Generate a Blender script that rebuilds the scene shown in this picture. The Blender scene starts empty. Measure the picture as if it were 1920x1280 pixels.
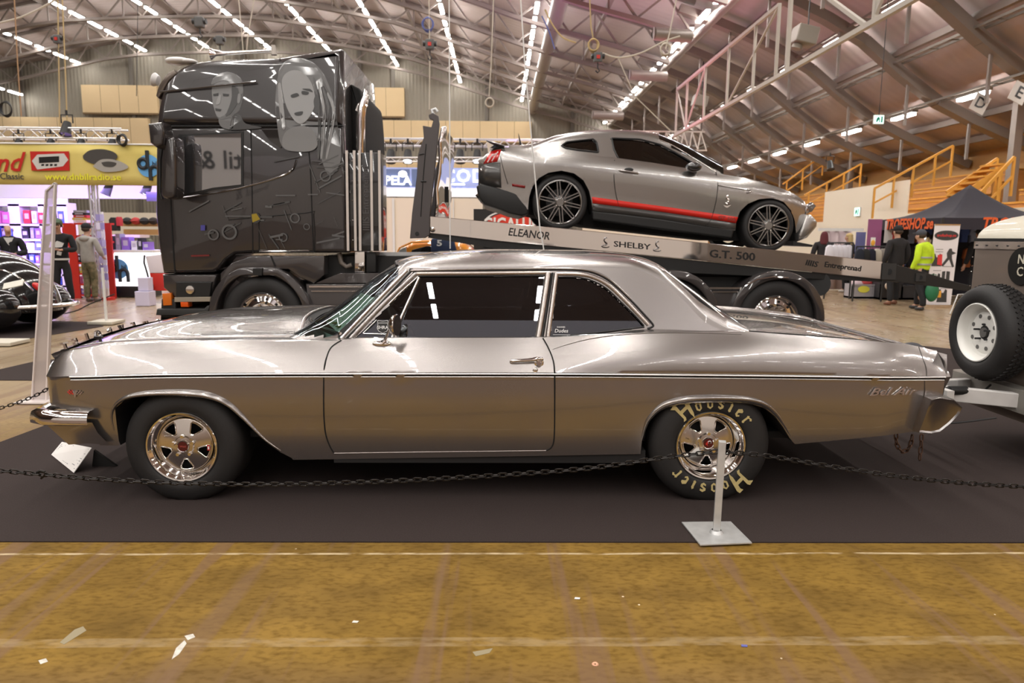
import bpy, bmesh, math, random
from mathutils import Vector, Matrix
random.seed(7)
SC = bpy.context.scene
COL = SC.collection
V = Vector
PI = math.pi
R = math.radians
# ---------------------------------------------------------------- camera
FPX = 1330.0
CAM = V((0, 0, 1.525))
CR = V((0.9998299, -0.01710222, 0.00690529)).normalized()
CF = V((0.01793234, 0.98895474, -0.14712905)).normalized()
CU = CR.cross(CF).normalized()
def at(px, py, Y=None, Z=None, X=None):
    """where the sight line of a photo pixel meets the plane Y=, Z= or X= of the hall"""
    d = CF + (px - 960) / FPX * CR - (py - 640) / FPX * CU
    if Y is not None: t = Y / d.y
    elif Z is not None: t = (Z - CAM.z) / d.z
    else: t = X / d.x
    return CAM + t * d
def ax(px, py, Y): return at(px, py, Y).x
def az(px, py, Y): return at(px, py, Y).z
cam = bpy.data.objects.new('camera', bpy.data.cameras.new('camera'))
COL.objects.link(cam)
cam.matrix_world = Matrix(((CR.x, CU.x, -CF.x, 0), (CR.y, CU.y, -CF.y, 0), (CR.z, CU.z, -CF.z, CAM.z), (0, 0, 0, 1)))
cam.data.sensor_width = 36.0
cam.data.lens = FPX / 1920 * 36
cam.data.clip_end = 300
cam.data.dof.use_dof = True
cam.data.dof.focus_distance = 4.05
cam.data.dof.aperture_fstop = 3.2
SC.camera = cam
# ---------------------------------------------------------------- materials
def lin(c):
    """sRGB 0-255 -> linear"""
    return tuple(((v / 255) / 12.92 if v <= 10.3 else (((v / 255) + .055) / 1.055) ** 2.4) for v in c)
MATS = {}
def mat(name, col, rough=.5, metal=0, coat=0, emit=None, es=0, alpha=1, noise=0, nscale=8, bump=0, bscale=200, spec=.5, coatr=.03, trans=0, ior=1.45, col2=None, stretch=None):
    if name in MATS: return MATS[name]
    m = bpy.data.materials.new(name); m.use_nodes = True
    nt = m.node_tree; p = nt.nodes['Principled BSDF']
    c = lin(col) if max(col) > 1.001 else col
    p.inputs['Base Color'].default_value = (*c, 1)
    p.inputs['Roughness'].default_value = rough
    p.inputs['Metallic'].default_value = metal
    p.inputs['Coat Weight'].default_value = coat
    p.inputs['Coat Roughness'].default_value = coatr
    p.inputs['Specular IOR Level'].default_value = spec
    p.inputs['Alpha'].default_value = alpha
    p.inputs['Transmission Weight'].default_value = trans
    p.inputs['IOR'].default_value = ior
    if emit is not None:
        p.inputs['Emission Color'].default_value = (*(lin(emit) if max(emit) > 1.001 else emit), 1)
        p.inputs['Emission Strength'].default_value = es
    if noise or bump:
        tc = nt.nodes.new('ShaderNodeTexCoord'); src = tc.outputs['Object']
        if stretch:
            mp = nt.nodes.new('ShaderNodeMapping'); mp.inputs['Scale'].default_value = stretch
            nt.links.new(src, mp.inputs[0]); src = mp.outputs[0]
    if noise:
        n = nt.nodes.new('ShaderNodeTexNoise'); n.inputs['Scale'].default_value = nscale; n.inputs['Detail'].default_value = 6
        nt.links.new(src, n.inputs['Vector'])
        r = nt.nodes.new('ShaderNodeValToRGB')
        r.color_ramp.elements[0].position = .3; r.color_ramp.elements[1].position = .7
        c2 = (lin(col2) if max(col2) > 1.001 else col2) if col2 else tuple(v * (1 - noise) for v in c)
        r.color_ramp.elements[0].color = (*c2, 1); r.color_ramp.elements[1].color = (*c, 1)
        nt.links.new(n.outputs['Fac'], r.inputs[0]); nt.links.new(r.outputs[0], p.inputs['Base Color'])
    if bump:
        n = nt.nodes.new('ShaderNodeTexNoise'); n.inputs['Scale'].default_value = bscale; n.inputs['Detail'].default_value = 3
        nt.links.new(src, n.inputs['Vector'])
        b = nt.nodes.new('ShaderNodeBump'); b.inputs['Strength'].default_value = bump; b.inputs['Distance'].default_value = .005
        nt.links.new(n.outputs['Fac'], b.inputs['Height']); nt.links.new(b.outputs[0], p.inputs['Normal'])
    MATS[name] = m
    return m
def glass(name, tint, refl=1.0, rough=0.0):
    """thin tinted window glass: tinted see-through plus a Fresnel mirror"""
    if name in MATS: return MATS[name]
    m = bpy.data.materials.new(name); m.use_nodes = True
    nt = m.node_tree; nt.nodes.clear()
    out = nt.nodes.new('ShaderNodeOutputMaterial'); mx = nt.nodes.new('ShaderNodeMixShader')
    tr = nt.nodes.new('ShaderNodeBsdfTransparent'); tr.inputs[0].default_value = (*tint, 1)
    gl = nt.nodes.new('ShaderNodeBsdfGlossy'); gl.inputs['Roughness'].default_value = rough; gl.inputs[0].default_value = (.86, .93, 1, 1)
    fr = nt.nodes.new('ShaderNodeFresnel'); fr.inputs[0].default_value = 1.9
    ml = nt.nodes.new('ShaderNodeMath'); ml.operation = 'MULTIPLY'; ml.inputs[1].default_value = refl; ml.use_clamp = True
    nt.links.new(fr.outputs[0], ml.inputs[0]); nt.links.new(ml.outputs[0], mx.inputs[0])
    nt.links.new(tr.outputs[0], mx.inputs[1]); nt.links.new(gl.outputs[0], mx.inputs[2]); nt.links.new(mx.outputs[0], out.inputs[0])
    MATS[name] = m
    return m
# ---------------------------------------------------------------- mesh builder
def basis(d, up=V((0, 0, 1))):
    d = V(d).normalized()
    if abs(d.dot(up)) > .98: up = V((1, 0, 0))
    a = d.cross(up).normalized()
    return a, a.cross(d).normalized(), d
class MB:
    def __init__(s): s.v = []; s.f = []; s.mi = []; s.m = 0
    def add(s, vs, fs):
        o = len(s.v); s.v += [V(p) for p in vs]
        for f in fs: s.f.append([i + o for i in f]); s.mi.append(s.m)
        return s
    def box(s, c, d, M=None):
        c = V(c); h = V(d) / 2
        vs = [V((x * h.x, y * h.y, z * h.z)) for x in (-1, 1) for y in (-1, 1) for z in (-1, 1)]
        if M is not None: vs = [M @ q for q in vs]
        return s.add([c + q for q in vs], [(0, 1, 3, 2), (4, 6, 7, 5), (0, 4, 5, 1), (2, 3, 7, 6), (0, 2, 6, 4), (1, 5, 7, 3)])
    def span(s, a, b):
        a = V(a); b = V(b)
        return s.box((a + b) / 2, (abs(b.x - a.x), abs(b.y - a.y), abs(b.z - a.z)))
    def beam(s, p0, p1, w, h, up=V((0, 0, 1))):
        p0 = V(p0); p1 = V(p1); a, b, d = basis(p1 - p0, up)
        vs = [p + a * (w / 2 * i) + b * (h / 2 * j) for p in (p0, p1) for i, j in ((-1, -1), (1, -1), (1, 1), (-1, 1))]
        return s.add(vs, [(3, 2, 1, 0), (4, 5, 6, 7), (0, 1, 5, 4), (1, 2, 6, 5), (2, 3, 7, 6), (3, 0, 4, 7)])
    def cyl(s, p0, p1, r0, r1=None, n=16, caps=True):
        r1 = r0 if r1 is None else r1
        p0 = V(p0); p1 = V(p1); a, b, d = basis(p1 - p0)
        vs = [p + (a * math.cos(2 * PI * k / n) + b * math.sin(2 * PI * k / n)) * r for p, r in ((p0, r0), (p1, r1)) for k in range(n)]
        fs = [(k, (k + 1) % n, n + (k + 1) % n, n + k) for k in range(n)]
        if caps: fs += [tuple(range(n - 1, -1, -1)), tuple(range(n, 2 * n))]
        return s.add(vs, fs)
    def tube(s, pts, r, n=8, closed=False, caps=True, flat=None):
        pts = [V(p) for p in pts]; N = len(pts); rings = []
        rr = r if isinstance(r, (list, tuple)) else [r] * N
        prev = None
        for i, p in enumerate(pts):
            d = (pts[(i + 1) % N] - pts[i - 1]) if closed else (pts[min(i + 1, N - 1)] - pts[max(i - 1, 0)])
            if d.length < 1e-9: d = V((1, 0, 0))
            d.normalize()
            if prev is None: a, b, _ = basis(d)
            else:
                a = (prev - d * prev.dot(d))
                a = a.normalized() if a.length > 1e-6 else basis(d)[0]
                b = a.cross(d)
            prev = a
            f = flat or 1
            rings.append([p + (a * math.cos(2 * PI * k / n) + b * math.sin(2 * PI * k / n) * f) * rr[i] for k in range(n)])
        vs = [q for ri in rings for q in ri]
        fs = []
        for i in range(N if closed else N - 1):
            j = (i + 1) % N
            fs += [(i * n + k, i * n + (k + 1) % n, j * n + (k + 1) % n, j * n + k) for k in range(n)]
        if caps and not closed: fs += [tuple(range(n - 1, -1, -1)), tuple((N - 1) * n + k for k in range(n))]
        return s.add(vs, fs)
    def lathe(s, prof, c, axis, n=32, a0=0, a1=None, close=False):
        """prof: (radius, offset along axis)"""
        a, b, d = basis(axis); c = V(c); m = len(prof); full = a1 is None
        N = n if full else n + 1; vs = []
        for k in range(N):
            t = (2 * PI * k / n) if full else a0 + (a1 - a0) * k / n
            u = a * math.cos(t) + b * math.sin(t)
            vs += [c + u * r + d * o for r, o in prof]
        fs = []
        for k in range(n):
            k2 = (k + 1) % N
            for i in range(m if close else m - 1):
                j = (i + 1) % m
                fs.append((k * m + i, k2 * m + i, k2 * m + j, k * m + j))
        return s.add(vs, fs)
    def sheet(s, P, cu=False, cv=False, flip=False):
        nu = len(P); nv = len(P[0]); vs = [q for r in P for q in r]; fs = []
        for i in range(nu if cu else nu - 1):
            for j in range(nv if cv else nv - 1):
                i2 = (i + 1) % nu; j2 = (j + 1) % nv
                f = (i * nv + j, i2 * nv + j, i2 * nv + j2, i * nv + j2)
                fs.append(f[::-1] if flip else f)
        return s.add(vs, fs)
    def prism(s, poly, o, u, v, d):
        """polygon (a,b) in the plane o+a*u+b*v, extruded by the vector d"""
        o = V(o); u = V(u); v = V(v); d = V(d); n = len(poly)
        lo = [o + u * a + v * b for a, b in poly]
        vs = lo + [q + d for q in lo]
        return s.add(vs, [tuple(range(n - 1, -1, -1)), tuple(range(n, 2 * n))] + [(k, (k + 1) % n, n + (k + 1) % n, n + k) for k in range(n)])
    def ell(s, c, r, nu=16, nv=10, M=None):
        c = V(c); r = V(r) if not isinstance(r, (int, float)) else V((r, r, r)); P = []
        for i in range(nv + 1):
            t = PI * i / nv; row = []
            for k in range(nu):
                q = V((r.x * math.sin(t) * math.cos(2 * PI * k / nu), r.y * math.sin(t) * math.sin(2 * PI * k / nu), -r.z * math.cos(t)))
                row.append(c + (M @ q if M is not None else q))
            P.append(row)
        return s.sheet(P, cv=True, flip=True)
    def bounds(s):
        return V([min(p[i] for p in s.v) for i in range(3)]), V([max(p[i] for p in s.v) for i in range(3)])
    def mesh(s, name, off, mats, smooth=0, weld=True):
        me = bpy.data.meshes.new(name)
        me.from_pydata([p - off for p in s.v], [], s.f)
        for m in (mats if isinstance(mats, (list, tuple)) else [mats]): me.materials.append(m)
        if max(s.mi, default=0): me.polygons.foreach_set('material_index', s.mi)
        bm = bmesh.new(); bm.from_mesh(me)
        if weld: bmesh.ops.remove_doubles(bm, verts=bm.verts, dist=1e-5)
        bmesh.ops.recalc_face_normals(bm, faces=bm.faces)
        bm.to_mesh(me); bm.free()
        if smooth:
            me.polygons.foreach_set('use_smooth', [True] * len(me.polygons))
            me.set_sharp_from_angle(angle=R(smooth))
        me.update()
        return me
def text_mb(txt, size, o, u, v, ext=.003, align='CENTER', shear=0, off=0, space=1.0, mb=None, curve=None, wscale=1.0):
    """lettering in the plane o + u,v; extruded along u x v. curve(x,y)->(x,y) bends it first"""
    cu = bpy.data.curves.new('lettering', 'FONT'); cu.body = txt; cu.size = size; cu.align_x = align; cu.align_y = 'CENTER'
    cu.shear = shear; cu.offset = off * size; cu.space_character = space; cu.resolution_u = 2
    ob = bpy.data.objects.new('lettering', cu)
    me = bpy.data.meshes.new_from_object(ob)
    u = V(u).normalized(); v = V(v).normalized(); n = u.cross(v); o = V(o)
    mb = mb or MB(); c = curve or (lambda x, y: (x, y))
    pts = [c(p.co.x * wscale, p.co.y) for p in me.vertices]
    base = [o + u * a + v * b + n * .0005 for a, b in pts]
    fs = [tuple(f.vertices) for f in me.polygons]
    if ext > 0:
        N = len(base); ed = {}
        for f in fs:
            for i in range(len(f)):
                e = (f[i], f[(i + 1) % len(f)]); ed[e] = 1
        side = [(a, b, b + N, a + N) for (a, b) in ed if (b, a) not in ed]
        mb.add(base + [q + n * ext for q in base], [tuple(i + N for i in f) for f in fs] + side)
    else: mb.add(base, fs)
    bpy.data.objects.remove(ob); bpy.data.curves.remove(cu); bpy.data.meshes.remove(me)
    return mb
# ---------------------------------------------------------------- things, parts, setting
BASE = {}
def thing(name, label, cat, base, group=None):
    o = bpy.data.objects.new(name, None); COL.objects.link(o); o.location = base
    o.empty_display_size = .1
    o['label'] = label; o['category'] = cat
    if group: o['group'] = group
    BASE[o] = V(base)
    return o
def _obj(mb, name, m, off, smooth, bevel, solid):
    o = bpy.data.objects.new(name, mb.mesh(name, off, m, smooth)); COL.objects.link(o)
    if solid:
        md = o.modifiers.new('thickness', 'SOLIDIFY'); md.thickness = solid; md.offset = -1
    if bevel:
        md = o.modifiers.new('bevel', 'BEVEL'); md.width = bevel; md.segments = 2; md.limit_method = 'ANGLE'; md.angle_limit = R(40)
    return o
def part(mb, name, m, parent, smooth=0, bevel=0, solid=0, label=None, kind=None):
    o = _obj(mb, name, m, BASE[parent], smooth, bevel, solid)
    o.parent = parent; BASE[o] = BASE[parent]
    if label: o['label'] = label
    if kind: o['kind'] = kind
    return o
def solo(mb, name, m, label=None, cat=None, group=None, kind=None, smooth=0, bevel=0, solid=0):
    lo, hi = mb.bounds(); off = V(((lo.x + hi.x) / 2, (lo.y + hi.y) / 2, lo.z))
    o = _obj(mb, name, m, off, smooth, bevel, solid); o.location = off; BASE[o] = off
    if label: o['label'] = label
    if cat: o['category'] = cat
    if group: o['group'] = group
    if kind: o['kind'] = kind
    return o
def dup(o, loc, rz=0, label=None, parent=None, scale=None):
    c = o.copy(); COL.objects.link(c)
    if parent is None:
        c.location = loc; c.rotation_euler = (0, 0, rz)
        if scale: c.scale = (scale,) * 3
        if label: c['label'] = label
        BASE[c] = V(loc)
    else: c.parent = parent
    for ch in list(o.children): dup(ch, None, parent=c)
    return c
def lerp_tab(tab, x):
    if x <= tab[0][0]: return tab[0][1]
    for (a, b), (c, d) in zip(tab, tab[1:]):
        if x <= c: return b + (d - b) * (x - a) / (c - a)
    return tab[-1][1]
def smooth_tab(tab):
    """monotone cubic through a table of (x, y)"""
    xs = [p[0] for p in tab]; ys = [p[1] for p in tab]; n = len(tab)
    d = [(ys[i + 1] - ys[i]) / (xs[i + 1] - xs[i]) for i in range(n - 1)]
    m = [d[0]] + [0 if d[i - 1] * d[i] <= 0 else 2 * d[i - 1] * d[i] / (d[i - 1] + d[i]) for i in range(1, n - 1)] + [d[-1]]
    def f(x):
        if x <= xs[0]: return ys[0]
        if x >= xs[-1]: return ys[-1]
        i = max(k for k in range(n - 1) if xs[k] <= x)
        h = xs[i + 1] - xs[i]; t = (x - xs[i]) / h
        return (1 + 2 * t) * (1 - t) ** 2 * ys[i] + t * (1 - t) ** 2 * h * m[i] + t * t * (3 - 2 * t) * ys[i + 1] + t * t * (t - 1) * h * m[i + 1]
    return f
def pxtab(lst, Y): return smooth_tab([(at(x, y, Y).x, at(x, y, Y).z) for x, y in lst])
def inpoly(x, y, poly):
    c = False; n = len(poly)
    for i in range(n):
        x1, y1 = poly[i]; x2, y2 = poly[i - 1]
        if (y1 > y) != (y2 > y) and x < (x2 - x1) * (y - y1) / (y2 - y1) + x1: c = not c
    return c
def linsp(a, b, n): return [a + (b - a) * i / (n - 1) for i in range(n)]
def resample(pts, n, closed=False):
    pts = [V(p) for p in pts]
    if closed: pts = pts + [pts[0]]
    L = [0]
    for a, b in zip(pts, pts[1:]): L.append(L[-1] + (b - a).length)
    out = []
    for k in range(n):
        t = L[-1] * k / (n if closed else n - 1)
        i = min(max([j for j in range(len(L)) if L[j] <= t + 1e-9]), len(pts) - 2)
        w = (t - L[i]) / max(L[i + 1] - L[i], 1e-9)
        out.append(pts[i].lerp(pts[i + 1], w))
    return out
def spline(pts, n, closed=False):
    """Catmull-Rom through points"""
    P = [V(p) for p in pts]; N = len(P); out = []
    segs = N if closed else N - 1
    for i in range(segs):
        g = lambda k: P[k % N] if closed else P[min(max(k, 0), N - 1)]
        a, b, c, d = g(i - 1), g(i), g(i + 1), g(i + 2)
        for k in range(n):
            t = k / n
            out.append(.5 * ((2 * b) + (c - a) * t + (2 * a - 5 * b + 4 * c - d) * t * t + (3 * b - a - 3 * c + d) * t ** 3))
    if not closed: out.append(P[-1])
    return out
X1 = V((1, 0, 0)); Y1 = V((0, 1, 0)); Z1 = V((0, 0, 1))
# materials used everywhere
BLACK = mat('black plastic', (.012, .012, .012), .45)
RUBBER = mat('tyre rubber', (.018, .017, .017), .62, bump=.15, bscale=90)
CHROME = mat('polished chrome', (.82, .80, .78), .06, 1)
ALU = mat('polished aluminium', (.75, .72, .69), .16, 1)
STEEL = mat('galvanised steel', (.70, .71, .71), .45, .55, noise=.2, nscale=14)
DARKSTEEL = mat('dark steel', (.05, .05, .052), .45, .6)
WHITE = mat('white paint', (.78, .77, .75), .45)
RED = mat('red paint', (.55, .03, .02), .4)
# ================================================================ the hall
YF = 54.0
ROOF = smooth_tab([(-58, 9), (-50, 10.6), (-34.3, 13.6), (-25.3, 15.4), (-16.4, 15.7), (-7.4, 14.7), (-2.9, 13.5), (1.55, 12.1), (7.6, 10.5), (11.5, 8.9), (14.5, 6.75), (18.6, 5.0)])
def floor_material():
    m = bpy.data.materials.new('worn sealed concrete'); m.use_nodes = True
    nt = m.node_tree; p = nt.nodes['Principled BSDF']; N = nt.nodes.new; L = nt.links.new
    tc = N('ShaderNodeTexCoord')
    def noise(scale, sc=(1, 1, 1), det=5, rot=0):
        mp = N('ShaderNodeMapping'); mp.inputs['Scale'].default_value = sc; mp.inputs['Rotation'].default_value = (0, 0, rot)
        n = N('ShaderNodeTexNoise'); n.inputs['Scale'].default_value = scale; n.inputs['Detail'].default_value = det
        L(tc.outputs['Object'], mp.inputs[0]); L(mp.outputs[0], n.inputs['Vector']); return n.outputs['Fac']
    def ramp(src, a, b, ca=(0, 0, 0), cb=(1, 1, 1)):
        r = N('ShaderNodeValToRGB'); r.color_ramp.elements[0].position = a; r.color_ramp.elements[1].position = b
        r.color_ramp.elements[0].color = (*ca, 1); r.color_ramp.elements[1].color = (*cb, 1); L(src, r.inputs[0]); return r.outputs[0]
    def mix(f, a, b, typ='MIX'):
        x = N('ShaderNodeMix'); x.data_type = 'RGBA'; x.blend_type = typ
        if isinstance(f, (int, float)): x.inputs[0].default_value = f
        else: L(f, x.inputs[0])
        for k, s in ((6, a), (7, b)):
            if isinstance(s, tuple): x.inputs[k].default_value = (*s, 1)
            else: L(s, x.inputs[k])
        return x.outputs[2]
    def math_(op, a, b=None):
        x = N('ShaderNodeMath'); x.operation = op; x.use_clamp = op == 'MULTIPLY'
        for k, s in ((0, a), (1, b)):
            if s is None: continue
            if isinstance(s, (int, float)): x.inputs[k].default_value = s
            else: L(s, x.inputs[k])
        return x.outputs[0]
    gold = ramp(noise(3.2, (1, 1.6, 1), 9), .30, .70, lin((94, 69, 20)), lin((156, 121, 50)))
    grey = ramp(noise(1.1, (.6, .5, 1), 4), .30, .72, lin((116, 91, 42)), lin((138, 111, 64)))
    c = mix(.5, gold, grey)
    sp0 = N('ShaderNodeSeparateXYZ'); L(tc.outputs['Object'], sp0.inputs[0])
    mr = N('ShaderNodeMapRange'); mr.inputs[1].default_value = 4.2 - FLOOR_OFF.y; mr.inputs[2].default_value = 8 - FLOOR_OFF.y; L(sp0.outputs['Y'], mr.inputs[0])
    worn = mr.outputs[0]                                         # the ochre seal is worn off beyond the car, where the concrete is paler
    pale = ramp(noise(.55, (1, 1, 1), 4), .3, .7, lin((150, 130, 102)), lin((166, 146, 118)))
    c = mix(worn, c, pale)
    m2 = N('ShaderNodeMapRange'); m2.inputs[1].default_value = 2.4 - FLOOR_OFF.y; m2.inputs[2].default_value = 1.8 - FLOOR_OFF.y; L(sp0.outputs['Y'], m2.inputs[0])
    c = mix(m2.outputs[0], c, ramp(noise(.8, (1, 1, 1), 4), .3, .7, lin((86, 70, 64)), lin((110, 91, 83))))      # unseen aisle floor, toned mauve-grey to mute the gold mirrored in the car
    c = mix(math_('MULTIPLY', math_('MULTIPLY', ramp(noise(24, (1, 2, 1), 8), .46, .72), .62), math_('SUBTRACT', 1.0, worn)), c, lin((84, 60, 16)))                     # small dark scuffs
    c = mix(math_('MULTIPLY', ramp(noise(1.0, (8.5, .42, 1), 3, R(-14)), .56, .63), .6), c, lin((122, 95, 74)))   # long wheel tracks
    c = mix(math_('MULTIPLY', ramp(noise(1.0, (5.5, .35, 1), 3, R(18)), .60, .66), .5), c, lin((124, 98, 76)))
    sep = N('ShaderNodeSeparateXYZ'); L(tc.outputs['Object'], sep.inputs[0])
    wob = math_('MULTIPLY', math_('SUBTRACT', noise(1.3, (1, 0, 0), 4), .5), .05)
    for y, w, k in ((3.255, .010, .8), (2.50, .03, .22)):                                                         # saw-cut joints filled with pale mortar
        d = math_('ABSOLUTE', math_('SUBTRACT', math_('ADD', sep.outputs['Y'], wob), y - FLOOR_OFF.y))
        x = N('ShaderNodeMath'); x.operation = 'LESS_THAN'; L(d, x.inputs[0]); x.inputs[1].default_value = w
        c = mix(math_('MULTIPLY', math_('MULTIPLY', x.outputs[0], ramp(noise(9, (1, 3, 1), 6), .36, .6)), k), c, lin((205, 185, 150)))
    v = N('ShaderNodeTexVoronoi'); v.inputs['Scale'].default_value = 5.5; L(tc.outputs['Object'], v.inputs['Vector'])
    fl = N('ShaderNodeMath'); fl.operation = 'LESS_THAN'; fl.inputs[1].default_value = .028; L(v.outputs['Distance'], fl.inputs[0])
    c = mix(math_('MULTIPLY', math_('MULTIPLY', fl.outputs[0], ramp(noise(2.7), .5, .56)), math_('SUBTRACT', 1.0, worn)), c, lin((225, 205, 175)))                   # chips and flecks
    L(c, p.inputs['Base Color'])
    L(mix(worn, (.7, .7, .7), ramp(noise(1.2, (1, 1, 1), 3), .3, .75, (.22,) * 3, (.34,) * 3)), p.inputs['Roughness'])
    L(mix(worn, (.10, .10, .10), (.36, .36, .36)), p.inputs['Specular IOR Level'])
    return m
FLOOR_OFF = V((-20, 4, -.2))
def cladding(name, c1, c2, period, axis=0):
    m = mat(name, c1, .6, .1, noise=.12, nscale=.35)
    nt = m.node_tree; p = nt.nodes['Principled BSDF']
    tc = nt.nodes.new('ShaderNodeTexCoord'); w = nt.nodes.new('ShaderNodeTexWave'); w.wave_profile = 'SIN'
    w.bands_direction = 'XYZ'[axis]; w.inputs['Scale'].default_value = .31 / period * 2
    nt.links.new(tc.outputs['Object'], w.inputs['Vector'])
    b = nt.nodes.new('ShaderNodeBump'); b.inputs['Strength'].default_value = .5; b.inputs['Distance'].default_value = .04
    nt.links.new(w.outputs['Fac'], b.inputs['Height']); nt.links.new(b.outputs[0], p.inputs['Normal'])
    return m
f = solo(MB().span((-60, -46, -.2), (20, YF, 0)), 'floor', floor_material(), kind='structure')
XS = [-58 + 76.6 * k / 70 for k in range(71)]
P = [[V((x, y, ROOF(x))) for x in XS] for y in (-46, YF)]
solo(MB().sheet(P), 'ceiling', cladding('roof sheeting', (190, 174, 170), None, .9, 1), kind='structure', smooth=30, solid=.12)
WALLM = cladding('grey wall cladding', (140, 134, 122), None, .5, 0)
w = [(x, ROOF(x) + .1) for x in XS]
solo(MB().prism([(-58, 0)] + w + [(18.6, 0)], (0, YF, 0), X1, Z1, (0, .2, 0)), 'wall_far', WALLM, kind='structure')
BACKM = mat('hall back wall paint', (176, 160, 150), .7, noise=.15, nscale=.3)
solo(MB().prism([(-58, 0)] + w + [(18.6, 0)], (0, -46.2, 0), X1, Z1, (0, .2, 0)), 'wall_near', BACKM, kind='structure')
solo(MB().span((-58.2, -46, 0), (-58, YF, 9.2)), 'wall_left', WALLM, kind='structure')
WOODW = mat('pine wall boards', (196, 156, 104), .55, noise=.12, nscale=1.2, stretch=(1, .25, 3), col2=(176, 134, 84))
solo(MB().span((18.6, -46, 0), (18.8, YF, 5.3)), 'wall_right', WOODW, kind='structure')
# pale acoustic boards on the far wall
PANM = mat('pale acoustic board', (214, 190, 150), .7, noise=.06, nscale=.5)
k = 0
for x0, y0, x1, y1 in ((155, 160, 299, 213), (690, 165, 759, 219), (-60, 219, 285, 296), (707, 226, 996, 268), (560, 300, 1000, 330)):
    a = at(x0, y0, YF - .1); b = at(x1, y1, YF - .1)
    mb = MB().span((a.x, YF - .35, b.z), (b.x, YF, a.z))
    n = max(2, round((b.x - a.x) / 1.3)); k += 1
    for i in range(1, n):
        xx = a.x + (b.x - a.x) * i / n
        mb.m = 1; mb.span((xx - .012, YF - .356, b.z), (xx + .012, YF - .35, a.z)); mb.m = 0
    mb.m = 1; mb.span((a.x, YF - .36, b.z - .12), (b.x, YF - .3, b.z)); mb.m = 0
    solo(mb, 'trim_%d' % k, [PANM, mat('board joint', (120, 98, 70), .7)], kind='structure')
# flat steel posts up the far wall
for i, x in enumerate((-34.5, -26.6, -18.6, -10.2, -7.8, -1.0, 5.3)):
    solo(MB().span((x - .12, YF - .2, 0), (x + .12, YF - .02, ROOF(x))), 'trim_%d' % (k + 1 + i), mat('wall post grey', (104, 99, 92), .6), kind='structure')
# ---------------------------------------------------------------- roof trusses
TRM = mat('truss paint grey', (132, 122, 116), .5)
def chord(mb, xs, zoff, w, h, y):
    for a, b in zip(xs, xs[1:]): mb.beam((a, y, ROOF(a) + zoff), (b, y, ROOF(b) + zoff), w, h, up=Y1)
def truss(y):
    mb = MB(); xs = linsp(-52, 7.4, 28)
    chord(mb, xs, -.22, .16, .16, y); chord(mb, xs, -1.45, .16, .2, y)
    for i, (a, b) in enumerate(zip(xs, xs[1:])):
        m_ = (a + b) / 2
        mb.beam((a, y, ROOF(a) - 1.4), (m_, y, ROOF(m_) - .25), .08, .08, up=Y1)
        mb.beam((m_, y, ROOF(m_) - .25), (b, y, ROOF(b) - 1.4), .08, .08, up=Y1)
        if i % 2: mb.beam((m_, y, ROOF(m_) - .25), (m_, y, ROOF(m_) - 1.45), .07, .07, up=Y1)
    xs = linsp(6.8, 18.5, 10)
    chord(mb, xs, -.62, .3, .42, y)
    for x in (8.8, 11.2, 13.6, 15.8): mb.beam((x, y, ROOF(x) - .7), (x, y, ROOF(x) - 2.4 + .06 * (x - 8)), .08, .08, up=Y1)
    o = solo(mb, 'roof_truss', TRM, kind='structure')
for i in range(9): truss(20.4 + 4.05 * i)
truss(12.3); truss(16.35)
for i, (x, z) in enumerate(((-44, .3), (-38, .3), (-32, .3), (-27, .3), (-22, .3), (-14, .3), (-9.5, .3), (-5.2, .3), (-.5, .3), (4.5, .3), (9.6, .3), (13, .3), (16.2, .3), (17.5, .3))):
    solo(MB().span((x - .07, 9, ROOF(x) - z - .1), (x + .07, YF, ROOF(x) - z + .1)), 'roof_purlin', TRM, kind='structure')
# long edge beam above the stand and the longitudinal main girder
solo(MB().span((17.0, 6, 5.55), (17.35, YF, 5.95)), 'roof_edge_beam', mat('cream beam paint', (196, 184, 166), .5), kind='structure')
mb = MB()
mb.cyl((2.35, 8, 10.7), (2.35, YF, 10.7), .34, n=14)
solo(mb, 'ventilation_duct', mat('duct grey', (150, 142, 136), .4, .3), 'long round grey ventilation duct under the roof beside a lamp row', 'duct', smooth=40)
mb = MB(); mb.cyl((8.05, 12, 9.72), (8.05, YF, 9.72), .2, n=14)
solo(mb, 'ventilation_duct', mat('duct grey', (150, 142, 136)), 'round grey ventilation duct under the sloping roof right of the ridge', 'duct', smooth=40)
# ---------------------------------------------------------------- lamps
LAMPE = mat('fluorescent tube', (255, 250, 240), .4, emit=(1.0, .96, .91), es=34)
LAMPB = mat('lamp housing', (150, 146, 140), .5)
ROWS = [(-34.3, 11.3, 1.9, 'leftmost'), (-29.8, 13.4, 1.9, 'second'), (-25.3, 14.4, 1.9, 'third'), (-20.9, 14.7, 1.9, 'fourth'), (-16.4, 14.6, 1.9, 'fifth'),
        (-11.9, 14.2, 1.9, 'sixth'), (-7.4, 13.6, 1.9, 'seventh'), (-2.9, 12.5, 2.0, 'eighth'), (1.55, 11.25, 2.05, 'ninth'), (7.6, 9.75, 2.25, 'tenth'),
        (11.5, 8.2, 3.9, 'eleventh'), (14.5, 5.88, 3.8, 'twelfth')]
def inframe(p, m=25):
    d = p - CAM; z = d.dot(CF)
    if z < .5: return False
    return -m < 960 + FPX * d.dot(CR) / z < 1920 + m and -m < 640 - FPX * d.dot(CU) / z < 1280 + m
lamp0 = None
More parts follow.
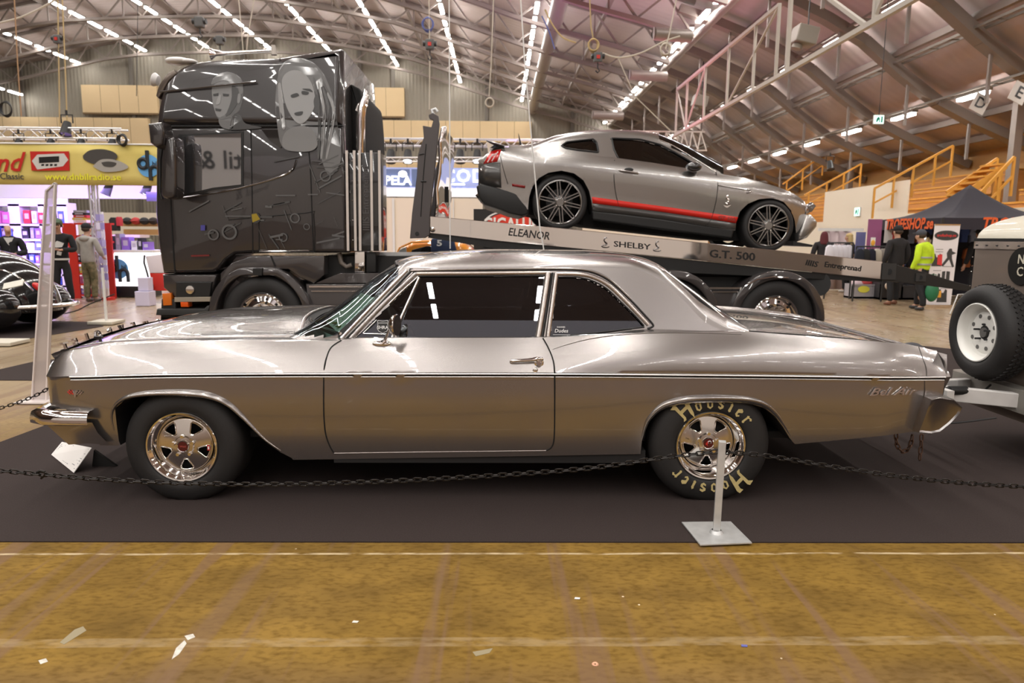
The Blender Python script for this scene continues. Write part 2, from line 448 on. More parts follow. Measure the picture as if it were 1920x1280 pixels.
for x, z, per, nm in ROWS:
    y = YF - 1.2
    n_out = 0
    while y > -43:
        p = V((x, y, z))
        if inframe(p):
            lab = ['white', 'white'][0] + ' fluorescent ceiling lamp in the ' + (nm if nm == 'leftmost' else nm) + ' lamp row' + (' from the left' if nm != 'leftmost' else '')
            if nm == 'twelfth': lab = 'white fluorescent lamp in the rightmost row above the stand'
            if lamp0 is None:
                mb = MB(); mb.box(p + V((0, 0, .07)), (.2, 1.5, .1)); mb.m = 1; mb.box(p - V((0, 0, .02)), (.17, 1.3, .09))
                lamp0 = solo(mb, 'ceiling_lamp', [LAMPB, LAMPE], lab, 'lamp', 'lamps of the %s row' % nm)
            else:
                c = dup(lamp0, lamp0.location + (p - LP0), label=lab); c['group'] = 'lamps of the %s row' % nm
            if lamp0.users and 'LP0' not in globals(): LP0 = p.copy()
        elif -24 < x and (y > -42):
            n_out += 1
            ld = bpy.data.lights.new('hall lamp', 'AREA'); ld.shape = 'RECTANGLE'; ld.size = .2; ld.size_y = 1.42
            ld.energy = 34 * .2 * 1.42 * 4; ld.color = (1.0, .96, .91)
            lo = bpy.data.objects.new('hall_lamp', ld); COL.objects.link(lo); lo.location = p
        y -= per
# cable trays that carry the right-hand rows
for x, z in ((11.5, 8.32), (14.5, 6.0), (13.1, 7.2)):
    mb = MB()
    for s in (-.16, .16): mb.span((x + s - .02, 8, z), (x + s + .02, YF - 1, z + .07))
    for i in range(46): mb.span((x - .16, 8.3 + i, z), (x + .16, 8.34 + i, z + .03))
    solo(mb, 'cable_tray', mat('tray zinc', (138, 132, 124), .5, .4), {11.5: 'ladder cable tray above the eleventh lamp row', 14.5: 'ladder cable tray above the rightmost lamp row', 13.1: 'bare ladder cable tray between the two right-hand lamp rows'}[x], 'cable tray')
# world: almost nothing leaks into a closed hall
wd = bpy.data.worlds.new('hall air'); SC.world = wd; wd.use_nodes = True
wd.node_tree.nodes['Background'].inputs[0].default_value = (.6, .56, .52, 1)
wd.node_tree.nodes['Background'].inputs[1].default_value = .05
SC.view_settings.view_transform = 'Standard'; SC.view_settings.look = 'None'
SC.view_settings.exposure = 0.64; SC.view_settings.gamma = 1.0
SC.cycles.use_denoising = True
SC.cycles.use_adaptive_sampling = True; SC.cycles.adaptive_threshold = .02
SC.cycles.max_bounces = 7; SC.cycles.diffuse_bounces = 3; SC.cycles.glossy_bounces = 4; SC.cycles.transparent_max_bounces = 12
SC.cycles.sample_clamp_indirect = 8
SC.cycles.caustics_reflective = False; SC.cycles.caustics_refractive = False
# ---------------------------------------------------------------- carpets
CARP = mat('charcoal needle felt', (64, 55, 53), .95, noise=.3, nscale=160, bump=.5, bscale=260, spec=.2)
def carpet(pts, label, th=.006):
    mb = MB(); mb.prism([(p[0], p[1]) for p in pts], (0, 0, .0005), X1, Y1, (0, 0, th))
    return solo(mb, 'carpet', CARP, label, 'carpet')
def fl(x, y):
    p = at(x, y, Z=0); return (p.x, p.y)
carpet([(-5.4, 3.40), (9, 3.34), (9, 6.72), (1.0, 6.72), (-3.4, 6.0), fl(88, 797), fl(0, 830), (-5.4, 4.6)], 'charcoal carpet under the silver two-door car and the trailer')
carpet([(-12, 7.33), (10, 7.33), (10, 8.0), (7.5, 8.2), (6.6, 9.4), (3, 13.3), (-4.6, 13.3), (-5.2, 8.8), fl(65, 678), fl(0, 693), (-12, 8.4)], 'dark carpet under the black tow truck')
carpet([(-13, 10.2), fl(0, 644), fl(194, 612), fl(175, 604), (-9, 12.6), (-13, 12.6)], 'dark carpet under the black rounded car on the left')

# pale stand walls and a lettered banner on the aisle behind the photographer (seen only mirrored in paint and glass)
BOOTHW = mat('white stand wall', (226, 220, 214), .6)
solo(MB().span((-15, -7.2, 0), (.9, -7.0, 4.7)), 'wall_stand', BOOTHW, kind='structure')
solo(MB().span((1.0, -10.2, 0), (16, -10.0, 3.6)), 'wall_stand', BOOTHW, kind='structure')
solo(text_mb('livsstil &', .85, (-8.65, -6.985, 3.95), (-1, 0, 0), Z1, .01, off=.01), 'wall_lettering', mat('wall lettering black', (.03, .03, .03), .6), kind='structure')
solo(MB().span((-9.5, -7.3, 5.05), (6.5, -7.26, 6.0)), 'wall_banner', mat('pale lilac banner cloth', (.62, .58, .64), .7), kind='structure')
# ================================================================ the silver two-door car
YC = 4.89                                  # centre line of the car
PAINT = mat('warm silver metallic paint', (.37, .347, .336), .26, .90, coat=1.0, coatr=.015)
SEAM = mat('panel gap black', (.006, .006, .006), .7)
TRIMB = mat('black trim line', (.01, .009, .009), .35)
car = thing('vintage_car', 'silver two-door sedan with chrome five-spoke wheels parked side-on on the charcoal carpet', 'car', (0, YC, 0))
Ys = 3.885
# tables are read off the near side: x along the car, z up
zs = pxtab([(66, 716), (130, 711), (330, 705), (600, 703), (1040, 703), (1450, 707), (1776, 713)], Ys)          # chrome stripe
zt = pxtab([(64, 700), (68, 688), (78, 676), (100, 665), (140, 657), (190, 650), (300, 645), (420, 642), (620, 640), (680, 635), (1000, 634), (1060, 632), (1120, 628), (1222, 624), (1390, 622), (1480, 628), (1600, 637), (1700, 647), (1745, 655), (1778, 664)], 3.97)
XF = ax(70, 700, 4.0); XR = ax(1762, 712, 3.96)
wp = smooth_tab([(XF, .74), (XF + .012, .82), (XF + .04, .885), (XF + .09, .925), (XF + .17, .955), (XF + .40, .985), (-1.5, 1.0), (0, 1.01), (1.6, 1.0), (2.2, .985), (XR - .1, .955), (XR, .945)])
hip = smooth_tab([(.25, 0), (.45, .3), (1.0, 1.0), (2.0, .8), (XR, .2)])
def warch(x, z):
    return 0
def bw(x, z):
    """half width of the body at station x and height z"""
    s = zs(x); t = zt(x); w0 = wp(x)
    if z <= s:
        u = s - z
        return w0 - .012 - .05 * u - .17 * max(0, u - .12) ** 1.6
    u = min(1, (z - s) / max(t - s, .02)); h = hip(x)
    return w0 + .022 * h * math.sin(PI * min(1, u * 1.1)) - (.078 + .012 * (1 - h)) * u - (.026 - .010 * h) * u ** 4
def archpts(lst): return [(ax(x, y, 3.93), az(x, y, 3.93)) for x, y in lst]
ARF = archpts([(219, 838), (212, 812), (209, 785), (216, 765), (234, 750), (262, 742), (310, 738), (370, 739), (405, 746), (432, 760), (455, 782), (476, 806), (498, 830), (524, 850), (545, 862)])
ARR = archpts([(1201, 849), (1204, 826), (1209, 806), (1216, 789), (1232, 771), (1252, 760), (1290, 753), (1350, 751), (1402, 754), (1432, 763), (1452, 779), (1468, 800), (1482, 822), (1490, 831)])
ROCK = [(ax(545, 863, 3.95), az(545, 863, 3.95)), (ax(1201, 851, 3.95), az(1201, 851, 3.95))]
TAIL = [(ax(1490, 832, 3.95), az(1490, 832, 3.95)), (ax(1728, 808, 3.97), az(1728, 808, 3.97)), (ax(1737, 782, 3.97), az(1737, 782, 3.97)), (ax(1746, 742, 3.97), az(1746, 742, 3.97)), (ax(1766, 740, 3.97), az(1766, 740, 3.97))]
NOSE = [(XF, az(70, 752, 4.0)), (ax(85, 765, 4.0), az(85, 765, 4.0)), (ax(152, 767, 3.96), az(152, 767, 3.96)), (ax(166, 800, 3.95), az(166, 800, 3.95)), (ax(185, 836, 3.95), az(185, 836, 3.95)), (ax(219, 838, 3.93), az(219, 838, 3.93))]
BOT = NOSE + ARF[1:] + ROCK + ARR[1:] + TAIL
bx = []
for p in BOT:                                                    # make x strictly rising so each station has one lower edge
    x = p[0] if not bx or p[0] > bx[-1][0] + .002 else bx[-1][0] + .003
    bx.append((x, p[1]))
XR = bx[-1][0]
def zb(x): return lerp_tab(bx, x)
def side(s, x0, x1, name, parent, extra=()):
    """one painted side panel between two stations"""
    xs = sorted(set([x for x in [p[0] for p in bx] + linsp(x0, x1, max(3, int((x1 - x0) / .045))) if x0 <= x <= x1] + [x0, x1]))
    P = []
    for x in xs:
        a, b, c = zb(x), zs(x), zt(x); row = []
        for k in range(15):
            z = a + (b - a) * k / 14 if a < b - .004 else b - .004 * (1 - k / 14)
            row.append(V((x, YC + s * bw(x, z), z)))
        for k in range(1, 15):
            z = b + (c - b) * k / 14
            row.append(V((x, YC + s * bw(x, z), z)))
        P.append(row)
    mb = MB().sheet(P, flip=s > 0)
    return mb
XD0 = lambda z: 0
xd0 = ax(607, 700, Ys); xd1 = ax(1041, 700, Ys)
# door edges are drawn as gaps over continuous panels: fender, door, quarter share the surface
xh = ax(566, 635, 4.0)
for s in (-1, 1):
    nm = 'near' if s < 0 else 'far'
    part(side(s, XF, xd0, '', car), 'front_fender', PAINT, car, smooth=40)
    d = part(side(s, xd0, xd1, '', car), 'door', PAINT, car, smooth=40)
    q = part(side(s, xd1, XR, '', car), 'rear_quarter_panel', PAINT, car, smooth=40)
    def on(x, z, o=.003): return V((x, YC + s * (bw(x, z) + o), z))
    def pxon(x, y, o=.003):
        p = at(x, y, Ys)
        for _ in range(4): p = at(x, y, YC - bw(p.x, p.z) - o)
        return on(p.x, p.z, o)
    part(MB().tube(spline([pxon(*p, 0) for p in ((640, 638), (622, 650), (613, 668), (608, 690), (607, 720), (607, 760), (608, 790), (611, 815), (618, 835), (626, 849))], 4), .0042, 6), 'door_gap', SEAM, d)
    part(MB().tube(spline([pxon(*p, 0) for p in ((1018, 634), (1028, 652), (1037, 675), (1040, 700), (1040, 760), (1039, 820), (1034, 838), (1024, 844))], 4), .0042, 6), 'door_gap', SEAM, d)
    part(MB().tube([pxon(*p, 0) for p in ((626, 849.5), (800, 847), (1024, 844.5))], .003, 6), 'door_sill_highlight', mat('sill highlight', (150, 140, 135), .3, .8), d)  # pale metal line stands in for the highlight along the door sill
    # stripe: chrome, black, chrome
    xs = linsp(ax(122, 711, Ys), XR - .004, 60)
    SATW = mat('bright satin trim', (.92, .89, .87), .38, 1)
    for k, (dz, r, m_) in enumerate(((.006, .0048, SATW), (-.0035, .0058, TRIMB), (-.0125, .004, SATW))):
        part(MB().tube([on(x, zs(x) + dz, .001) for x in xs], r, 6), 'side_stripe', m_, car, smooth=40, label='black line of the side stripe' if k == 1 else None)
    # rolled wheel-arch lips
    for A, nme in ((ARF[1:-1], 'f'), (ARR[1:-1], 'r')):
        pts = spline([on(x, z, -.006) for x, z in A], 4)
        n = len(pts)
        rr = [.040 * min(1, .25 + 1.6 * i / n, .25 + 1.6 * (n - 1 - i) / n) for i in range(n)]
        part(MB().tube([p + V((0, 0, .012)) for p in pts], rr, 12, flat=.5), 'wheel_arch_lip', PAINT, car, smooth=60)
    # dark wheel wells
    for A in (ARF, ARR):
        P = [[V((x, YC + s * (bw(x, max(z, .3)) - d_), z)) for d_ in (.01, .42)] for x, z in A]
        x0, x1 = A[0][0], A[-1][0]
        mb = MB().sheet(P)
        mb.prism([(x0, .25), (x0, A[3][1])] + [(x, z) for x, z in A[3:-3]] + [(x1, A[-3][1]), (x1, .25)], (0, YC + s * .56, 0), X1, Z1, (0, s * .01, 0))
        part(mb, 'wheel_well', mat('underbody black', (.012, .011, .011), .85), car)
# top of the front fenders, hood
ZH = .0
hoodc = pxtab([(186, 634), (230, 621), (262, 611), (300, 602), (350, 594), (400, 588), (480, 585), (560, 583), (600, 585)], 4.75)
xg0 = ax(192, 640, 4.16)
def hood_w(x): return min(.78, bw(x, zt(x)) - .12)
def hood_z(x, v):
    e = zt(x) + .012; c = max(hoodc(x), e + .004)
    a = abs(v)
    # raised centre with a soft shoulder
    t = 1 if a < .42 else max(0, 1 - (a - .42) / .58)
    t = t * t * (3 - 2 * t)
    return e + (c - e) * (.42 * (1 - a ** 2.4) + .58 * t)
XW = ax(590, 606, 4.89)                                          # windshield foot, centre
xhood0 = -2.62
def hood_front(v): return xhood0 - .10 * (1 - abs(v) ** 2.2) + .05
def hood_back(v): return ax(566, 634, 4.12) - .10 * (1 - abs(v) ** 2)
P = []
for i in range(61):
    t = i / 60; row = []
    for j in range(41):
        v = -1 + 2 * j / 40
        x = hood_front(v) + (hood_back(v) - hood_front(v)) * t
        row.append(V((x, YC + v * hood_w(x), hood_z(x, v) - (.03 * (1 - t / .03) if t < .03 else 0))))
    P.append(row)
hood = part(MB().sheet(P), 'hood', PAINT, car, smooth=50, solid=.012)
for s in (-1, 1):                                                # flat fender tops beside the hood
    P = []
    for x in linsp(XF + .01, ax(648, 640, 4.0), 50):
        w1 = bw(x, zt(x)); w0 = min(hood_w(x) - .02, w1 - .02)
        a = zt(x)
        P.append([V((x, YC + s * w1, a)), V((x, YC + s * (w1 - .02), a + .006)), V((x, YC + s * (.5 * w1 + .5 * w0), a + .010)), V((x, YC + s * w0, a + (.002 if x > xhood0 + .1 else .004)))])
    part(MB().sheet(P), 'fender_top', PAINT, car, smooth=40)
# cowl panel between hood and windshield
P = []
for v in linsp(-1, 1, 21):
    x0 = hood_back(v) - .03; x1 = XW + .28 * abs(v) ** 2.2 + .05
    z0 = hood_z(x0, v) - .022
    P.append([V((x0, YC + v * .86, z0)), V((.5 * (x0 + x1), YC + v * .86, z0 + .004)), V((x1, YC + v * .86, .955 + .012 * (1 - v * v)))])
part(MB().sheet(P), 'cowl', PAINT, car, smooth=40)
P = [[V((hood_back(v) - .004 + dx, YC + v * .775, hood_z(hood_back(v), v) - .012 - dz)) for dx, dz in ((0, 0), (.05, .012))] for v in linsp(-1, 1, 21)]
part(MB().sheet(P), 'cowl_slot', SEAM, car)
# wipers and washer nozzles
mb = MB(); mb.tube([(ax(583, 603, 4.3), 4.3, .985), (ax(612, 592, 4.7), 4.7, 1.005), (ax(640, 583, 5.0), 5.05, 1.01)], .008, 6)
mb.tube([(ax(600, 594, 4.62), 4.55, .975), (ax(612, 590, 4.7), 4.7, 1.0)], .012, 6)
part(mb, 'wiper', CHROME, car, smooth=40)
# ---- nose: header, grille, lamps
mb = MB(); P = []
for v in linsp(-1, 1, 25):
    y = YC + v * .80; x = XF + .03 - .03 * (1 - v * v)
    P.append([V((x + .10, y, .895 - .03 * v * v)), V((x + .02, y, .87 - .03 * v * v)), V((x, y, .83)), V((x + .02, y, .80))])
part(mb.sheet(P), 'hood_lip', PAINT, car, smooth=50)
mb = MB(); mb.span((XF + .05, YC - .76, .60), (XF + .07, YC + .76, .81))
part(mb, 'grille_back', SEAM, car)
mb = MB()
for k in range(9): mb.beam((XF + .032, YC - .76, .62 + .022 * k), (XF + .032, YC + .76, .62 + .022 * k), .01, .006)
part(mb, 'grille', CHROME, car)
for y in (-.74, -.56, .56, .74):
    mb = MB().lathe([(0, -.012), (.05, -.008), (.07, 0), (.078, .004), (.08, .02)], (XF + .01, YC + y, .71), (1, 0, 0), 20)
    part(mb, 'headlight', mat('headlight glass', (.7, .72, .74), .08, .3), car, smooth=40)
# chrome letters along the lip of the hood
mb = MB(); L = 'CHEVROLET'
for i, ch in enumerate(L):
    y = YC + .60 - 1.2 * i / (len(L) - 1); x = hood_front((y - YC) / .78) - .004
    part(text_mb(ch, .085, (x, y, hood_z(x + .03, (y - YC) / .78) + .012), (0, -1, 0), (-.25, 0, 1), .016, off=.02), 'hood_letter', CHROME, hood)
p = at(187, 640, 4.22); mb = MB(); mb.cyl((p.x + .02, 4.22, p.z - .035), (p.x, 4.22, p.z + .022), .008); mb.box((p.x - .005, 4.22, p.z + .025), (.045, .02, .014))
part(mb, 'hood_pin', mat('blackened steel', (.05, .05, .05), .3, .8), car, smooth=40)
# ---- rear deck: trunk lid, hips and tail
XB = ax(1376, 616, 4.08)                                         # foot of the rear window
deck_c = smooth_tab([(XB - .3, .995), (XB, .985), (1.9, .955), (2.3, .90), (XR, .835)])
P = []
for i in range(45):
    x = .95 + (XR - .95) * i / 44; w = bw(x, zt(x)); row = []; e = zt(x)
    for j in range(41):
        v = -1 + 2 * j / 40; a = abs(v)
        z = e - .022 * min(1, (1 - a) / .10) + max(0, (deck_c(x) - e + .035)) * (max(0, 1 - (a / .86) ** 3))
        row.append(V((x, YC + v * w, z if a < 1 else e)))
    P.append(row)
part(MB().sheet(P), 'rear_deck', PAINT, car, smooth=50)
mb = MB()
dk = lambda x, v: (zt(x) - .022 * min(1, (1 - abs(v)) / .10) + max(0, deck_c(x) - zt(x) + .035) * max(0, 1 - (abs(v) / .86) ** 3)) + .001
for s in (-1, 1): mb.tube([V((x, YC + s * .80 * bw(x, zt(x)), dk(x, .80))) for x in linsp(XB + .10, XR - .03, 20)], .0035, 6)
mb.tube([V((XB + .10 + .06 * (1 - (v / .8) ** 2), YC + v * bw(XB, zt(XB)), dk(XB + .1, v))) for v in linsp(-.8, .8, 24)], .0035, 6)
part(mb, 'trunk_gap', SEAM, car)
# tail panel, end caps, rear lamps
mb = MB()
P = []
for v in linsp(-1, 1, 21):
    w = .93; P.append([V((XR + .0, YC + v * w, zt(XR) - .003)), V((XR + .035 - .02 * abs(v) ** 6, YC + v * w, zs(XR))), V((XR, YC + v * w, az(1766, 742, 3.97))), V((XR - .2, YC + v * w * .96, az(1728, 808, 3.97)))])
part(mb.sheet(P), 'tail_panel', PAINT, car, smooth=30)
for y in (-.72, -.52, .52, .72):
    part(MB().lathe([(0, .018), (.05, .014), (.065, .004), (.07, -.01)], (XR + .03, YC + y, .66), (1, 0, 0), 20), 'tail_light', mat('red lamp lens', (.5, .01, .01), .15), car, smooth=40)
for s in (-1, 1):
    xs = ax(1736, 700, 3.95)
    mb = MB().tube([V((xs + .004 * math.sin(k), YC + s * (bw(xs, z) + .0), z)) for k, z in enumerate(linsp(az(1740, 745, 3.97), zt(xs), 14))], .003, 6)
    part(mb, 'end_cap_gap', mat('gap grey', (70, 62, 58), .5), car)
    # cap with the concave tail edge
    P = []
    for z in linsp(az(1766, 741, 3.97), zt(XR), 12):
        u = (z - .60) / .28
        dx = .04 * math.exp(-((z - zs(XR)) / .06) ** 2)
        P.append([V((XR, YC + s * bw(XR, z), z)), V((XR + dx * .8 + .004, YC + s * (bw(XR, z) - .012), z)), V((XR + dx, YC + s * (bw(XR, z) - .05), z)), V((XR + .02, YC + s * .8, z))])
    part(MB().sheet(P), 'tail_cap', PAINT, car, smooth=45)
# floor of the body (closes the underside)
mb = MB().span((-2.2, YC - .80, .34), (1.75, YC + .80, .38)); mb.span((-.95, YC - .93, .225), (.85, YC + .93, .30))
part(mb, 'underbody', mat('underbody black', (.012, .011, .011)), car)
# ---- greenhouse
YG = 4.17
zr = pxtab([(600, 660), (640, 633), (700, 571), (763, 505), (800, 502), (930, 500), (1040, 499), (1120, 500), (1184, 492 + 10), (1234, 522), (1277, 560), (1315, 601), (1376, 627), (1400, 632)], YG)
zc = pxtab([(575, 620), (594, 604), (660, 556), (744, 493), (760, 485), (785, 477), (830, 471), (930, 467.5), (1090, 469.5), (1140, 472), (1190, 480), (1234, 505), (1310, 562), (1362, 604), (1400, 616)], 4.89)
zbelt = pxtab([(590, 640), (640, 634), (1040, 634), (1222, 616), (1400, 622)], 4.06)
XG0 = ax(592, 605, 4.89); XG1 = ax(1388, 618, 4.2)
def gw(z): return .855 - .27 * max(-.05, z - .935)
def gsec(x, n1=30, n2=20):
    """cross-section of the glasshouse: near belt -> roof -> far belt"""
    b = zbelt(x) - .012; r = max(zr(x), b + .002); c = max(zc(x), r + .002); h = []
    wr = gw(r)
    for k in range(n1):
        z = b + (r - b) * k / n1; h.append((gw(z), z))
    for k in range(n2 + 1):
        t = PI / 2 * k / n2
        h.append((wr * math.cos(t) ** .72, r + (c - r) * math.sin(t) ** .80))
    return h
xs = linsp(XG0, XG1, 300)
G = [[V((x, YC - w, z)) for w, z in gsec(x)] for x in xs]
G = [row + [V((p.x, 2 * YC - p.y, p.z)) for p in row[-2::-1]] for row in G]
pz = lambda lst, Y: [(ax(x, y, Y), az(x, y, Y)) for x, y in lst]
DWIN = pz([(668, 633), (783, 519), (800, 517), (1022, 517), (1003, 633)], 4.10)
QWIN = pz([(1030, 632), (1046, 519), (1080, 520), (1108, 526), (1136, 541), (1165, 568), (1190, 592), (1207, 611), (1130, 621)], 4.10)
APIL = pz([(640, 633), (763, 505)], 4.12)
def xa(z): return lerp_tab([(q[1], q[0]) for q in APIL], z)
CP = pz([(1240, 507), (1310, 563), (1374, 616)], 4.25); CPs = [(q[1], q[0]) for q in CP[::-1]]
def xc(z): return lerp_tab(CPs, z)
xhead = ax(752, 489, 4.89); zhead = az(752, 489, 4.89)
def region(p):
    y = abs(p.y - YC)
    if inpoly(p.x, p.z, DWIN): return 'door'
    if inpoly(p.x, p.z, QWIN): return 'quarter'
    if p.x < xa(p.z) - .012 and p.x < xhead + .075 * (y / .7) ** 2 and p.z > .95: return 'windshield'
    if p.x > xc(p.z) + .02 and p.x > ax(1214, 490, 4.89) and p.z > .965 and y < gw(p.z) - .05: return 'rear'
    return 'paint'
def gsheet(want, inset=0):
    vs = []; idx = {}; fs = []
    for i in range(len(G) - 1):
        for j in range(len(G[0]) - 1):
            q = [(i, j), (i + 1, j), (i + 1, j + 1), (i, j + 1)]
            c = (G[i][j] + G[i + 1][j] + G[i + 1][j + 1] + G[i][j + 1]) / 4
            if region(c) == want:
                f = []
                for k in q:
                    if k not in idx:
                        idx[k] = len(vs); p = G[k[0]][k[1]]
                        d = V((0, p.y - YC, (p.z - .9) * .6)); d = d.normalized() if d.length > .01 else Z1
                        vs.append(p - d * inset)
                    f.append(idx[k])
                fs.append(f)
    mb = MB(); mb.add(vs, fs); return mb
part(gsheet('paint'), 'roof', PAINT, car, smooth=60)
SIDEG = glass('dark tinted side glass', (.17, .175, .19), 1.6)
CLEARG = glass('green tinted windshield glass', (.50, .60, .55), 1.1)
def halves(mb):
    out = []
    for s in (-1, 1):
        m2 = MB(); m2.v = mb.v; m2.f = [f for f in mb.f if s * (mb.v[f[0]].y - YC) > 0]; m2.mi = [0] * len(m2.f)
        used = sorted({i for f in m2.f for i in f}); rm = {o: n for n, o in enumerate(used)}
        m3 = MB(); m3.add([mb.v[i] for i in used], [[rm[i] for i in f] for f in m2.f]); out.append(m3)
    return out
for h in halves(gsheet('door', .012)): part(h, 'door_window', SIDEG, car, smooth=60)
for h in halves(gsheet('quarter', .012)): part(h, 'quarter_window', SIDEG, car, smooth=60)
part(gsheet('windshield', .010), 'windshield', CLEARG, car, smooth=60)
part(gsheet('rear', .010), 'rear_window', SIDEG, car, smooth=60)
SATIN = mat('satin window frame', (.55, .50, .47), .25, .9)
for s in (-1, 1):
    def gon(x, y, o=.004, Y=4.13):
        p = at(x, y, Y)
        for _ in range(3): p = at(x, y, YC - gw(p.z))
        return V((p.x, YC + s * (gw(p.z) + o), p.z))
    def line(pts, r, name, m_, o=.004, n=5, flat=None):
        return part(MB().tube(spline([gon(x, y, o) for x, y in pts], n), r, 8, flat=flat), name, m_, car, smooth=60)
    line([(640, 634), (700, 571), (763, 506.5)], .010, 'windshield_trim', CHROME, .004)
    line([(650, 634), (706, 577), (770, 509), (776, 508), (900, 506.5), (1040, 505.5), (1090, 507), (1120, 514), (1146, 529), (1180, 560), (1210, 592), (1224, 608), (1222, 613), (1214, 616)], .0065, 'drip_gap', TRIMB, .001, 4)
    line([(770, 507), (900, 504), (1040, 503), (1095, 505), (1124, 513), (1149, 528), (1183, 560)], .006, 'drip_rail', PAINT, .008, 4)
    line([(658, 634), (715, 574), (779, 513.5)], .016, 'front_pillar', PAINT, -.004)
    line([(781, 513), (900, 512), (1030, 511)], .0135, 'window_frame', SATIN, .000)
    line([(787, 517.5), (900, 517), (1023, 516.5)], .004, 'window_seal', TRIMB, .003)
    line([(1028, 512), (1019, 572), (1009, 633)], .020, 'door_pillar', SATIN, .000)
    line([(1036, 511), (1027, 572), (1017, 634)], .006, 'door_pillar_gap', SEAM, .012)
    line([(1043, 512), (1035, 572), (1027, 633)], .015, 'quarter_pillar', SATIN, .000)
    line([(1043, 513), (1086, 514), (1114, 520), (1142, 535), (1172, 563), (1200, 592), (1216, 609)], .0135, 'quarter_frame', SATIN, .000, 4)
    line([(1048, 519), (1082, 519.5), (1109, 525.5), (1137, 540.5), (1166, 567.5), (1191, 592), (1207, 610)], .004, 'quarter_seal', TRIMB, .003, 4)
    line([(1030, 633), (1080, 627.5), (1130, 622), (1208, 613)], .0045, 'quarter_sill', TRIMB, .003)
    line([(664, 633.5), (830, 634.5), (1004, 634)], .005, 'belt_trim', CHROME, .004)
    line([(786, 520), (760, 577), (735, 633)], .0085, 'vent_post', CHROME, .004)
    line([(783, 519), (752, 547), (729, 570)], .0055, 'vent_frame', CHROME, .004)
    line([(681, 624), (706, 600)], .003, 'vent_frame', CHROME, .004, 2)
    line([(682, 625), (725, 626)], .003, 'vent_frame', CHROME, .004, 2)
# windshield surround: lower curve and header
def bottom(v):
    x = XG0 + (ax(640, 634, 4.06) - XG0) * abs(v) ** 2.0
    return V((x, YC + v * .85, .966 + .022 * (1 - v * v)))
part(MB().tube([bottom(v) for v in linsp(-1, 1, 30)], .009, 8), 'windshield_trim', CHROME, car, smooth=60)
def header(v):
    y = v * .69; x = xhead + .075 * (y / .7) ** 2
    s = gsec(x); 
    for (w0, z0), (w1, z1) in zip(s, s[1:]):
        if w1 <= abs(y) <= w0: return V((x, YC + y, z0 + (z1 - z0) * (w0 - abs(y)) / max(1e-6, w0 - w1) + .002))
    return V((x, YC + y, zc(x)))
part(MB().tube([header(v) for v in linsp(-.98, .98, 26)], .010, 8), 'windshield_header', TRIMB, car, smooth=60)
# rear window mouldings down the sail panels
for s in (-1, 1):
    pts = [V((ax(x, y, 4.25), YC + s * (gw(az(x, y, 4.25)) - .05), az(x, y, 4.25) + .004)) for x, y in ((1240, 508), (1275, 535), (1310, 562), (1345, 592), (1372, 614))]
    part(MB().tube(spline(pts, 4), .011, 8), 'rear_window_trim', CHROME, car, smooth=60)
    part(MB().tube([p + V((-.014, s * .012, -.002)) for p in spline(pts, 4)], .005, 6), 'rear_window_seal', TRIMB, car, smooth=60)
# crease that separates the sail panel from the hip
for s in (-1, 1):
    pts = []
    for x, y in ((1036, 655), (1060, 647), (1090, 639), (1120, 633), (1160, 628), (1222, 624.5), (1300, 624), (1390, 627)):
        p = at(x, y, 3.98)
        for _ in range(3): p = at(x, y, YC - bw(p.x, min(p.z, zt(p.x))))
        pts.append(V((p.x, YC + s * (bw(p.x, min(p.z, zt(p.x))) + .000), min(p.z, zt(p.x) + .002))))
    n = len(spline(pts, 4))
    part(MB().tube(spline(pts, 4), [.0012 + .0016 * math.sin(PI * i / (n - 1)) for i in range(n)], 6), 'hip_crease', mat('crease grey', (92, 84, 80), .4, .6), car, smooth=60)
    # shelf from the top of the side in to the glass
    P = []
    for x in linsp(ax(640, 634, 4.0), ax(1396, 622, 4.0), 60):
        t = zt(x); b = zbelt(x) - .006
        P.append([V((x, YC + s * bw(x, t), t)), V((x, YC + s * (bw(x, t) - .012), t + .004)), V((x, YC + s * (gw(b) + .0), max(b + .004, t - .01)))])
    part(MB().sheet(P), 'shoulder', PAINT, car, smooth=45)
# ---- cabin: seats, dash, wheel
CABIN = mat('charcoal cabin cloth', (.035, .033, .033), .8)
def seat(x, name):
    mb = MB()
    P = [[V((x + dx, y, z)) for dx, z in ((-.30, .50), (-.32, .60), (-.26, .66), (.10, .64), (.16, .70), (.24, 1.02), (.29, 1.07), (.34, 1.03), (.30, .60), (.28, .5))] for y in linsp(YC - .68, YC + .68, 9)]
    part(mb.sheet(P), name, CABIN, car, smooth=60)
seat(-.05, 'front_seat'); seat(.83, 'rear_seat')
mb = MB(); P = [[V((x, y, z)) for x, z in ((XG0 + .12, .93), (XG0 + .40, .96), (XG0 + .50, .94), (XG0 + .50, .70), (XG0 + .42, .6))] for y in linsp(YC - .78, YC + .78, 5)]
part(mb.sheet(P), 'dashboard', CABIN, car, smooth=40)
c = V((XG0 + .66, YC - .36, .93)); d = V((.85, 0, .5)).normalized()
mb = MB().tube([c + (V((-d.z, 0, d.x)) * math.cos(t) + Y1 * math.sin(t)) * .19 for t in linsp(0, 2 * PI, 33)[:-1]], .013, 8, closed=True)
mb.cyl(c - d * .30, c - d * .02, .025); mb.beam(c - Y1 * .18, c + Y1 * .18, .03, .012)
part(mb, 'steering_wheel', mat('pale steering wheel', (120, 112, 105), .4), car, smooth=60)
part(MB().span((-.85, YC - .80, .32), (1.3, YC + .80, .34)), 'cabin_floor', CABIN, car)
for s in (-1, 1): part(MB().span((-1.0, YC + s * .80, .34), (1.55, YC + s * .815, .935)), 'door_card', CABIN, car)
part(MB().span((.98, YC - .80, .90), (1.5, YC + .80, .93)), 'parcel_shelf', CABIN, car)
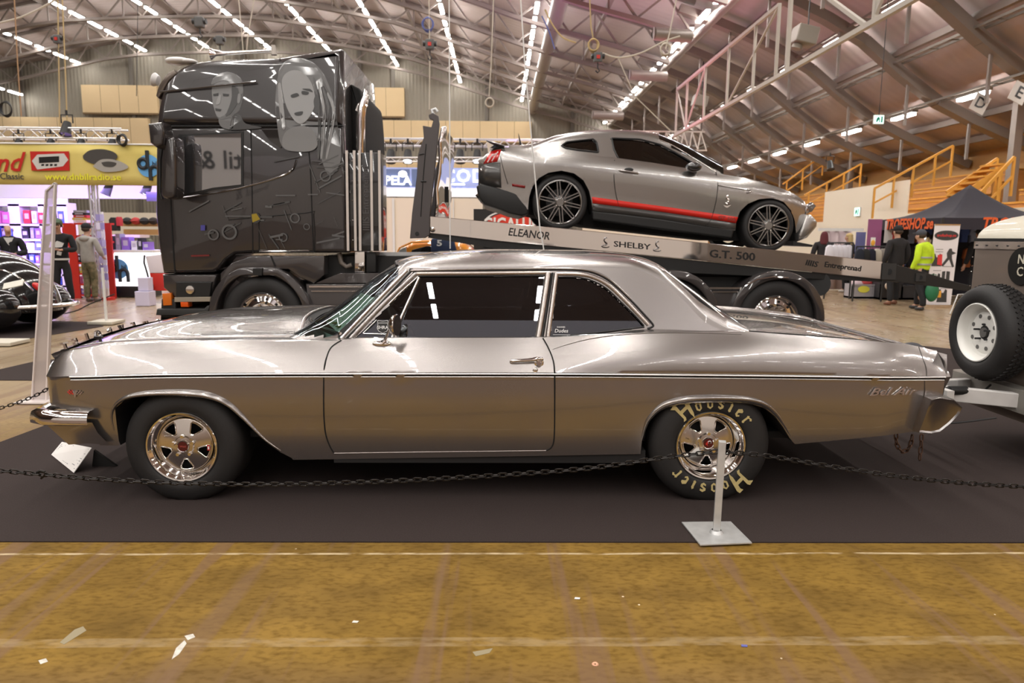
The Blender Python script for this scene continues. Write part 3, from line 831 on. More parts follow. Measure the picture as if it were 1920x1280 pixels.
part(MB().span((-1.02, YC - .80, .34), (-.98, YC + .80, .90)), 'firewall', CABIN, car)
# ---- wheels
def spoke_face(mb, c, r, ax_, rot, depth):
    """five broad spokes with rounded windows between them: built as ring + hub + spokes"""
def star_wheel(name, c, Rt, Rr, rot, inset, zflat, facing=-1, capred=False):
    w = thing_part = None
    s = facing; yo = c.y
    A = V((0, s, 0))
    tyre = MB().lathe([(Rr - .004, -.02), (Rr + .004, .000), (Rr + .018, .010), (Rr + .05, .012), (Rt - .045, .004), (Rt - .02, -.012), (Rt - .004, -.035), (Rt, -.06), (Rt, -.22), (Rt - .01, -.25), (Rt - .05, -.27), (Rr, -.26)], c, A, 72)
    for p in tyre.v:                                             # the tyre squats where it meets the carpet
        if p.z < .016: p.z = .007
    t = part(tyre, 'tyre', RUBBER, car, smooth=50)
    # turned rim: outer lip, barrel, then the cast centre
    prof = [(Rr, -.010), (Rr + .003, .002), (Rr - .002, .008), (Rr - .010, .006), (Rr - .018, -.006), (Rr - .024, -.012), (Rr - .030, -.030), (Rr - .040, -.035 - inset), (Rr - .048, -.05 - inset), (Rr - .052, -.20)]
    rim = part(MB().lathe(prof, c, A, 64), 'rim', CHROME, car, smooth=35)
    o = c + A * (-.035 - inset); a, b, d = basis(A)
    r1 = Rr - .045; N = 5; mb = MB()
    # plate with five trapezoid windows, by radial strips in polar form
    nth = 160; nr = 14; r0 = .030
    def win(r, th):
        k = ((th - rot) / (2 * PI / N)) % 1 - .5
        rr = (r - .076) / (r1 - .014 - .076)
        if not 0 < rr < 1: return False
        half = .10 + .135 * rr ** .8
        half = min(half, half - .06 * max(0, rr - .80) / .2)
        return abs(k) < half and (rr > .06 or abs(k) < .08)
    nr = 22
    def dome(r): return .022 * (1 - (r / r1) ** 1.4) + (.010 if r < .058 else 0)
    vs = {}; fs = []
    def vid(i, k):
        key = (i, k % nth)
        if key not in vs:
            r = r0 + (r1 - r0) * i / nr; th = 2 * PI * (k % nth) / nth
            vs[key] = (len(vs), o + (a * math.cos(th) + b * math.sin(th)) * r + d * dome(r))
        return vs[key][0]
    for i in range(nr):
        for k in range(nth):
            r = r0 + (r1 - r0) * (i + .5) / nr; th = 2 * PI * (k + .5) / nth
            if not win(r, th): fs.append((vid(i, k), vid(i, k + 1), vid(i + 1, k + 1), vid(i + 1, k)))
    mb.add([q for _, q in sorted(vs.values())], fs)
    part(mb, 'wheel_centre', ALU, car, smooth=50, solid=.018)
    # bright bead round every window
    for j in range(N):
        th0 = rot + 2 * PI / N * (j + .5); pts = []
        H = 2 * PI / N
        for rr, kk in ((.06, 0), (.07, .07), (.12, .11), (.5, .178), (.86, .215), (.96, .185), (.985, .09), (.99, 0), (.985, -.09), (.96, -.185), (.86, -.215), (.5, -.178), (.12, -.11), (.07, -.07)):
            r = .076 + rr * (r1 - .014 - .076); th = th0 + kk * H
            pts.append(o + (a * math.cos(th) + b * math.sin(th)) * r + d * (dome(r) + .001))
        part(MB().tube(spline(pts, 3, True), .0042, 6, closed=True), 'spoke_edge', CHROME, rim, smooth=60)
    for j in range(N):
        th = rot + 2 * PI / N * j; q = o + (a * math.cos(th) + b * math.sin(th)) * .057 + d * .020
        part(MB().cyl(q, q + d * .020, .0115, .010, 6), 'lug_nut', CHROME, rim, smooth=30)
    mb = MB().lathe([(.036, .0), (.036, .034), (.033, .038), (.028, .036)], o, A, 28)
    cap = part(mb, 'hub_cap', CHROME, rim, smooth=40)
    part(MB().cyl(o + A * .030, o + A * .0365, .0285, n=24), 'cap_badge', mat('dark red badge', (.09, .012, .010), .3), rim, smooth=30)
    if capred:
        mb = MB().prism([(-.018, -.004), (-.004, .016), (.004, .006), (-.006, -.004), (-.002, -.016)], o + A * .037, X1, Z1, A * .001)
        part(mb, 'badge_mark', mat('badge red', (.6, .03, .02), .4), rim)
        mb = MB().tube([o + A * .038 + V((.006 + .009 * math.cos(t), 0, .006 + .009 * math.sin(t))) for t in linsp(-.6, 3.8, 12)], .003, 5)
        part(mb, 'badge_mark', mat('badge silver', (.5, .5, .5), .3, .8), rim)
    else:
        text_ = text_mb('Weld', .016, o + A * .037, X1 * (1 if s < 0 else -1), Z1, .0008, shear=.2)
        part(text_, 'badge_mark', mat('badge red light', (.5, .10, .08), .4), rim)
    p0 = c + A * -.004 + (X1 * -.87 + Z1 * .26) * (Rr - .034)
    part(MB().cyl(p0, p0 + A * .03 + X1 * .012, .004, n=8), 'valve_stem', CHROME, rim, smooth=40)
    part(MB().lathe([(0, -.12), (.15, -.12), (.16, -.17), (0, -.17)], o, A, 28), 'brake_drum', mat('brake dark', (.02, .02, .02), .6), car)
    return t
hubF = at(342, 840, 3.94); hubR = at(1332, 835, 3.94)
RF = .338; RRr = .352
cF = V((hubF.x, 3.935, RF - .014)); cR = V((hubR.x, 3.935, RRr - .014))
star_wheel('front', cF, RF, .202, R(70 - 90 + 36), .012, 0)
tR = star_wheel('rear', cR, RRr, .201, R(18), .045, 0, capred=True)
star_wheel('front', V((cF.x, 2 * YC - cF.y, cF.z)), RF, .202, .3, .012, 0, 1)
star_wheel('rear', V((cR.x, 2 * YC - cR.y, cR.z)), RRr, .201, .6, .045, 0, 1)
p = cF + V((.155, -.011, .0)) ; 
mb = MB().box(p + V((.0, 0, 0)), (.016, .002, .032)); part(mb, 'rim_sticker', mat('sticker red', (.45, .02, .02), .4), car)
part(MB().box(p + V((0, -.0012, 0)), (.008, .002, .018)), 'rim_sticker', mat('sticker white', (.8, .8, .8), .5), car)
# blackletter wording on the rear tyre: each letter is a set of slanted strokes, bent round the sidewall
GOTH = {'H': [[(.05, .0), (.16, .12), (.16, .8), (.04, .98), (.24, 1.04), (.30, .9), (.30, .56), (.62, .62), (.62, .86), (.56, 1.0), (.74, 1.06), (.80, .9), (.80, .1), (.70, -.22), (.66, -.02), (.62, .1), (.62, .44), (.30, .38), (.30, .10), (.22, -.02)]],
        'o': [[(.06, .12), (.26, -.02), (.46, .14), (.46, .5), (.28, .66), (.06, .5)], [(.18, .18), (.30, .12), (.34, .2), (.34, .46), (.24, .52), (.18, .46)]],
        's': [[(.04, .1), (.22, -.02), (.42, .12), (.42, .28), (.20, .42), (.22, .5), (.40, .44), (.40, .58), (.22, .66), (.04, .54), (.04, .38), (.26, .24), (.24, .14), (.06, .22)]],
        'i': [[(.06, .06), (.18, -.02), (.28, .08), (.24, .14), (.24, .52), (.16, .66), (.06, .54), (.10, .48)]],
        'e': [[(.06, .10), (.24, -.02), (.42, .12), (.36, .2), (.26, .12), (.20, .18), (.20, .3), (.42, .44), (.40, .56), (.26, .66), (.06, .5)]],
        'r': [[(.06, .04), (.16, -.03), (.26, .06), (.20, .14), (.20, .48), (.32, .54), (.40, .46), (.48, .56), (.36, .66), (.20, .58), (.14, .66), (.04, .56), (.08, .48)]]}
def tyre_word(c, r0, size, ang0, step, name):
    th = ang0
    for ch, wd in (('H', .82), ('o', .66), ('o', .66), ('s', .62), ('i', .46), ('e', .62), ('r', .6)):
        size0 = size; r0_ = r0
        if ch == 'H': size = size0 * 1.32; r0 = r0_ - .004
        for poly in GOTH[ch][:1]:
            pts = []
            for x, y in poly:
                t = th - (x * size) / (r0 + .02); r = r0 + y * size
                pts.append((math.cos(t) * r, math.sin(t) * r))
            mb = MB().prism(pts, c + V((0, -.0145, 0)), X1, Z1, (0, .004, 0))
            if len(GOTH[ch]) > 1:
                pts2 = [(math.cos(th - (x * size) / (r0 + .02)) * (r0 + y * size), math.sin(th - (x * size) / (r0 + .02)) * (r0 + y * size)) for x, y in GOTH[ch][1]]
                mb.m = 1; mb.prism(pts2, c + V((0, -.0152, 0)), X1, Z1, (0, .001, 0))
            part(mb, 'tyre_letter', [mat('cream tyre lettering', (206, 188, 130), .7, noise=.15, nscale=60), RUBBER], tR)
        th -= (wd + .14) * size / (r0 + .02)
        size = size0; r0 = r0_
tyre_word(cR, .222, .082, R(140), 0, 'tyre_letter')
tyre_word(cR, .222, .082, R(-38), 0, 'tyre_letter')
# ---- bumpers
def bumper(sgn, prof, x_end, wrap, name):
    """plan curve across the car with returns round the corners; prof: (outward, z)"""
    plan = []
    for v in linsp(-1, 1, 41):
        a = abs(v)
        plan.append((x_end + sgn * -.07 * a ** 3, v * .93, V((sgn, 0, 0)) if a < .85 else V((sgn * .6, (1 if v > 0 else -1) * .8, 0)).normalized()))
    first = plan[0]; last = plan[-1]
    near = [(first[0] - sgn * wrap * t, -.975 - .01 * t, V((0, -1, 0))) for t in (1, .6, .25)]
    far = [(p[0], -p[1], V((0, 1, 0))) for p in near[::-1]]
    P = []
    for x, y, n in near + plan + far:
        P.append([V((x, YC + y, 0)) + n * o + Z1 * z for o, z in prof])
    return part(MB().sheet(P), name, CHROME, car, smooth=50)
zb0 = az(160, 800, 3.9); 
bf_t = az(100, 766, 3.95); bf_m = az(110, 797, 3.9); bf_b = az(150, 832, 3.95)
xfb = ax(63, 778, 4.1)
bumper(-1, [(-.05, bf_t - .01), (-.01, bf_t), (.02, bf_t - .012), (.032, bf_t - .045), (.03, bf_t - .075), (.018, bf_m)], xfb + .035, ax(152, 780, 3.9) - xfb - .06, 'front_bumper')
P = []
for v in linsp(-1, 1, 31):
    a = abs(v); x = xfb + .13 + .06 * a ** 3; y = YC + v * .955
    P.append([V((x - .03, y, bf_m + .01)), V((x + .01, y, bf_m - .03)), V((x + .10, y, bf_b))])
n0 = [[V((ax(174, 796, 3.92), YC - .975, bf_m + .012)), V((ax(184, 815, 3.92), YC - .972, bf_m - .05)), V((ax(206, 838, 3.93), YC - .96, bf_b))], [V((ax(124, 798, 3.92), YC - .965, bf_m + .01)), V((ax(132, 815, 3.92), YC - .955, bf_m - .04)), V((ax(160, 838, 3.93), YC - .93, bf_b))]]
P = n0 + P + [[V((p.x, 2 * YC - p.y, p.z)) for p in r] for r in n0[::-1]]
part(MB().sheet(P), 'front_valance', PAINT, car, smooth=40)
# rear bumper: tall end piece with a bright upper ledge
q = lambda x, y, Y: V((ax(x, y, Y), Y, az(x, y, Y)))
sec = [q(1742, 747, 3.90), q(1757, 743, 3.90), q(1779, 745, 3.93), q(1790, 758, 3.96), q(1786, 770, 3.96), q(1773, 790, 3.95), q(1757, 807, 3.94), q(1744, 813, 3.92), q(1724, 812, 3.90), q(1731, 790, 3.895), q(1737, 765, 3.895)]
mb = MB()
P = []
nS = len(sec)
mid = V((sum(p.x for p in sec) / nS, 0, sum(p.z for p in sec) / nS))
for y, k in ((3.888, .88), (3.878, .96), (3.885, 1.0), (3.93, 1.02), (4.1, 1.03)):
    P.append([V((mid.x + (p.x - mid.x) * k + (.03 if y > 4 else 0), y + .16 * max(0, az(1757, 748, 3.9) - p.z) * (y < 4), mid.z + (p.z - mid.z) * k)) for p in sec])
P2 = [[V((p.x + .10, p.y, p.z)) for p in P[-1]]]
for y in (4.5, YC, 5.28): P.append([V((p.x + .03, y, p.z)) for p in P[-1]] if y == 4.5 else [V((p.x, y, p.z)) for p in P[-1]])
P += [[V((p.x, 2 * YC - p.y, p.z)) for p in row] for row in P[4::-1]]
mb.sheet(P, cv=True)
mb.add(P[0], [tuple(range(nS))]); mb.add(P[-1], [tuple(range(nS))])
part(mb, 'rear_bumper', mat('bumper chrome', (.38, .36, .352), .30, 1), car, smooth=45)
# ---- door hardware
p = lambda x, y, o=.0: V((ax(x, y, 3.93), 0, az(x, y, 3.93)))
for s in (-1,):
    f_ = lambda x, y, o: (lambda t: V((t.x, YC - bw(t.x, t.z) - o, t.z)))(at(x, y, 3.94))
    h = part(MB().tube(spline([f_(957, 675, .002), f_(961, 674, .022), f_(975, 672.5, .030), f_(995, 671.5, .030), f_(1008, 670, .026), f_(1017, 671, .014)], 4), [.007, .009, .010, .0095, .0088, .0085, .0083, .008, .008, .0083, .009, .0095, .010, .011, .012, .013, .013, .013, .012, .011, .010], 10), 'door_handle', CHROME, car, smooth=60)
    c = f_(1010, 678, 0); part(MB().lathe([(0, .030), (.012, .030), (.016, .024), (.017, .010), (.026, .006), (.028, 0)], c, -Y1, 20), 'handle_button', CHROME, h, smooth=40)
    c = f_(1003, 691, 0); part(MB().lathe([(0, .006), (.010, .006), (.014, .003), (.015, 0)], c, -Y1, 18), 'door_lock', CHROME, car, smooth=40)
    # door mirror: oval foot, tapering stalk, round head
    c = f_(714, 646, 0); mt = part(MB().ell(c, (.055, .020, .018)), 'mirror_foot', CHROME, car, smooth=60)
    c1 = f_(720, 640, .02); c2 = f_(738, 600, .10)
    part(MB().tube([c + V((.0, -.01, .008)), c1, f_(730, 618, .07), c2], [.028, .020, .013, .011], 10, flat=.5), 'mirror_stalk', CHROME, mt, smooth=60)
    c3 = f_(744, 607, .12)
    part(MB().lathe([(0, -.035), (.030, -.030), (.055, -.012), (.062, .006), (.058, .012), (0, .012)], c3, V((.93, -.25, 0)), 24), 'mirror_head', CHROME, mt, smooth=50)
# ---- badges, script, stickers
f_ = lambda x, y, o=.004: (lambda t: V((t.x, YC - bw(t.x, t.z) - o, t.z)))(at(x, y, 3.91))
c = f_(136, 738)
dX = (f_(146, 738) - f_(126, 738)).normalized()
mb = MB(); mb.prism([(-.008, .014), (.0, .0), (.008, .014), (.014, .014), (.002, -.026), (-.002, -.026), (-.014, .014)], c, dX, Z1, (0, -.004, 0))
part(mb, 'fender_badge', CHROME, car)
for s in (-1, 1):
    mb = MB()
    for i in range(4):
        for j in range(3):
            if (i + j) % 2 == 0: mb.prism([(s * (.010 + .009 * i), .012 - .008 * j), (s * (.019 + .009 * i), .016 - .008 * j), (s * (.019 + .009 * i), .009 - .008 * j), (s * (.010 + .009 * i), .005 - .008 * j)], c, dX, Z1, (0, -.003, 0))
    part(mb, 'badge_flag', mat('badge red', (.6, .03, .02)) if s < 0 else CHROME, car)
c = f_(1673, 735)
dX = (f_(1700, 735) - f_(1640, 735)).normalized()
part(text_mb('Bel Air', .062, c, dX, Z1, .005, shear=.45, space=1.06, wscale=1.45, off=.006), 'name_script', CHROME, car)
st = mat('sticker white', (.8, .8, .8))
def gpt(x, y, o=.006):
    t = at(x, y, 4.1)
    for _ in range(3): t = at(x, y, YC - gw(t.z))
    return V((t.x, YC - gw(t.z) - o, t.z))
gup = (gpt(718, 590) - gpt(718, 630)).normalized()
c = gpt(718, 611)
shield = [(-.032, .030), (-.026, .034), (0, .030), (.026, .034), (.032, .030), (.028, .012), (.034, -.010), (.024, -.030), (0, -.042), (-.024, -.030), (-.034, -.010), (-.028, .012)]
sp = part(MB().prism(shield, c, X1, gup, (0, .001, 0)), 'shield_sticker', st, car)
part(MB().prism([(a * .93, b * .93) for a, b in shield], c + V((0, -.0006, 0)), X1, gup, (0, .0008, 0)), 'sticker_ground', mat('sticker black', (.02, .02, .02), .5), sp)
part(text_mb('SHRA', .026, c - gup * .008 - Y1 * .001, X1, gup, .0006, off=.015), 'sticker_text', st, sp)
part(text_mb('SCANDINAVIAN', .008, c + gup * .018 - Y1 * .001, X1, gup, .0006, off=.01), 'sticker_text', st, sp)
c = gpt(1052, 620)
part(text_mb('Dudes', .030, c, X1, gup, .0006, off=.012, shear=.2), 'window_sticker', st, car)
part(text_mb('DANNES', .012, c + gup * .022, X1, gup, .0006, off=.015), 'window_sticker', st, car)
part(MB().box(c - gup * .022 + X1 * .002, (.10, .001, .003)), 'window_sticker', st, car)
# the pale paper sheet lying inside the windshield
a = at(606, 605, 4.75); 
P0 = [V((ax(612, 606, 4.62), 4.62, .0)), ]
def wsp(x, y, Y): 
    t = at(x, y, Y); return t
q1, q2, q3, q4 = at(611, 604, 4.66), at(634, 623, 4.16), at(703, 559, 4.19), at(678, 549, 4.62)
PAPER = mat('pale mint paper', (212, 232, 224), .7)
sheet = thing('paper_sheet', 'pale mint paper entry sheet inside the windshield of the silver two-door', 'paper', q2)
mb = MB(); mb.add([q1, q2, q3, q4], [(0, 1, 2, 3)])
part(mb, 'sheet', PAPER, sheet, solid=.002)
sn_ = (q2 - q1).cross(q4 - q1).normalized()
if sn_.z < 0: sn_ = -sn_
def spt(u, v): return (q1.lerp(q2, u)).lerp(q4.lerp(q3, u), v) + sn_ * .002
INK = mat('grey print', (.16, .18, .18), .7)
for u0, u1, v in ((.42, .66, .80), (.40, .60, .70), (.35, .70, .60), (.30, .55, .52), (.35, .66, .44), (.40, .58, .37), (.30, .62, .30)):
    part(MB().beam(spt(u0, v), spt(u1, v), .022, .001, up=sn_), 'printed_line', INK, sheet)
for u, v in ((.18, .12), (.52, .13), (.84, .12)):
    part(MB().ell(spt(u, v), (.030, .030, .006)), 'printed_logo', mat('olive logo', (.16, .19, .04), .6), sheet, smooth=60)
# ================================================================ the black tow truck
YT = 8.8; YT2 = 11.25
def offset_poly(P, r):
    """shrink a closed (x,z) outline inward by r"""
    n = len(P); A = sum(P[i - 1][0] * P[i][1] - P[i][0] * P[i - 1][1] for i in range(n)); sg = 1 if A > 0 else -1; out = []
    for i in range(n):
        a, b, c = P[i - 1], P[i], P[(i + 1) % n]
        d1 = V((b[0] - a[0], b[1] - a[1])); d2 = V((c[0] - b[0], c[1] - b[1]))
        if d1.length < 1e-9: d1 = d2
        if d2.length < 1e-9: d2 = d1
        d1.normalize(); d2.normalize()
        n1 = V((-d1.y, d1.x)) * sg; n2 = V((-d2.y, d2.x)) * sg
        m = n1 + n2; l = max(.45, m.length_squared / 2)
        m = m / (2 * l / 1.0) if m.length > 1e-6 else n1
        out.append((b[0] + m.x * r, b[1] + m.y * r))
    return out
def pillow(P, y0, y1, r, steps=5, both=True, k=1.0):
    """outline P in (x,z) extruded from y0 to y1 with rounded long edges"""
    rings = []
    for i in range(steps + 1):
        t = PI / 2 * i / steps; rings.append((y0 + r * k * (1 - math.sin(t)), r * (1 - math.cos(t))))
    rings = rings[::-1]
    rings = [(y, o) for y, o in rings]
    seq = [(y0 + r * k * (1 - math.cos(PI / 2 * i / steps)), r * (1 - math.sin(PI / 2 * i / steps))) for i in range(steps + 1)]
    if both: seq += [(y1 - (y - y0), o) for y, o in seq[::-1]]
    else: seq += [(y1, 0)]
    mb = MB(); S = []
    for y, o in seq:
        Q = offset_poly(P, o) if o > 1e-6 else P
        S.append([V((x, y, z)) for x, z in Q])
    mb.sheet(S, cv=True)
    mb.add(S[0], [tuple(range(len(P)))]); mb.add(S[-1], [tuple(range(len(P)))])
    return mb
def px2(lst, Y): return [(ax(x, y, Y), az(x, y, Y)) for x, y in lst]
def curve2(lst, n=4): return [(p.x, p.y) for p in spline([V((a, b, 0)) for a, b in lst], n)]
def px3(lst, Y): return [at(x, y, Y) for x, y in lst]
TP = mat('gloss black truck paint', (.030, .026, .026), .22, 0, coat=1.0, coatr=.02)
TP2 = mat('dark graphite truck paint', (.050, .044, .044), .25, .2, coat=1.0, coatr=.03)
truck = thing('tow_truck', 'black high-roof tow truck with airbrushed portraits carrying a car on its flatbed', 'truck', (0, 10.0, 0))
# upper cab with the raised roof
UP = curve2([(291, 236), (293, 205), (299, 170), (309, 146), (330, 124), (360, 112), (400, 107)], 4) + [(515, 103), (634, 84), (640, 88), (644, 236)]
def cabY(z): return .11 * max(0, z - 2.86) + .10 * max(0, z - 3.25) ** 2      # the raised roof leans inwards
mb = pillow(px2(UP, YT), YT - .02, YT2, .20, 7, k=.55)
mb.v = [p + V((0, cabY(p.z) * (1 if p.y < 10 else -1), 0)) for p in mb.v]
part(mb, 'cab_roof', TP, truck, smooth=50)
LO = [(291, 236), (644, 236), (652, 474)] + [(470, 474)] + [(440, 476), (424, 487), (410, 505), (400, 511), (304, 513), (297, 470), (290, 400), (290, 378)]
part(pillow(px2(LO, YT), YT, YT2, .10, 5, k=.7), 'cab', TP, truck, smooth=50)
VISOR = curve2([(322, 128), (308, 138), (294, 158), (288, 178)], 3) + [(293, 183), (300, 172), (312, 150), (328, 136)]
part(pillow(px2(VISOR, YT), YT + .05, YT2 - .05, .02), 'sun_visor', mat('smoked visor', (.16, .13, .11), .15, .5), truck, smooth=40)
mb = MB(); mb.ell(at(335, 115, 9.0), (.16, .12, .045)); mb.ell(at(352, 116, 9.0), (.12, .1, .035))
part(mb, 'roof_lamp', mat('lamp lens white', (.75, .73, .72), .2), truck, smooth=60)
for i in range(4):
    part(MB().lathe([(0, -.05), (.06, -.03), (.085, .02), (.08, .03), (0, .035)], (ax(300, 150, 9.3) - .05, 9.3 + .5 * i, az(300, 150, 9.3)), (-1, 0, .3), 18), 'roof_lamp', mat('lamp lens white', (.75, .73, .72)), truck, smooth=40)
# air horns and marker beacon
h = part(MB().tube(px3([(402, 102), (460, 98), (515, 94.5)], 9.1), [.022, .020, .018], 10), 'air_horn', CHROME, truck, smooth=50)
part(MB().cyl(at(396, 102, 9.1), at(405, 102, 9.1), .07, .022, 16), 'horn_bell', CHROME, h, smooth=40)
part(MB().tube(px3([(392, 92), (420, 99), (450, 100)], 9.3), .018, 8), 'air_horn', CHROME, truck, smooth=50)
part(MB().cyl(at(514, 103, 9.1), at(512, 85, 9.1), .035, .028, 12), 'marker_beacon', mat('beacon cream', (.55, .5, .45), .4), truck, smooth=40)
# seams
def tl(lst, r, name, m_, Y=YT - .004, parent=truck, n=4): return part(MB().tube(spline(px3(lst, Y), n) if len(lst) > 2 else px3(lst, Y), r, 6), name, m_, parent, smooth=50)
tl([(296, 237), (643, 236)], .012, 'roof_gap', SEAM)
tl([(318, 300), (320, 380), (325, 470), (328, 512)], .008, 'door_gap', SEAM)
tl([(470, 238), (472, 330), (474, 474)], .006, 'door_gap', SEAM)
tl([(485, 400), (486, 474)], .005, 'door_gap', SEAM, n=2)
pg = tl([(521, 105), (520, 130), (528, 155), (548, 178), (565, 215), (576, 260), (582, 320), (585, 400), (588, 474)], .007, 'panel_gap', SEAM)
for v_ in pg.data.vertices: v_.co.y += cabY(v_.co.z)
tl([(430, 412), (575, 399), (588, 402), (590, 466), (580, 472), (486, 472)], .006, 'locker_gap', SEAM, n=2)
tl([(486, 471), (580, 470)], .006, 'locker_trim', CHROME)
for s_, e_, r in (((300, 172), (480, 153), .012),): tl([s_, e_], r, 'roof_crease', TP2)
# door window and its surround, small rear pane
W = px2([(339, 256), (453, 250), (453, 346), (400, 352), (341, 366)], YT)
part(MB().prism(offset_poly(W, -.045), (0, YT - .012, 0), X1, Z1, (0, .02, 0)), 'window_frame', BLACK, truck)
part(MB().prism(W, (0, YT - .02, 0), X1, Z1, (0, .008, 0)), 'door_window', mat('mirror dark glass', (.30, .30, .31), .02, .9, coat=1), truck)
tl([(330, 372), (400, 362), (460, 350), (540, 325), (556, 300)], .012, 'window_trim', mat('dark chrome', (.2, .19, .19), .12, 1))
W2 = px2([(491, 243), (545, 243), (527, 278), (505, 262)], YT)
part(MB().prism(W2, (0, YT - .014, 0), X1, Z1, (0, .008, 0)), 'rear_pane', mat('black glass', (.01, .01, .01), .03, coat=1), truck)
# mirrors
mA = part(pillow(px2([(292, 236), (318, 233), (323, 250), (320, 275), (308, 281), (296, 272)], 8.55), 8.35, 8.62, .05), 'mirror', TP, truck, smooth=50)
mB = part(pillow(px2(curve2([(318, 262), (330, 258), (336, 270), (337, 350), (332, 372), (312, 371), (308, 350), (312, 290)], 2), 8.5), 8.40, 8.66, .05), 'mirror', TP, truck, smooth=50)
part(MB().tube(px3([(306, 262), (300, 300), (300, 360), (304, 374)], 8.7), .02, 8), 'mirror_arm', BLACK, truck, smooth=50)
# the airbrushed mural: two plain grey portraits and an engine, as thin painted fields
GM = [mat('mural grey %d' % i, (v,) * 3, .35, coat=.6, coatr=.05) for i, v in enumerate((.022, .05, .09, .14, .20, .28))]
def fld(lst, g, d, sm=True, n=4):
    P = [(at(x, y, YT).x, at(x, y, YT).z) for x, y in lst]
    if sm: P = [(p.x, p.y) for p in spline([V((a, b, 0)) for a, b in P], n, True)]
    mb = MB().prism(P, (0, YT - .0205 - d * .0012, 0), X1, Z1, (0, .002, 0)); mb.v = [p + V((0, cabY(p.z), 0)) for p in mb.v]
    part(mb, 'mural', GM[g], truck)
# man: head turned left, short hair, collar
fld([(396, 160), (402, 142), (420, 134), (440, 140), (452, 152), (456, 175), (450, 205), (440, 215), (430, 222), (412, 224), (404, 210), (398, 188)], 2, 0)
fld([(397, 162), (410, 152), (425, 152), (434, 160), (436, 185), (430, 205), (418, 220), (408, 218), (402, 204), (398, 186)], 4, 1)
fld([(395, 158), (400, 143), (414, 136), (424, 133), (440, 138), (452, 150), (455, 172), (448, 176), (444, 160), (432, 152), (414, 150)], 3, 2)
fld([(434, 160), (446, 168), (446, 190), (434, 212), (424, 218), (430, 200), (434, 182)], 1, 3)
fld([(412, 222), (432, 216), (440, 232), (434, 243), (416, 238)], 3, 1)
fld([(440, 214), (452, 218), (462, 232), (492, 240), (440, 244), (432, 240)], 1, 1)
for e in ([(399, 176), (409, 174), (409, 179), (400, 180)], [(417, 175), (429, 176), (428, 180), (418, 180)], [(404, 203), (416, 205), (414, 209), (405, 208)]): fld(e, 0, 4, False)
fld([(410, 178), (414, 180), (412, 194), (405, 195)], 5, 4)
fld([(446, 176), (451, 178), (450, 192), (445, 192)], 4, 4)
# woman: long pale hair, three-quarter face, bare shoulders
fld([(518, 150), (524, 122), (545, 106), (575, 110), (600, 130), (618, 165), (628, 205), (636, 250), (640, 300), (620, 330), (604, 300), (600, 260), (560, 280), (530, 275), (520, 230), (516, 190)], 3, 0)
fld([(527, 150), (540, 132), (562, 132), (580, 150), (590, 178), (588, 205), (574, 228), (560, 232), (545, 215), (534, 190)], 5, 2)
fld([(538, 246), (566, 236), (588, 246), (596, 272), (580, 284), (540, 282), (530, 268)], 4, 1)
for dx in (0, 9, 18, 27):
    fld([(586 + dx, 150 + dx), (590 + dx, 150 + dx), (602 + dx, 215), (600 + dx * .6, 290), (596 + dx * .6, 290), (597 + dx, 215)], 5 if dx % 2 else 2, 3)
fld([(520, 160), (526, 158), (532, 200), (536, 238), (530, 240), (524, 205)], 5, 3)
for e in ([(545, 178), (556, 174), (560, 179), (548, 183)], [(566, 170), (578, 172), (576, 177), (566, 176)], [(553, 212), (568, 209), (566, 216), (556, 217)]): fld(e, 0, 4)
fld([(566, 166), (580, 166), (586, 172), (578, 170)], 0, 4)
fld([(588, 190), (594, 176), (600, 196), (594, 214)], 1, 4)
# loose engine-bay drawing: bars, pipes and discs
rnd = random.Random(3)
for i in range(46):
    x = rnd.uniform(350, 635); y = rnd.uniform(300, 455); l = rnd.uniform(12, 60); a = rnd.choice((-.5, -.2, 0, .1, 1.2)); w_ = rnd.uniform(1, 4)
    dx, dy = math.cos(a) * l, math.sin(a) * l
    if 330 < x < 460 and y < 375: continue
    x2 = min(x + dx, 646); y2 = min(max(y + dy, 290), 465)
    fld([(x, y), (x2, y2), (x2, y2 + w_), (x, y + w_)], rnd.choice((1, 1, 2, 2)), 1 + i % 3, False)
for x, y, r in ((553, 409, 9), (531, 445, 8), (430, 435, 14), (575, 425, 6), (400, 440, 10), (610, 330, 10)):
    c = at(x, y, YT - .022); rr = r * YT / FPX
    part(MB().lathe([(rr, 0), (rr, -.003), (rr * .75, -.003), (rr * .75, 0)], c, Y1, 24), 'mural', GM[2], truck, smooth=40)
fld([(472, 402), (484, 399), (490, 410), (484, 418), (474, 416)], 0, 4)
part(MB().prism(px2([(473, 402), (482, 400), (489, 411), (475, 417)], YT), (0, YT - .027, 0), X1, Z1, (0, .002, 0)), 'mural', mat('mural yellow', (150, 128, 30), .4), truck)
part(MB().prism(px2([(378, 422), (386, 422), (386, 432), (378, 432)], YT), (0, YT - .027, 0), X1, Z1, (0, .002, 0)), 'mural', mat('mural blue', (74, 70, 150), .4), truck)
part(MB().prism(px2([(360, 478), (394, 477), (394, 480), (360, 481)], YT), (0, YT - .027, 0), X1, Z1, (0, .002, 0)), 'mural', mat('mural red', (110, 30, 28), .4), truck)
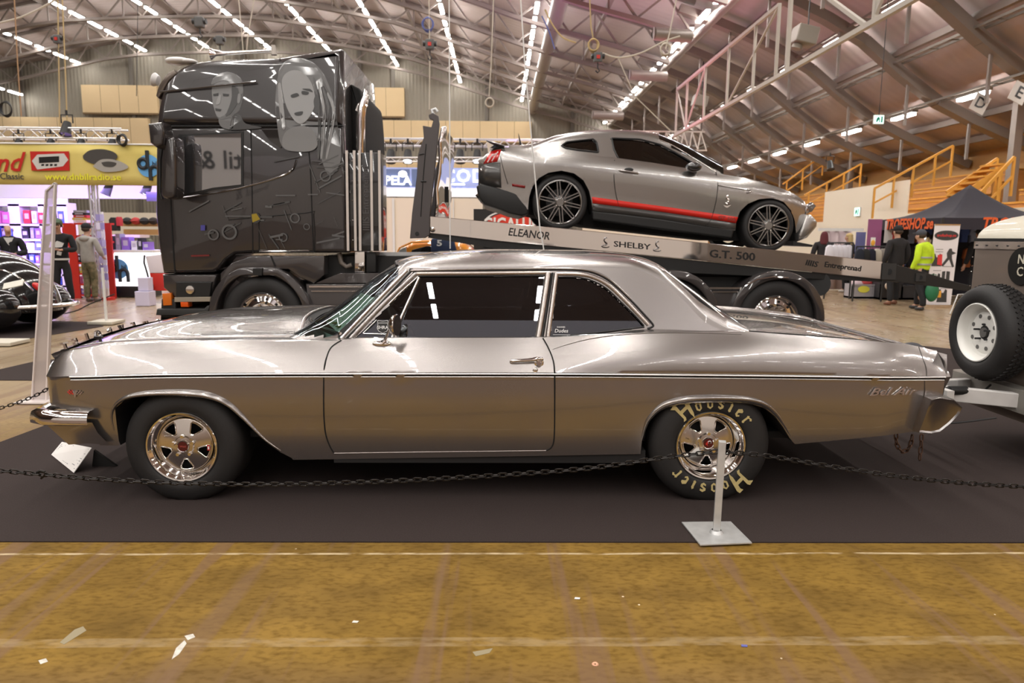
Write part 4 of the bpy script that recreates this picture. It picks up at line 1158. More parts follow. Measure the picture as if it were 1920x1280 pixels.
# front corner: bumper, indicators, steps
part(pillow(px2([(302, 514), (406, 514), (400, 536), (392, 560), (330, 562), (304, 540)], YT), YT + .02, YT2, .05), 'front_panel', TP2, truck, smooth=40)
part(pillow(px2([(330, 528), (398, 528), (394, 556), (330, 558)], YT), YT - .01, YT + .3, .02), 'step_recess', BLACK, truck)
part(MB().lathe([(0, -.02), (.05, -.016), (.055, 0)], at(357, 543, YT - .012), Y1, 16), 'fog_lamp', CHROME, truck, smooth=40)
part(pillow(px2([(305, 550), (322, 549), (323, 572), (307, 573)], YT), YT - .02, YT + .1, .015), 'indicator', mat('amber lens', (215, 110, 30), .25), truck, smooth=40)
part(pillow(px2([(340, 566), (354, 566), (355, 575), (341, 575)], YT), YT - .03, YT + .1, .01), 'indicator', mat('orange lens', (220, 84, 14), .25), truck, smooth=40)
part(pillow(px2([(328, 557), (396, 556), (395, 565), (328, 566)], YT), YT - .02, YT + .1, .01), 'trim_strip', mat('beige strip', (150, 140, 125), .4), truck)
part(pillow(px2([(302, 560), (330, 560), (330, 600), (300, 600)], YT), YT, YT2, .03), 'bumper', BLACK, truck, smooth=40)
part(pillow(px2([(298, 578), (386, 578), (392, 572), (397, 572), (392, 592), (296, 590)], YT), YT - .06, YT2, .02), 'bumper', mat('bumper plastic', (.03, .03, .03), .5), truck, smooth=40)
part(pillow(px2([(300, 592), (400, 594), (402, 640), (300, 636)], YT), YT, YT2, .04), 'bumper', BLACK, truck)
# fenders, wheels
def arch(cx, cy, ro, ri, a0, a1, name, parent, m_, flat_top=None, y0=YT - .05, y1=YT + .55):
    o = at(cx, cy, YT); k = YT / FPX; P1 = []; P2 = []
    for t in linsp(a0, a1, 30):
        s_ = 1.0
        x, z = math.cos(t) * ro, math.sin(t) * ro
        if flat_top: z = min(z, flat_top)
        P1.append((o.x + x, o.z + z))
        x, z = math.cos(t) * ri, math.sin(t) * ri
        if flat_top: z = min(z, flat_top - (ro - ri))
        P2.append((o.x + x, o.z + z))
    return part(pillow(P1 + P2[::-1], y0, y1, .03, 4), name, m_, parent, smooth=50)
arch(490, 592, .635, .535, -.15, PI + .15, 'fender', truck, TP2, .60)
part(pillow(px2([(412, 512), (434, 492), (470, 479), (608, 479), (608, 515), (588, 532), (560, 520), (540, 505), (450, 505), (420, 535), (412, 545)], YT), YT + .01, YT + .5, .03), 'fender_panel', TP2, truck, smooth=40)
tl([(508, 480), (516, 500)], .008, 'panel_gap', SEAM, YT)
part(pillow(px2([(478, 502), (496, 502), (495, 516), (478, 516)], YT), YT - .08, YT, .01), 'fender_clamp', BLACK, truck)
def truck_wheel(cx, cy, name):
    c = at(cx, cy, YT); c = V((c.x, YT + .02, c.z)); A = V((0, -1, 0))
    c.z = .513
    t = part(MB().lathe([(.29, .01), (.31, .03), (.40, .035), (.47, .02), (.50, -.01), (.505, -.05), (.505, -.27), (.47, -.3), (.3, -.3)], c, A, 56), 'tyre', RUBBER, truck, smooth=50)
    r = part(MB().lathe([(.30, .02), (.29, .03), (.275, .02), (.265, -.02), (.25, -.035), (.19, -.02), (.17, .02), (.165, .05), (.10, .06), (.09, .10), (0, .11)], c, A, 48), 'rim', CHROME, truck, smooth=35)
    for k in range(10):
        th = 2 * PI * k / 10 + .1; q = c + V((math.cos(th), 0, math.sin(th))) * .22
        part(MB().cyl(q + A * -.03, q + A * -.022, .017, n=12), 'rim_hole', SEAM, r)
        q = c + V((math.cos(th + .3), 0, math.sin(th + .3))) * .145
        part(MB().cyl(q + A * .05, q + A * .085, .016, .013, 8), 'wheel_nut', CHROME, r, smooth=40)
truck_wheel(492, 592, 'w'); truck_wheel(1454, 596, 'w'); truck_wheel(1258, 594, 'w')
arch(1455, 597, .60, .49, -.05, PI + .05, 'fender', truck, TP2)
arch(1258, 596, .60, .49, -.05, PI + .05, 'fender', truck, TP2)
part(MB().tube(px3([(1396, 537), (1420, 524), (1450, 519), (1478, 521)], YT - .06), .010, 6), 'fender_trim', CHROME, truck, smooth=40)
# chassis, tank skirt
part(MB().span((ax(560, 560, YT), YT + .35, .55), (ax(1560, 560, YT), YT2 - .35, 1.02)), 'chassis', mat('chassis black', (.014, .013, .013), .5), truck)
part(pillow(px2([(572, 532), (800, 532), (800, 640), (584, 640)], YT), YT + .02, YT + .5, .03), 'side_skirt', TP2, truck, smooth=40)
part(pillow(px2([(800, 540), (1240, 540), (1240, 640), (800, 640)], YT), YT + .02, YT + .5, .03), 'side_skirt', TP2, truck, smooth=40)
part(pillow(px2([(1312, 545), (1398, 545), (1398, 640), (1312, 640)], YT), YT + .03, YT + .5, .03), 'side_skirt', TP2, truck, smooth=40)
for a, b in (((580, 537), (742, 537)), ((584, 545.5), (730, 545.5)), ((1318, 540), (1392, 540)), ((1322, 547), (1384, 547))):
    part(MB().beam(at(*a, YT + .01), at(*b, YT + .01), .02, .022 if a[1] < 541 else .01), 'skirt_strip', ALU, truck)
part(pillow(px2([(600, 480), (800, 480), (800, 532), (600, 532)], YT), YT + .25, YT2 - .2, .02), 'deck_box', BLACK, truck)
part(pillow(px2([(636, 512), (760, 512), (770, 531), (590, 531)], YT), YT + .03, YT + .4, .015), 'catwalk', TP2, truck)
mb = MB()
part(mb.tube(px3([(636, 474), (640, 492), (650, 500), (660, 496)], YT + .15), .03, 10), 'air_hose', mat('grey hose', (120, 112, 105), .4), truck, smooth=50)
# exhaust stack, side deflector and the lettered panel behind the cab
part(pillow(px2(curve2([(640, 140), (650, 145), (660, 154), (665, 195), (668, 250), (669, 330)], 3) + [(671, 473), (655, 473), (655, 420), (645, 420)], YT), YT + .5, YT2 - .3, .04), 'air_deflector', mat('matt black shell', (.010, .010, .010), .85), truck, smooth=50)
part(MB().tube(px3([(676, 292), (676, 220), (678, 202), (686, 180), (684, 168)], YT + .18), [.055, .055, .055, .045, .02], 14), 'exhaust_pipe', CHROME, truck, smooth=50)
part(MB().tube(px3([(668, 208), (672, 196), (680, 192), (688, 200)], YT + .16), .018, 8), 'exhaust_collar', CHROME, truck, smooth=50)
part(pillow(px2([(652, 285), (712, 285), (714, 471), (654, 471)], YT), YT + .03, YT + .5, .02), 'side_panel', mat('panel black', (.016, .015, .015), .2, coat=1), truck, smooth=40)
for x0, x1, x2_ in ((650, 653, .02), (664, 667, .012), (674, 675.5, .006), (696, 698, .012), (711, 713, .012)):
    part(MB().beam(at(x0, 282, YT + .005), at(x1, 470, YT + .005), x2_, .03), 'panel_strip', CHROME, truck)
for y in (302, 339, 376, 413, 450):
    for x in (660, 672): part(MB().ell(at(x + (y - 300) * .01, y, YT + .025), .008), 'rivet', CHROME, truck, smooth=60)
c = at(686, 372, YT + .024)
part(text_mb('IIIIS Entreprenad', .115, c, V((0, 0, 1)), V((-1, 0, 0)), .003, off=.01), 'panel_lettering', mat('lettering grey', (.075, .07, .07), .3), truck)
part(pillow(px2([(662, 471), (681, 471), (681, 511), (662, 511)], YT), YT + .1, YT + .4, .01), 'fuel_filter', CHROME, truck, smooth=40)
part(pillow(px2([(684, 473), (702, 473), (702, 511), (684, 511)], YT), YT + .1, YT + .4, .01), 'fuel_filter', BLACK, truck, smooth=40)
# the polished flatbed, tilted towards the tail
YB = 8.9; YB2 = 11.2
BEDM = mat('mirror polished bed rail', (.84, .80, .77), .05, 1)
bed = part(MB().prism(px2([(806, 405), (900, 413.5), (1080, 430), (1300, 453), (1500, 473.5), (1655, 490), (1655, 524), (1560, 514), (1300, 487), (940, 452.5), (806, 437)], YB), (0, YB, 0), X1, Z1, (0, .06, 0)), 'bed_rail', BEDM, truck, bevel=.006)
part(MB().prism(px2([(806, 405), (900, 413.5), (1080, 430), (1300, 453), (1500, 473.5), (1655, 490), (1655, 524), (1560, 514), (1300, 487), (940, 452.5), (806, 437)], YB), (0, YB2, 0), X1, Z1, (0, .06, 0)), 'bed_rail', BEDM, truck, bevel=.006)
part(MB().prism(px2([(806, 428), (1300, 478), (1655, 515), (1655, 522), (1300, 485), (806, 435)], YB), (0, YB + .06, 0), X1, Z1, (0, YB2 - YB - .06, 0)), 'bed_deck', mat('ribbed alloy deck', (.42, .40, .38), .3, .9), truck)
part(MB().prism(px2([(806, 437), (940, 452.5), (1300, 487.5), (1560, 514.5), (1655, 524.5), (1655, 529), (1480, 520), (1300, 512), (1180, 500), (940, 468), (806, 446)], YB), (0, YB + .02, 0), X1, Z1, (0, .08, 0)), 'bed_underframe', BLACK, truck)
part(MB().prism(px2([(906, 456), (1030, 466), (1030, 477), (905, 468)], YB), (0, YB + .05, 0), X1, Z1, (0, 1.9, 0)), 'bed_crossmember', DARKSTEEL, truck)
part(MB().prism(px2([(1080, 470), (1540, 516), (1500, 560), (1240, 560)], YB), (0, YB + .35, 0), X1, Z1, (0, 1.5, 0)), 'tilt_frame', mat('chassis black', (.014, .013, .013)), truck)
part(MB().cyl(at(1242, 505, YB + .1), at(1242, 505, YB + .5), .045, n=18), 'tilt_ram', DARKSTEEL, truck, smooth=40)
part(MB().cyl(at(1532, 532, YB + .05), at(1532, 532, YB + 1.2), .16, n=28), 'air_tank', BLACK, truck, smooth=40)
# black tail ramp
part(MB().prism(px2([(1655, 492), (1688, 498), (1742, 513), (1800, 531), (1865, 545), (1865, 551), (1822, 546), (1720, 533), (1655, 525)], YB), (0, YB - .01, 0), X1, Z1, (0, .10, 0)), 'tail_ramp', mat('ramp black', (.02, .019, .018), .4), truck, bevel=.004)
part(MB().prism(px2([(1655, 492), (1688, 498), (1742, 513), (1800, 531), (1865, 545), (1865, 551), (1822, 546), (1720, 533), (1655, 525)], YB), (0, YB2 - .1, 0), X1, Z1, (0, .10, 0)), 'tail_ramp', mat('ramp black', (.02, .019, .018)), truck, bevel=.004)
for x, y, r in ((1667, 509, .035), (1726, 520, .025)):
    part(MB().box(at(x, y, YB - .015), (.17 if x < 1700 else .13, .02, .20 if x < 1700 else .10)), 'ramp_plate', mat('ramp plate', (.035, .034, .033), .45), truck)
    part(MB().cyl(at(x, y, YB - .03), at(x, y, YB), r, n=18), 'ramp_hole', SEAM, truck)
part(MB().span((ax(1526, 555, YT), YT + .3, .42), (ax(1558, 555, YT), YT2 - .4, az(1530, 552, YT))), 'tail_plate', STEEL, truck)
# headboard with hook and polished face
HB = [(769, 447), (773, 400), (782, 330), (784, 290), (795, 258), (793, 236), (809, 239), (813, 226), (805, 222), (804, 216), (812, 212), (822, 218), (824, 232), (818, 290), (812, 350), (806, 405), (806, 440), (797, 446)]
part(MB().prism(px2(HB, YB), (0, YB - .03, 0), X1, Z1, (0, .10, 0)), 'headboard_post', mat('graphite post', (.085, .075, .075), .4, .3), truck, bevel=.006)
part(MB().prism(px2(HB, YB), (0, YB2 - .07, 0), X1, Z1, (0, .10, 0)), 'headboard_post', mat('graphite post', (.085, .075, .075)), truck, bevel=.006)
tl([(799, 270), (793, 340), (789, 406)], .006, 'post_groove', SEAM, YB - .032)
tl([(786, 290), (795, 288)], .008, 'post_bracket', BLACK, YB - .035)
tl([(789, 340), (799, 340)], .010, 'post_bracket', BLACK, YB - .035)
part(MB().cyl(at(782, 438, YB - .04), at(782, 438, YB - .02), .025, n=14), 'post_bolt', BLACK, truck, smooth=40)
x0 = ax(812, 400, YB); zlo = az(806, 408, YB); zhi = az(822, 240, YB)
P = []
for i in range(25):
    y = YB + .07 + (YB2 - YB - .14) * i / 24; u = abs(2 * i / 24 - 1)
    zt_ = zhi + .10 - .35 * max(0, u - .5) ** 2
    P.append([V((x0 + .09 * (k / 6) + .015 * math.sin(k * 2.2 + i * .4), y, zlo + (zt_ - zlo) * k / 6)) for k in range(7)])
part(MB().sheet(P), 'headboard', BEDM, truck, smooth=60, solid=.04)
part(MB().beam(V((x0 + .13, YB + .5, 2.15)), V((x0 + .13, YB + .5, 1.95)), .02, .05), 'headboard_slot', SEAM, truck)
part(MB().tube(px3([(812, 214), (810, 206), (816, 204), (820, 210)], YB + .1), .02, 8), 'tow_shackle', STEEL, truck, smooth=50)
part(MB().ell(at(811, 430, YB - .02), .035), 'rail_bolt', CHROME, truck, smooth=60)
# lettering on the rail
def rail_text(s, x0, y0, x1, y1, size, sh=.0, off=.01, ws=1.0):
    a = at(x0, y0, YB - .003); b = at(x1, y1, YB - .003); u = (b - a).normalized()
    part(text_mb(s, size, (a + b) / 2, u, Z1, .002, shear=sh, off=off, wscale=ws), 'rail_lettering', mat('black lettering', (.01, .01, .01), .4), bed)
rail_text('ELEANOR', 955, 435, 1027, 443, .135, .22, .018, .88)
rail_text('SHELBY', 1146, 457, 1224, 464, .098, 0, .016, 1.42)
rail_text('G.T. 500', 1323, 475, 1423, 483, .135, 0, .022, 1.22)
rail_text('IIIIS', 1505, 491, 1537, 497, .10, .25, .02, 1.1)
rail_text('Entreprenad', 1548, 496, 1612, 504, .095, .12, .018, 1.0)
for x, y in ((1135, 454), (1232, 461)):
    c = at(x, y, YB - .008)
    sn = spline([c + V((dx, 0, dz)) for dx, dz in ((.05, -.055), (.02, -.065), (-.03, -.06), (-.04, -.045), (.0, -.035), (.02, -.02), (.0, .0), (-.015, .025), (.0, .055), (.02, .05))], 3)
    part(MB().tube(sn, [.014] * 12 + [.02] * 8 + [.016] * 6 + [.010] * (len(sn) - 26), 8, flat=.5), 'snake_emblem', mat('emblem dark chrome', (.25, .24, .24), .2, 1), bed, smooth=50)
# ================================================================ the grey sports car on the flatbed
YM = 9.15; YMC = 10.05
MP = mat('light grey metallic sports paint', (.40, .385, .37), .24, .88, coat=1.0, coatr=.02)
GREYD = mat('dark grey lower paint', (.06, .057, .055), .3, .3, coat=.6)
ms = thing('sports_car', 'light grey sports coupe with red side stripe standing on the tow truck flatbed', 'car', (1.6, YMC, 0))
def mt_(l, Y=YM): return pxtab(l, Y)
mzt = mt_([(905, 292), (925, 277), (940, 274), (1000, 279), (1060, 283), (1130, 291), (1240, 306), (1310, 318), (1345, 324), (1400, 333), (1450, 345), (1500, 362), (1524, 376), (1537, 392)])
MB_ = [(899, 318), (903, 345), (948, 352), (985, 365)]
mARR = [(990, 392), (992, 370), (998, 350), (1010, 334), (1028, 324), (1052, 320), (1076, 325), (1094, 338), (1105, 358), (1110, 380), (1112, 394)]
mARF = [(1380, 432), (1381, 414), (1388, 396), (1402, 382), (1424, 373), (1450, 371), (1472, 378), (1488, 394), (1497, 414), (1501, 436)]
mB = [(896, 350), (905, 352), (955, 378), (985, 394)] + mARR + [(1240, 411)] + mARF + [(1520, 440), (1531, 432), (1537, 420)]
mbx = []
for x, z in px2(mB, YM):
    if mbx and x <= mbx[-1][0] + .003: x = mbx[-1][0] + .004
    mbx.append((x, z))
mX0 = mbx[0][0]; mX1 = mbx[-1][0]
mw = smooth_tab([(mX0, .70), (mX0 + .08, .80), (mX0 + .3, .87), (mX0 + .9, .915), (mX0 + 2, .89), (mX1 - 1.1, .90), (mX1 - .5, .85), (mX1 - .12, .72), (mX1, .6)])
def mzb(x): return lerp_tab(mbx, x)
def mbw(x, z):
    t = mzt(x); d = t - z; w = mw(x)
    u = max(0, d)
    return w - .07 * math.exp(-u / .05) * 1.0 + .012 * math.sin(min(u, .5) * 9) - .10 * max(0, u - .42) ** 1.3
for s in (-1, 1):
    P = []
    for x in sorted(set([p[0] for p in mbx] + linsp(mX0, mX1, 90))):
        b = min(mzb(x), mzt(x) - .01); t = mzt(x)
        P.append([V((x, YMC + s * mbw(x, b + (t - b) * (1 - (1 - k / 22) ** 1.6)), b + (t - b) * (1 - (1 - k / 22) ** 1.6))) for k in range(23)])
    body = part(MB().sheet(P), 'body_side', MP, ms, smooth=50)
def mon(x, y, s=-1, o=.004):
    p = at(x, y, YM)
    for _ in range(4): p = at(x, y, YMC - mbw(p.x, p.z) - o)
    return V((p.x, YMC + s * (mbw(p.x, p.z) + o), p.z))
# hood and deck
P = []
for x in linsp(mX0, mX1, 80):
    t = mzt(x); w = mbw(x, t)
    cr = .05 if x > ax(1345, 320, YM) else .0
    cr *= min(1, (mX1 - x) / .5)
    P.append([V((x, YMC + v * w, t + cr * (1 - v * v) + (.02 * (1 - abs(v)) if x < ax(1000, 280, YM) else 0))) for v in linsp(-1, 1, 21)])
part(MB().sheet(P), 'hood', MP, ms, smooth=50)
# glasshouse
mzr = mt_([(985, 284), (1040, 266), (1090, 257.5), (1150, 255), (1210, 260), (1260, 277), (1310, 304), (1352, 327)], 9.4)
mzc = mt_([(950, 278), (985, 278), (1040, 260), (1090, 251.5), (1150, 248.5), (1210, 252.5), (1260, 270), (1310, 297), (1345, 318), (1358, 328)], YMC)
gx0 = ax(955, 278, 9.5); gx1 = ax(1352, 326, 9.4)
def mgw(z, x): return mbw(x, mzt(x)) - .06 - .55 * max(0, z - mzt(x))
mxs = linsp(gx0, gx1, 130); MG = []
for x in mxs:
    b = mzt(x) - .02; r = max(mzr(x), b + .004); c = max(mzc(x), r + .003); h = [(mgw(b + (r - b) * k / 22, x), b + (r - b) * k / 22) for k in range(22)]
    wr = mgw(r, x); h += [(wr * math.cos(PI / 2 * k / 12) ** .7, r + (c - r) * math.sin(PI / 2 * k / 12) ** .8) for k in range(13)]
    row = [V((x, YMC - w_, z)) for w_, z in h]; MG.append(row + [V((p.x, 2 * YMC - p.y, p.z)) for p in row[-2::-1]])
mDW = px2([(1147, 259), (1200, 261), (1238, 271), (1270, 288), (1300, 306), (1304, 320), (1240, 309), (1160, 299), (1152, 280)], 9.35)
mQW = px2([(1054, 273), (1062, 266), (1112, 261), (1119, 266), (1122, 285), (1085, 281), (1060, 277)], 9.35)
mWS = px2([(1232, 262), (1340, 322)], 9.4)
mA = lambda z: lerp_tab([(mWS[1][1], mWS[1][0]), (mWS[0][1], mWS[0][0])], z)
def mreg(p):
    if inpoly(p.x, p.z, mDW): return 'd'
    if inpoly(p.x, p.z, mQW): return 'q'
    if p.x > mA(p.z) + .04 and p.z > mzt(p.x) + .015: return 'w'
    if ax(990, 270, YMC) < p.x < ax(1095, 255, YMC) and abs(p.y - YMC) < .52 and p.z > mzt(p.x) + .03: return 'r'
    return 'p'
def mgs(want, inset=0):
    vs = []; idx = {}; fs = []
    for i in range(len(MG) - 1):
        for j in range(len(MG[0]) - 1):
            q = [(i, j), (i + 1, j), (i + 1, j + 1), (i, j + 1)]
            if mreg((MG[i][j] + MG[i + 1][j] + MG[i + 1][j + 1] + MG[i][j + 1]) / 4) == want:
                f = []
                for k in q:
                    if k not in idx:
                        idx[k] = len(vs); p = MG[k[0]][k[1]]; d = V((0, p.y - YMC, .3)).normalized(); vs.append(p - d * inset)
                    f.append(idx[k])
                fs.append(f)
    return MB().add(vs, fs)
part(mgs('p'), 'roof', MP, ms, smooth=60)
MGL = glass('dark coupe glass', (.05, .06, .055), 1.2)
for w_, nm in (('d', 'door_window'), ('q', 'quarter_window')):
    whole = mgs(w_, .01)
    for s in (-1, 1):
        fs = [f for f in whole.f if s * (whole.v[f[0]].y - YMC) > 0]; used = sorted({i for f in fs for i in f}); rm = {o: n for n, o in enumerate(used)}
        part(MB().add([whole.v[i] for i in used], [[rm[i] for i in f] for f in fs]), nm, MGL, ms, smooth=60)
part(mgs('w', .008), 'windshield', MGL, ms, smooth=60)
part(mgs('r', .008), 'rear_window', MGL, ms, smooth=60)
def mgon(x, y, s, o=.003):
    p = at(x, y, 9.35)
    for _ in range(4): p = at(x, y, YMC - mgw(p.z, p.x))
    return V((p.x, YMC + s * (mgw(p.z, p.x) + o), p.z))
for s in (-1, 1):
    for poly in ([(1147, 259), (1200, 261), (1238, 271), (1270, 288), (1302, 307), (1305, 320.5), (1240, 309.5), (1160, 299.5), (1151, 280)], [(1053, 273), (1062, 266), (1112, 260.5), (1119, 266), (1122.5, 285.5), (1085, 281.5), (1060, 277.5)]):
        part(MB().tube(resample([mgon(x, y, s) for x, y in poly], 60, True), .011, 8, closed=True), 'window_seal', TRIMB, ms, smooth=50)
    part(MB().tube(spline([mgon(x, y, s, .004) for x, y in ((1232, 261), (1262, 273), (1300, 296), (1342, 322))], 4), .010, 8), 'pillar_trim', TRIMB if s > 0 else CHROME, ms, smooth=50)
# interior
mb = MB()
for x in (1180, 1110): mb.box(at(x, 300, YMC) + V((0, -.35, -.1)), (.14, .5, .6)); mb.box(at(x, 300, YMC) + V((0, .35, -.1)), (.14, .5, .6))
part(mb, 'seat_back', CABIN, ms, bevel=.04)
# wheels: ten twin spokes
MRIM = mat('dark alloy wheel', (.26, .25, .245), .22, 1)
def alloy(cx, cy, R_, rr, yy, name):
    c = at(cx, cy, yy); c = V((c.x, yy, c.z)); A = V((0, -1, 0))
    t = part(MB().lathe([(rr, -.02), (rr + .01, .004), (rr + .03, .010), (R_ - .03, .006), (R_ - .008, -.012), (R_, -.04), (R_, -.24), (R_ - .04, -.26), (rr, -.25)], c, A, 60), 'tyre', RUBBER, ms, smooth=50)
    r = part(MB().lathe([(rr, -.005), (rr + .004, .006), (rr - .008, .008), (rr - .018, .0), (rr - .024, -.03), (rr - .03, -.2)], c, A, 60), 'rim', MRIM, ms, smooth=40)
    part(MB().lathe([(.05, .0), (.052, .012), (.045, .018), (0, .018)], c, A, 24), 'hub_cap', MRIM, r, smooth=40)
    part(MB().lathe([(.085, -.03), (.085, -.01), (.06, .004), (0, .006)], c, A, 28), 'wheel_hub', mat('dark alloy hub', (.10, .098, .096), .3, 1), r, smooth=40)
    part(MB().lathe([(0, -.10), (.17, -.10), (.17, -.12), (0, -.12)], c, A, 32), 'brake_disc', mat('brake dark', (.02, .02, .02)), r)
    for k in range(10):
        th = 2 * PI * k / 10 + .1; u = V((math.cos(th), 0, math.sin(th)))
        mb = MB()
        for dth in (-.25, .25):
            e = V((math.cos(th + dth), 0, math.sin(th + dth)))
            mb.beam(c + u * .065 + A * .0, c + e * (rr - .014) + A * .002, .013, .022, up=A)
        part(mb, 'spoke', MRIM, r)
        if k % 2 == 0: part(MB().cyl(c + u * .062 + A * .002, c + u * .062 + A * .02, .008, n=8), 'lug_nut', CHROME, r)
alloy(1050, 379, .35, .276, 9.17, 'r'); alloy(1441, 423, .335, .262, 9.19, 'f')
for cx, cy, yy in ((1050, 379, 9.17), (1441, 423, 9.19)):
    c = at(cx, cy, yy)
    part(MB().lathe([(.24, 0), (.335, .01), (.345, -.03), (.345, -.24), (.24, -.25)], V((c.x, 2 * YMC - yy, c.z)), Y1, 40), 'tyre', RUBBER, ms, smooth=50)
# dark wells behind the wheels and the floor pan
for A_ in (mARR, mARF):
    for s in (-1, 1):
        Q = px2(A_, YM)
        P = [[V((x, YMC + s * (mbw(x, z) - d_), z)) for d_ in (.006, .35)] for x, z in Q]
        part(MB().sheet(P), 'wheel_well', mat('underbody black', (.012, .011, .011)), ms)
part(MB().prism(px2([(930, 380), (985, 394), (992, 360), (1010, 336), (1090, 336), (1110, 400), (1380, 440), (1388, 398), (1405, 384), (1470, 380), (1500, 440), (1500, 452), (1370, 452), (1110, 424), (960, 394)], YM), (0, YM + .32, 0), X1, Z1, (0, 1.16, 0)), 'underbody', mat('underbody black', (.012, .011, .011)), ms)
# red stripe, lower cladding, skirt
def strip(top, bot, m_, name, o=.004, n=24):
    f_ = lambda l: [mon(p.x, p.y, -1, o) for p in resample([V((x, y, 0)) for x, y in l], n)]
    a = f_(top); b = f_(bot); a = [a, [mon(*q, -1, o) for q in [((t.x + u.x) / 2, (t.y + u.y) / 2) for t, u in zip(resample([V((x, y, 0)) for x, y in top], n), resample([V((x, y, 0)) for x, y in bot], n))]]]
    a, mid_ = a
    return part(MB().sheet([a, mid_, b]), name, m_, ms, smooth=50, solid=.004)
strip([(1110, 369), (1240, 386.5), (1345, 401), (1384, 407)], [(1111, 381), (1240, 397), (1335, 411), (1380, 418.5)], mat('red stripe vinyl', (206, 36, 24), .35), 'side_stripe')
strip([(1111, 381), (1240, 397), (1335, 411), (1380, 418.5)], [(1111, 395), (1240, 411), (1330, 425), (1379, 431)], GREYD, 'sill_cladding', .003)
part(MB().prism(px2([(1111, 394), (1240, 410), (1379, 430), (1374, 447), (1240, 430), (1112, 412)], YM), (0, YM + .03, 0), X1, Z1, (0, .2, 0)), 'side_skirt', BLACK, ms, bevel=.02)
c = mon(1362, 409.5, -1, .010); u = (mon(1380, 412.5, -1, .01) - mon(1345, 407, -1, .01)).normalized()
part(text_mb('GT 500', .062, c, u, Z1, .001, shear=.2, off=.008, wscale=1.15), 'stripe_lettering', mat('stripe grey lettering', (120, 60, 52), .4), ms)
# tail: lamp, bumper, diffuser, spoiler, pipe
strip([(940, 280), (930, 281), (919, 284)], [(932, 303), (918, 305), (906, 307)], mat('red tail lamp', (200, 22, 20), .1, coat=1), 'tail_light', .008, 14)
for a, b in (((934, 284), (922, 302)), ((925, 288), (914, 304)), ((922, 292), (934, 286))): part(MB().tube([mon(*a, -1, .010), mon(*b, -1, .010)], .008, 6), 'lamp_tube', mat('lamp tube pale', (.8, .6, .58), .2), ms)
strip([(899, 316), (906, 309), (915, 307), (938, 304)], [(897, 349), (905, 350), (915, 350), (940, 352)], GREYD, 'rear_bumper', .008, 16)
part(pillow(px2([(893, 349), (900, 343), (925, 349), (988, 366), (992, 400), (978, 405), (955, 400), (940, 394), (908, 384), (896, 368)], YM), YM + .03, 2 * YMC - YM - .03, .05), 'diffuser', BLACK, ms, smooth=40)
part(MB().cyl(at(897, 362, YM + .12), at(908, 377, YM + .12), .05, n=16), 'exhaust_tip', CHROME, ms, smooth=40)
P = []
for y in linsp(YM + .06, 2 * YMC - YM - .06, 9): P.append([at(x, yy, YM + .05) + V((0, y - YM - .05, 0)) for x, yy in ((912, 264), (925, 266), (938, 272), (946, 274), (932, 277), (918, 277), (926, 272), (916, 267))])
part(MB().sheet(P, cv=True), 'spoiler', MP, ms, smooth=40)
part(MB().tube([at(912, 264, YM + .04), at(930, 269, YM + .035), at(946, 274, YM + .03)], [.02, .03, .02], 8, flat=.4), 'spoiler_end', GREYD, ms, smooth=50)
part(MB().prism(px2([(895, 318), (905, 296), (935, 278), (938, 300), (925, 345), (899, 346)], YM), (0, YM + .40, 0), X1, Z1, (0, 1.0, 0)), 'tail_panel', GREYD, ms, bevel=.03)
strip([(960, 344), (985, 348)], [(960, 349), (984, 353)], mat('red marker lens', (120, 14, 14), .2), 'side_marker', .008, 4)
part(MB().cyl(at(977, 275, YMC - .3), at(972, 250, YMC - .3), .018, .002, 10), 'antenna', BLACK, ms)
# nose: headlamp, fascia, splitter, marker
strip([(1512, 384), (1522, 378), (1530, 386)], [(1510, 402), (1518, 398), (1523, 396)], mat('smoked headlamp', (.18, .17, .17), .08, .5, coat=1), 'headlight', .006, 8)
part(pillow(px2([(1500, 438), (1516, 400), (1530, 402), (1541, 414), (1540, 425), (1522, 446), (1500, 455)], YM), YM + .08, 2 * YMC - YM - .08, .10), 'front_bumper', MP, ms, smooth=50)
part(pillow(px2([(1526, 398), (1541, 412), (1538, 432), (1524, 446), (1516, 440)], YM), YM + .25, 2 * YMC - YM - .25, .03), 'grille', BLACK, ms)
part(pillow(px2([(1490, 452), (1528, 459), (1526, 463), (1490, 460)], YM), YM + .05, 2 * YMC - YM - .05, .005), 'front_splitter', BLACK, ms)
strip([(1503, 421), (1519, 424)], [(1503, 426), (1518, 429)], mat('amber marker lens', (210, 90, 20), .2), 'side_marker', .03, 4)
# shut line, handle, mirror, badge, crease
part(MB().tube(spline([mon(x, y, -1, 0) for x, y in ((1152, 300), (1151, 330), (1154, 360), (1160, 386))], 3), .005, 6), 'door_gap', SEAM, ms)
part(MB().tube(spline([mon(x, y, -1, 0) for x, y in ((1342, 322), (1346, 345), (1342, 380), (1333, 411), (1322, 424))], 3), .005, 6), 'door_gap', SEAM, ms)
part(MB().tube(spline([mon(x, y, -1, .004) for x, y in ((938, 292), (944, 318), (952, 345))], 3), .004, 6), 'bumper_gap', SEAM, ms)
part(MB().tube(spline([mon(x, y, -1, .0) for x, y in ((1346, 347), (1375, 352), (1408, 357), (1400, 362))], 3), .010, 6), 'fender_crease', MP, ms, smooth=50)
h = part(MB().tube(spline([mon(x, y, -1, o) for x, y, o in ((1162, 319, .005), (1168, 320, .03), (1188, 323, .035), (1196, 325, .005))], 3), .014, 8), 'door_handle', MP, ms, smooth=50)
part(MB().ell(mon(1179, 318, -1, .0), (.06, .01, .025)), 'handle_cup', BLACK, h, smooth=50)
m1 = at(1301, 313, YM - .06)
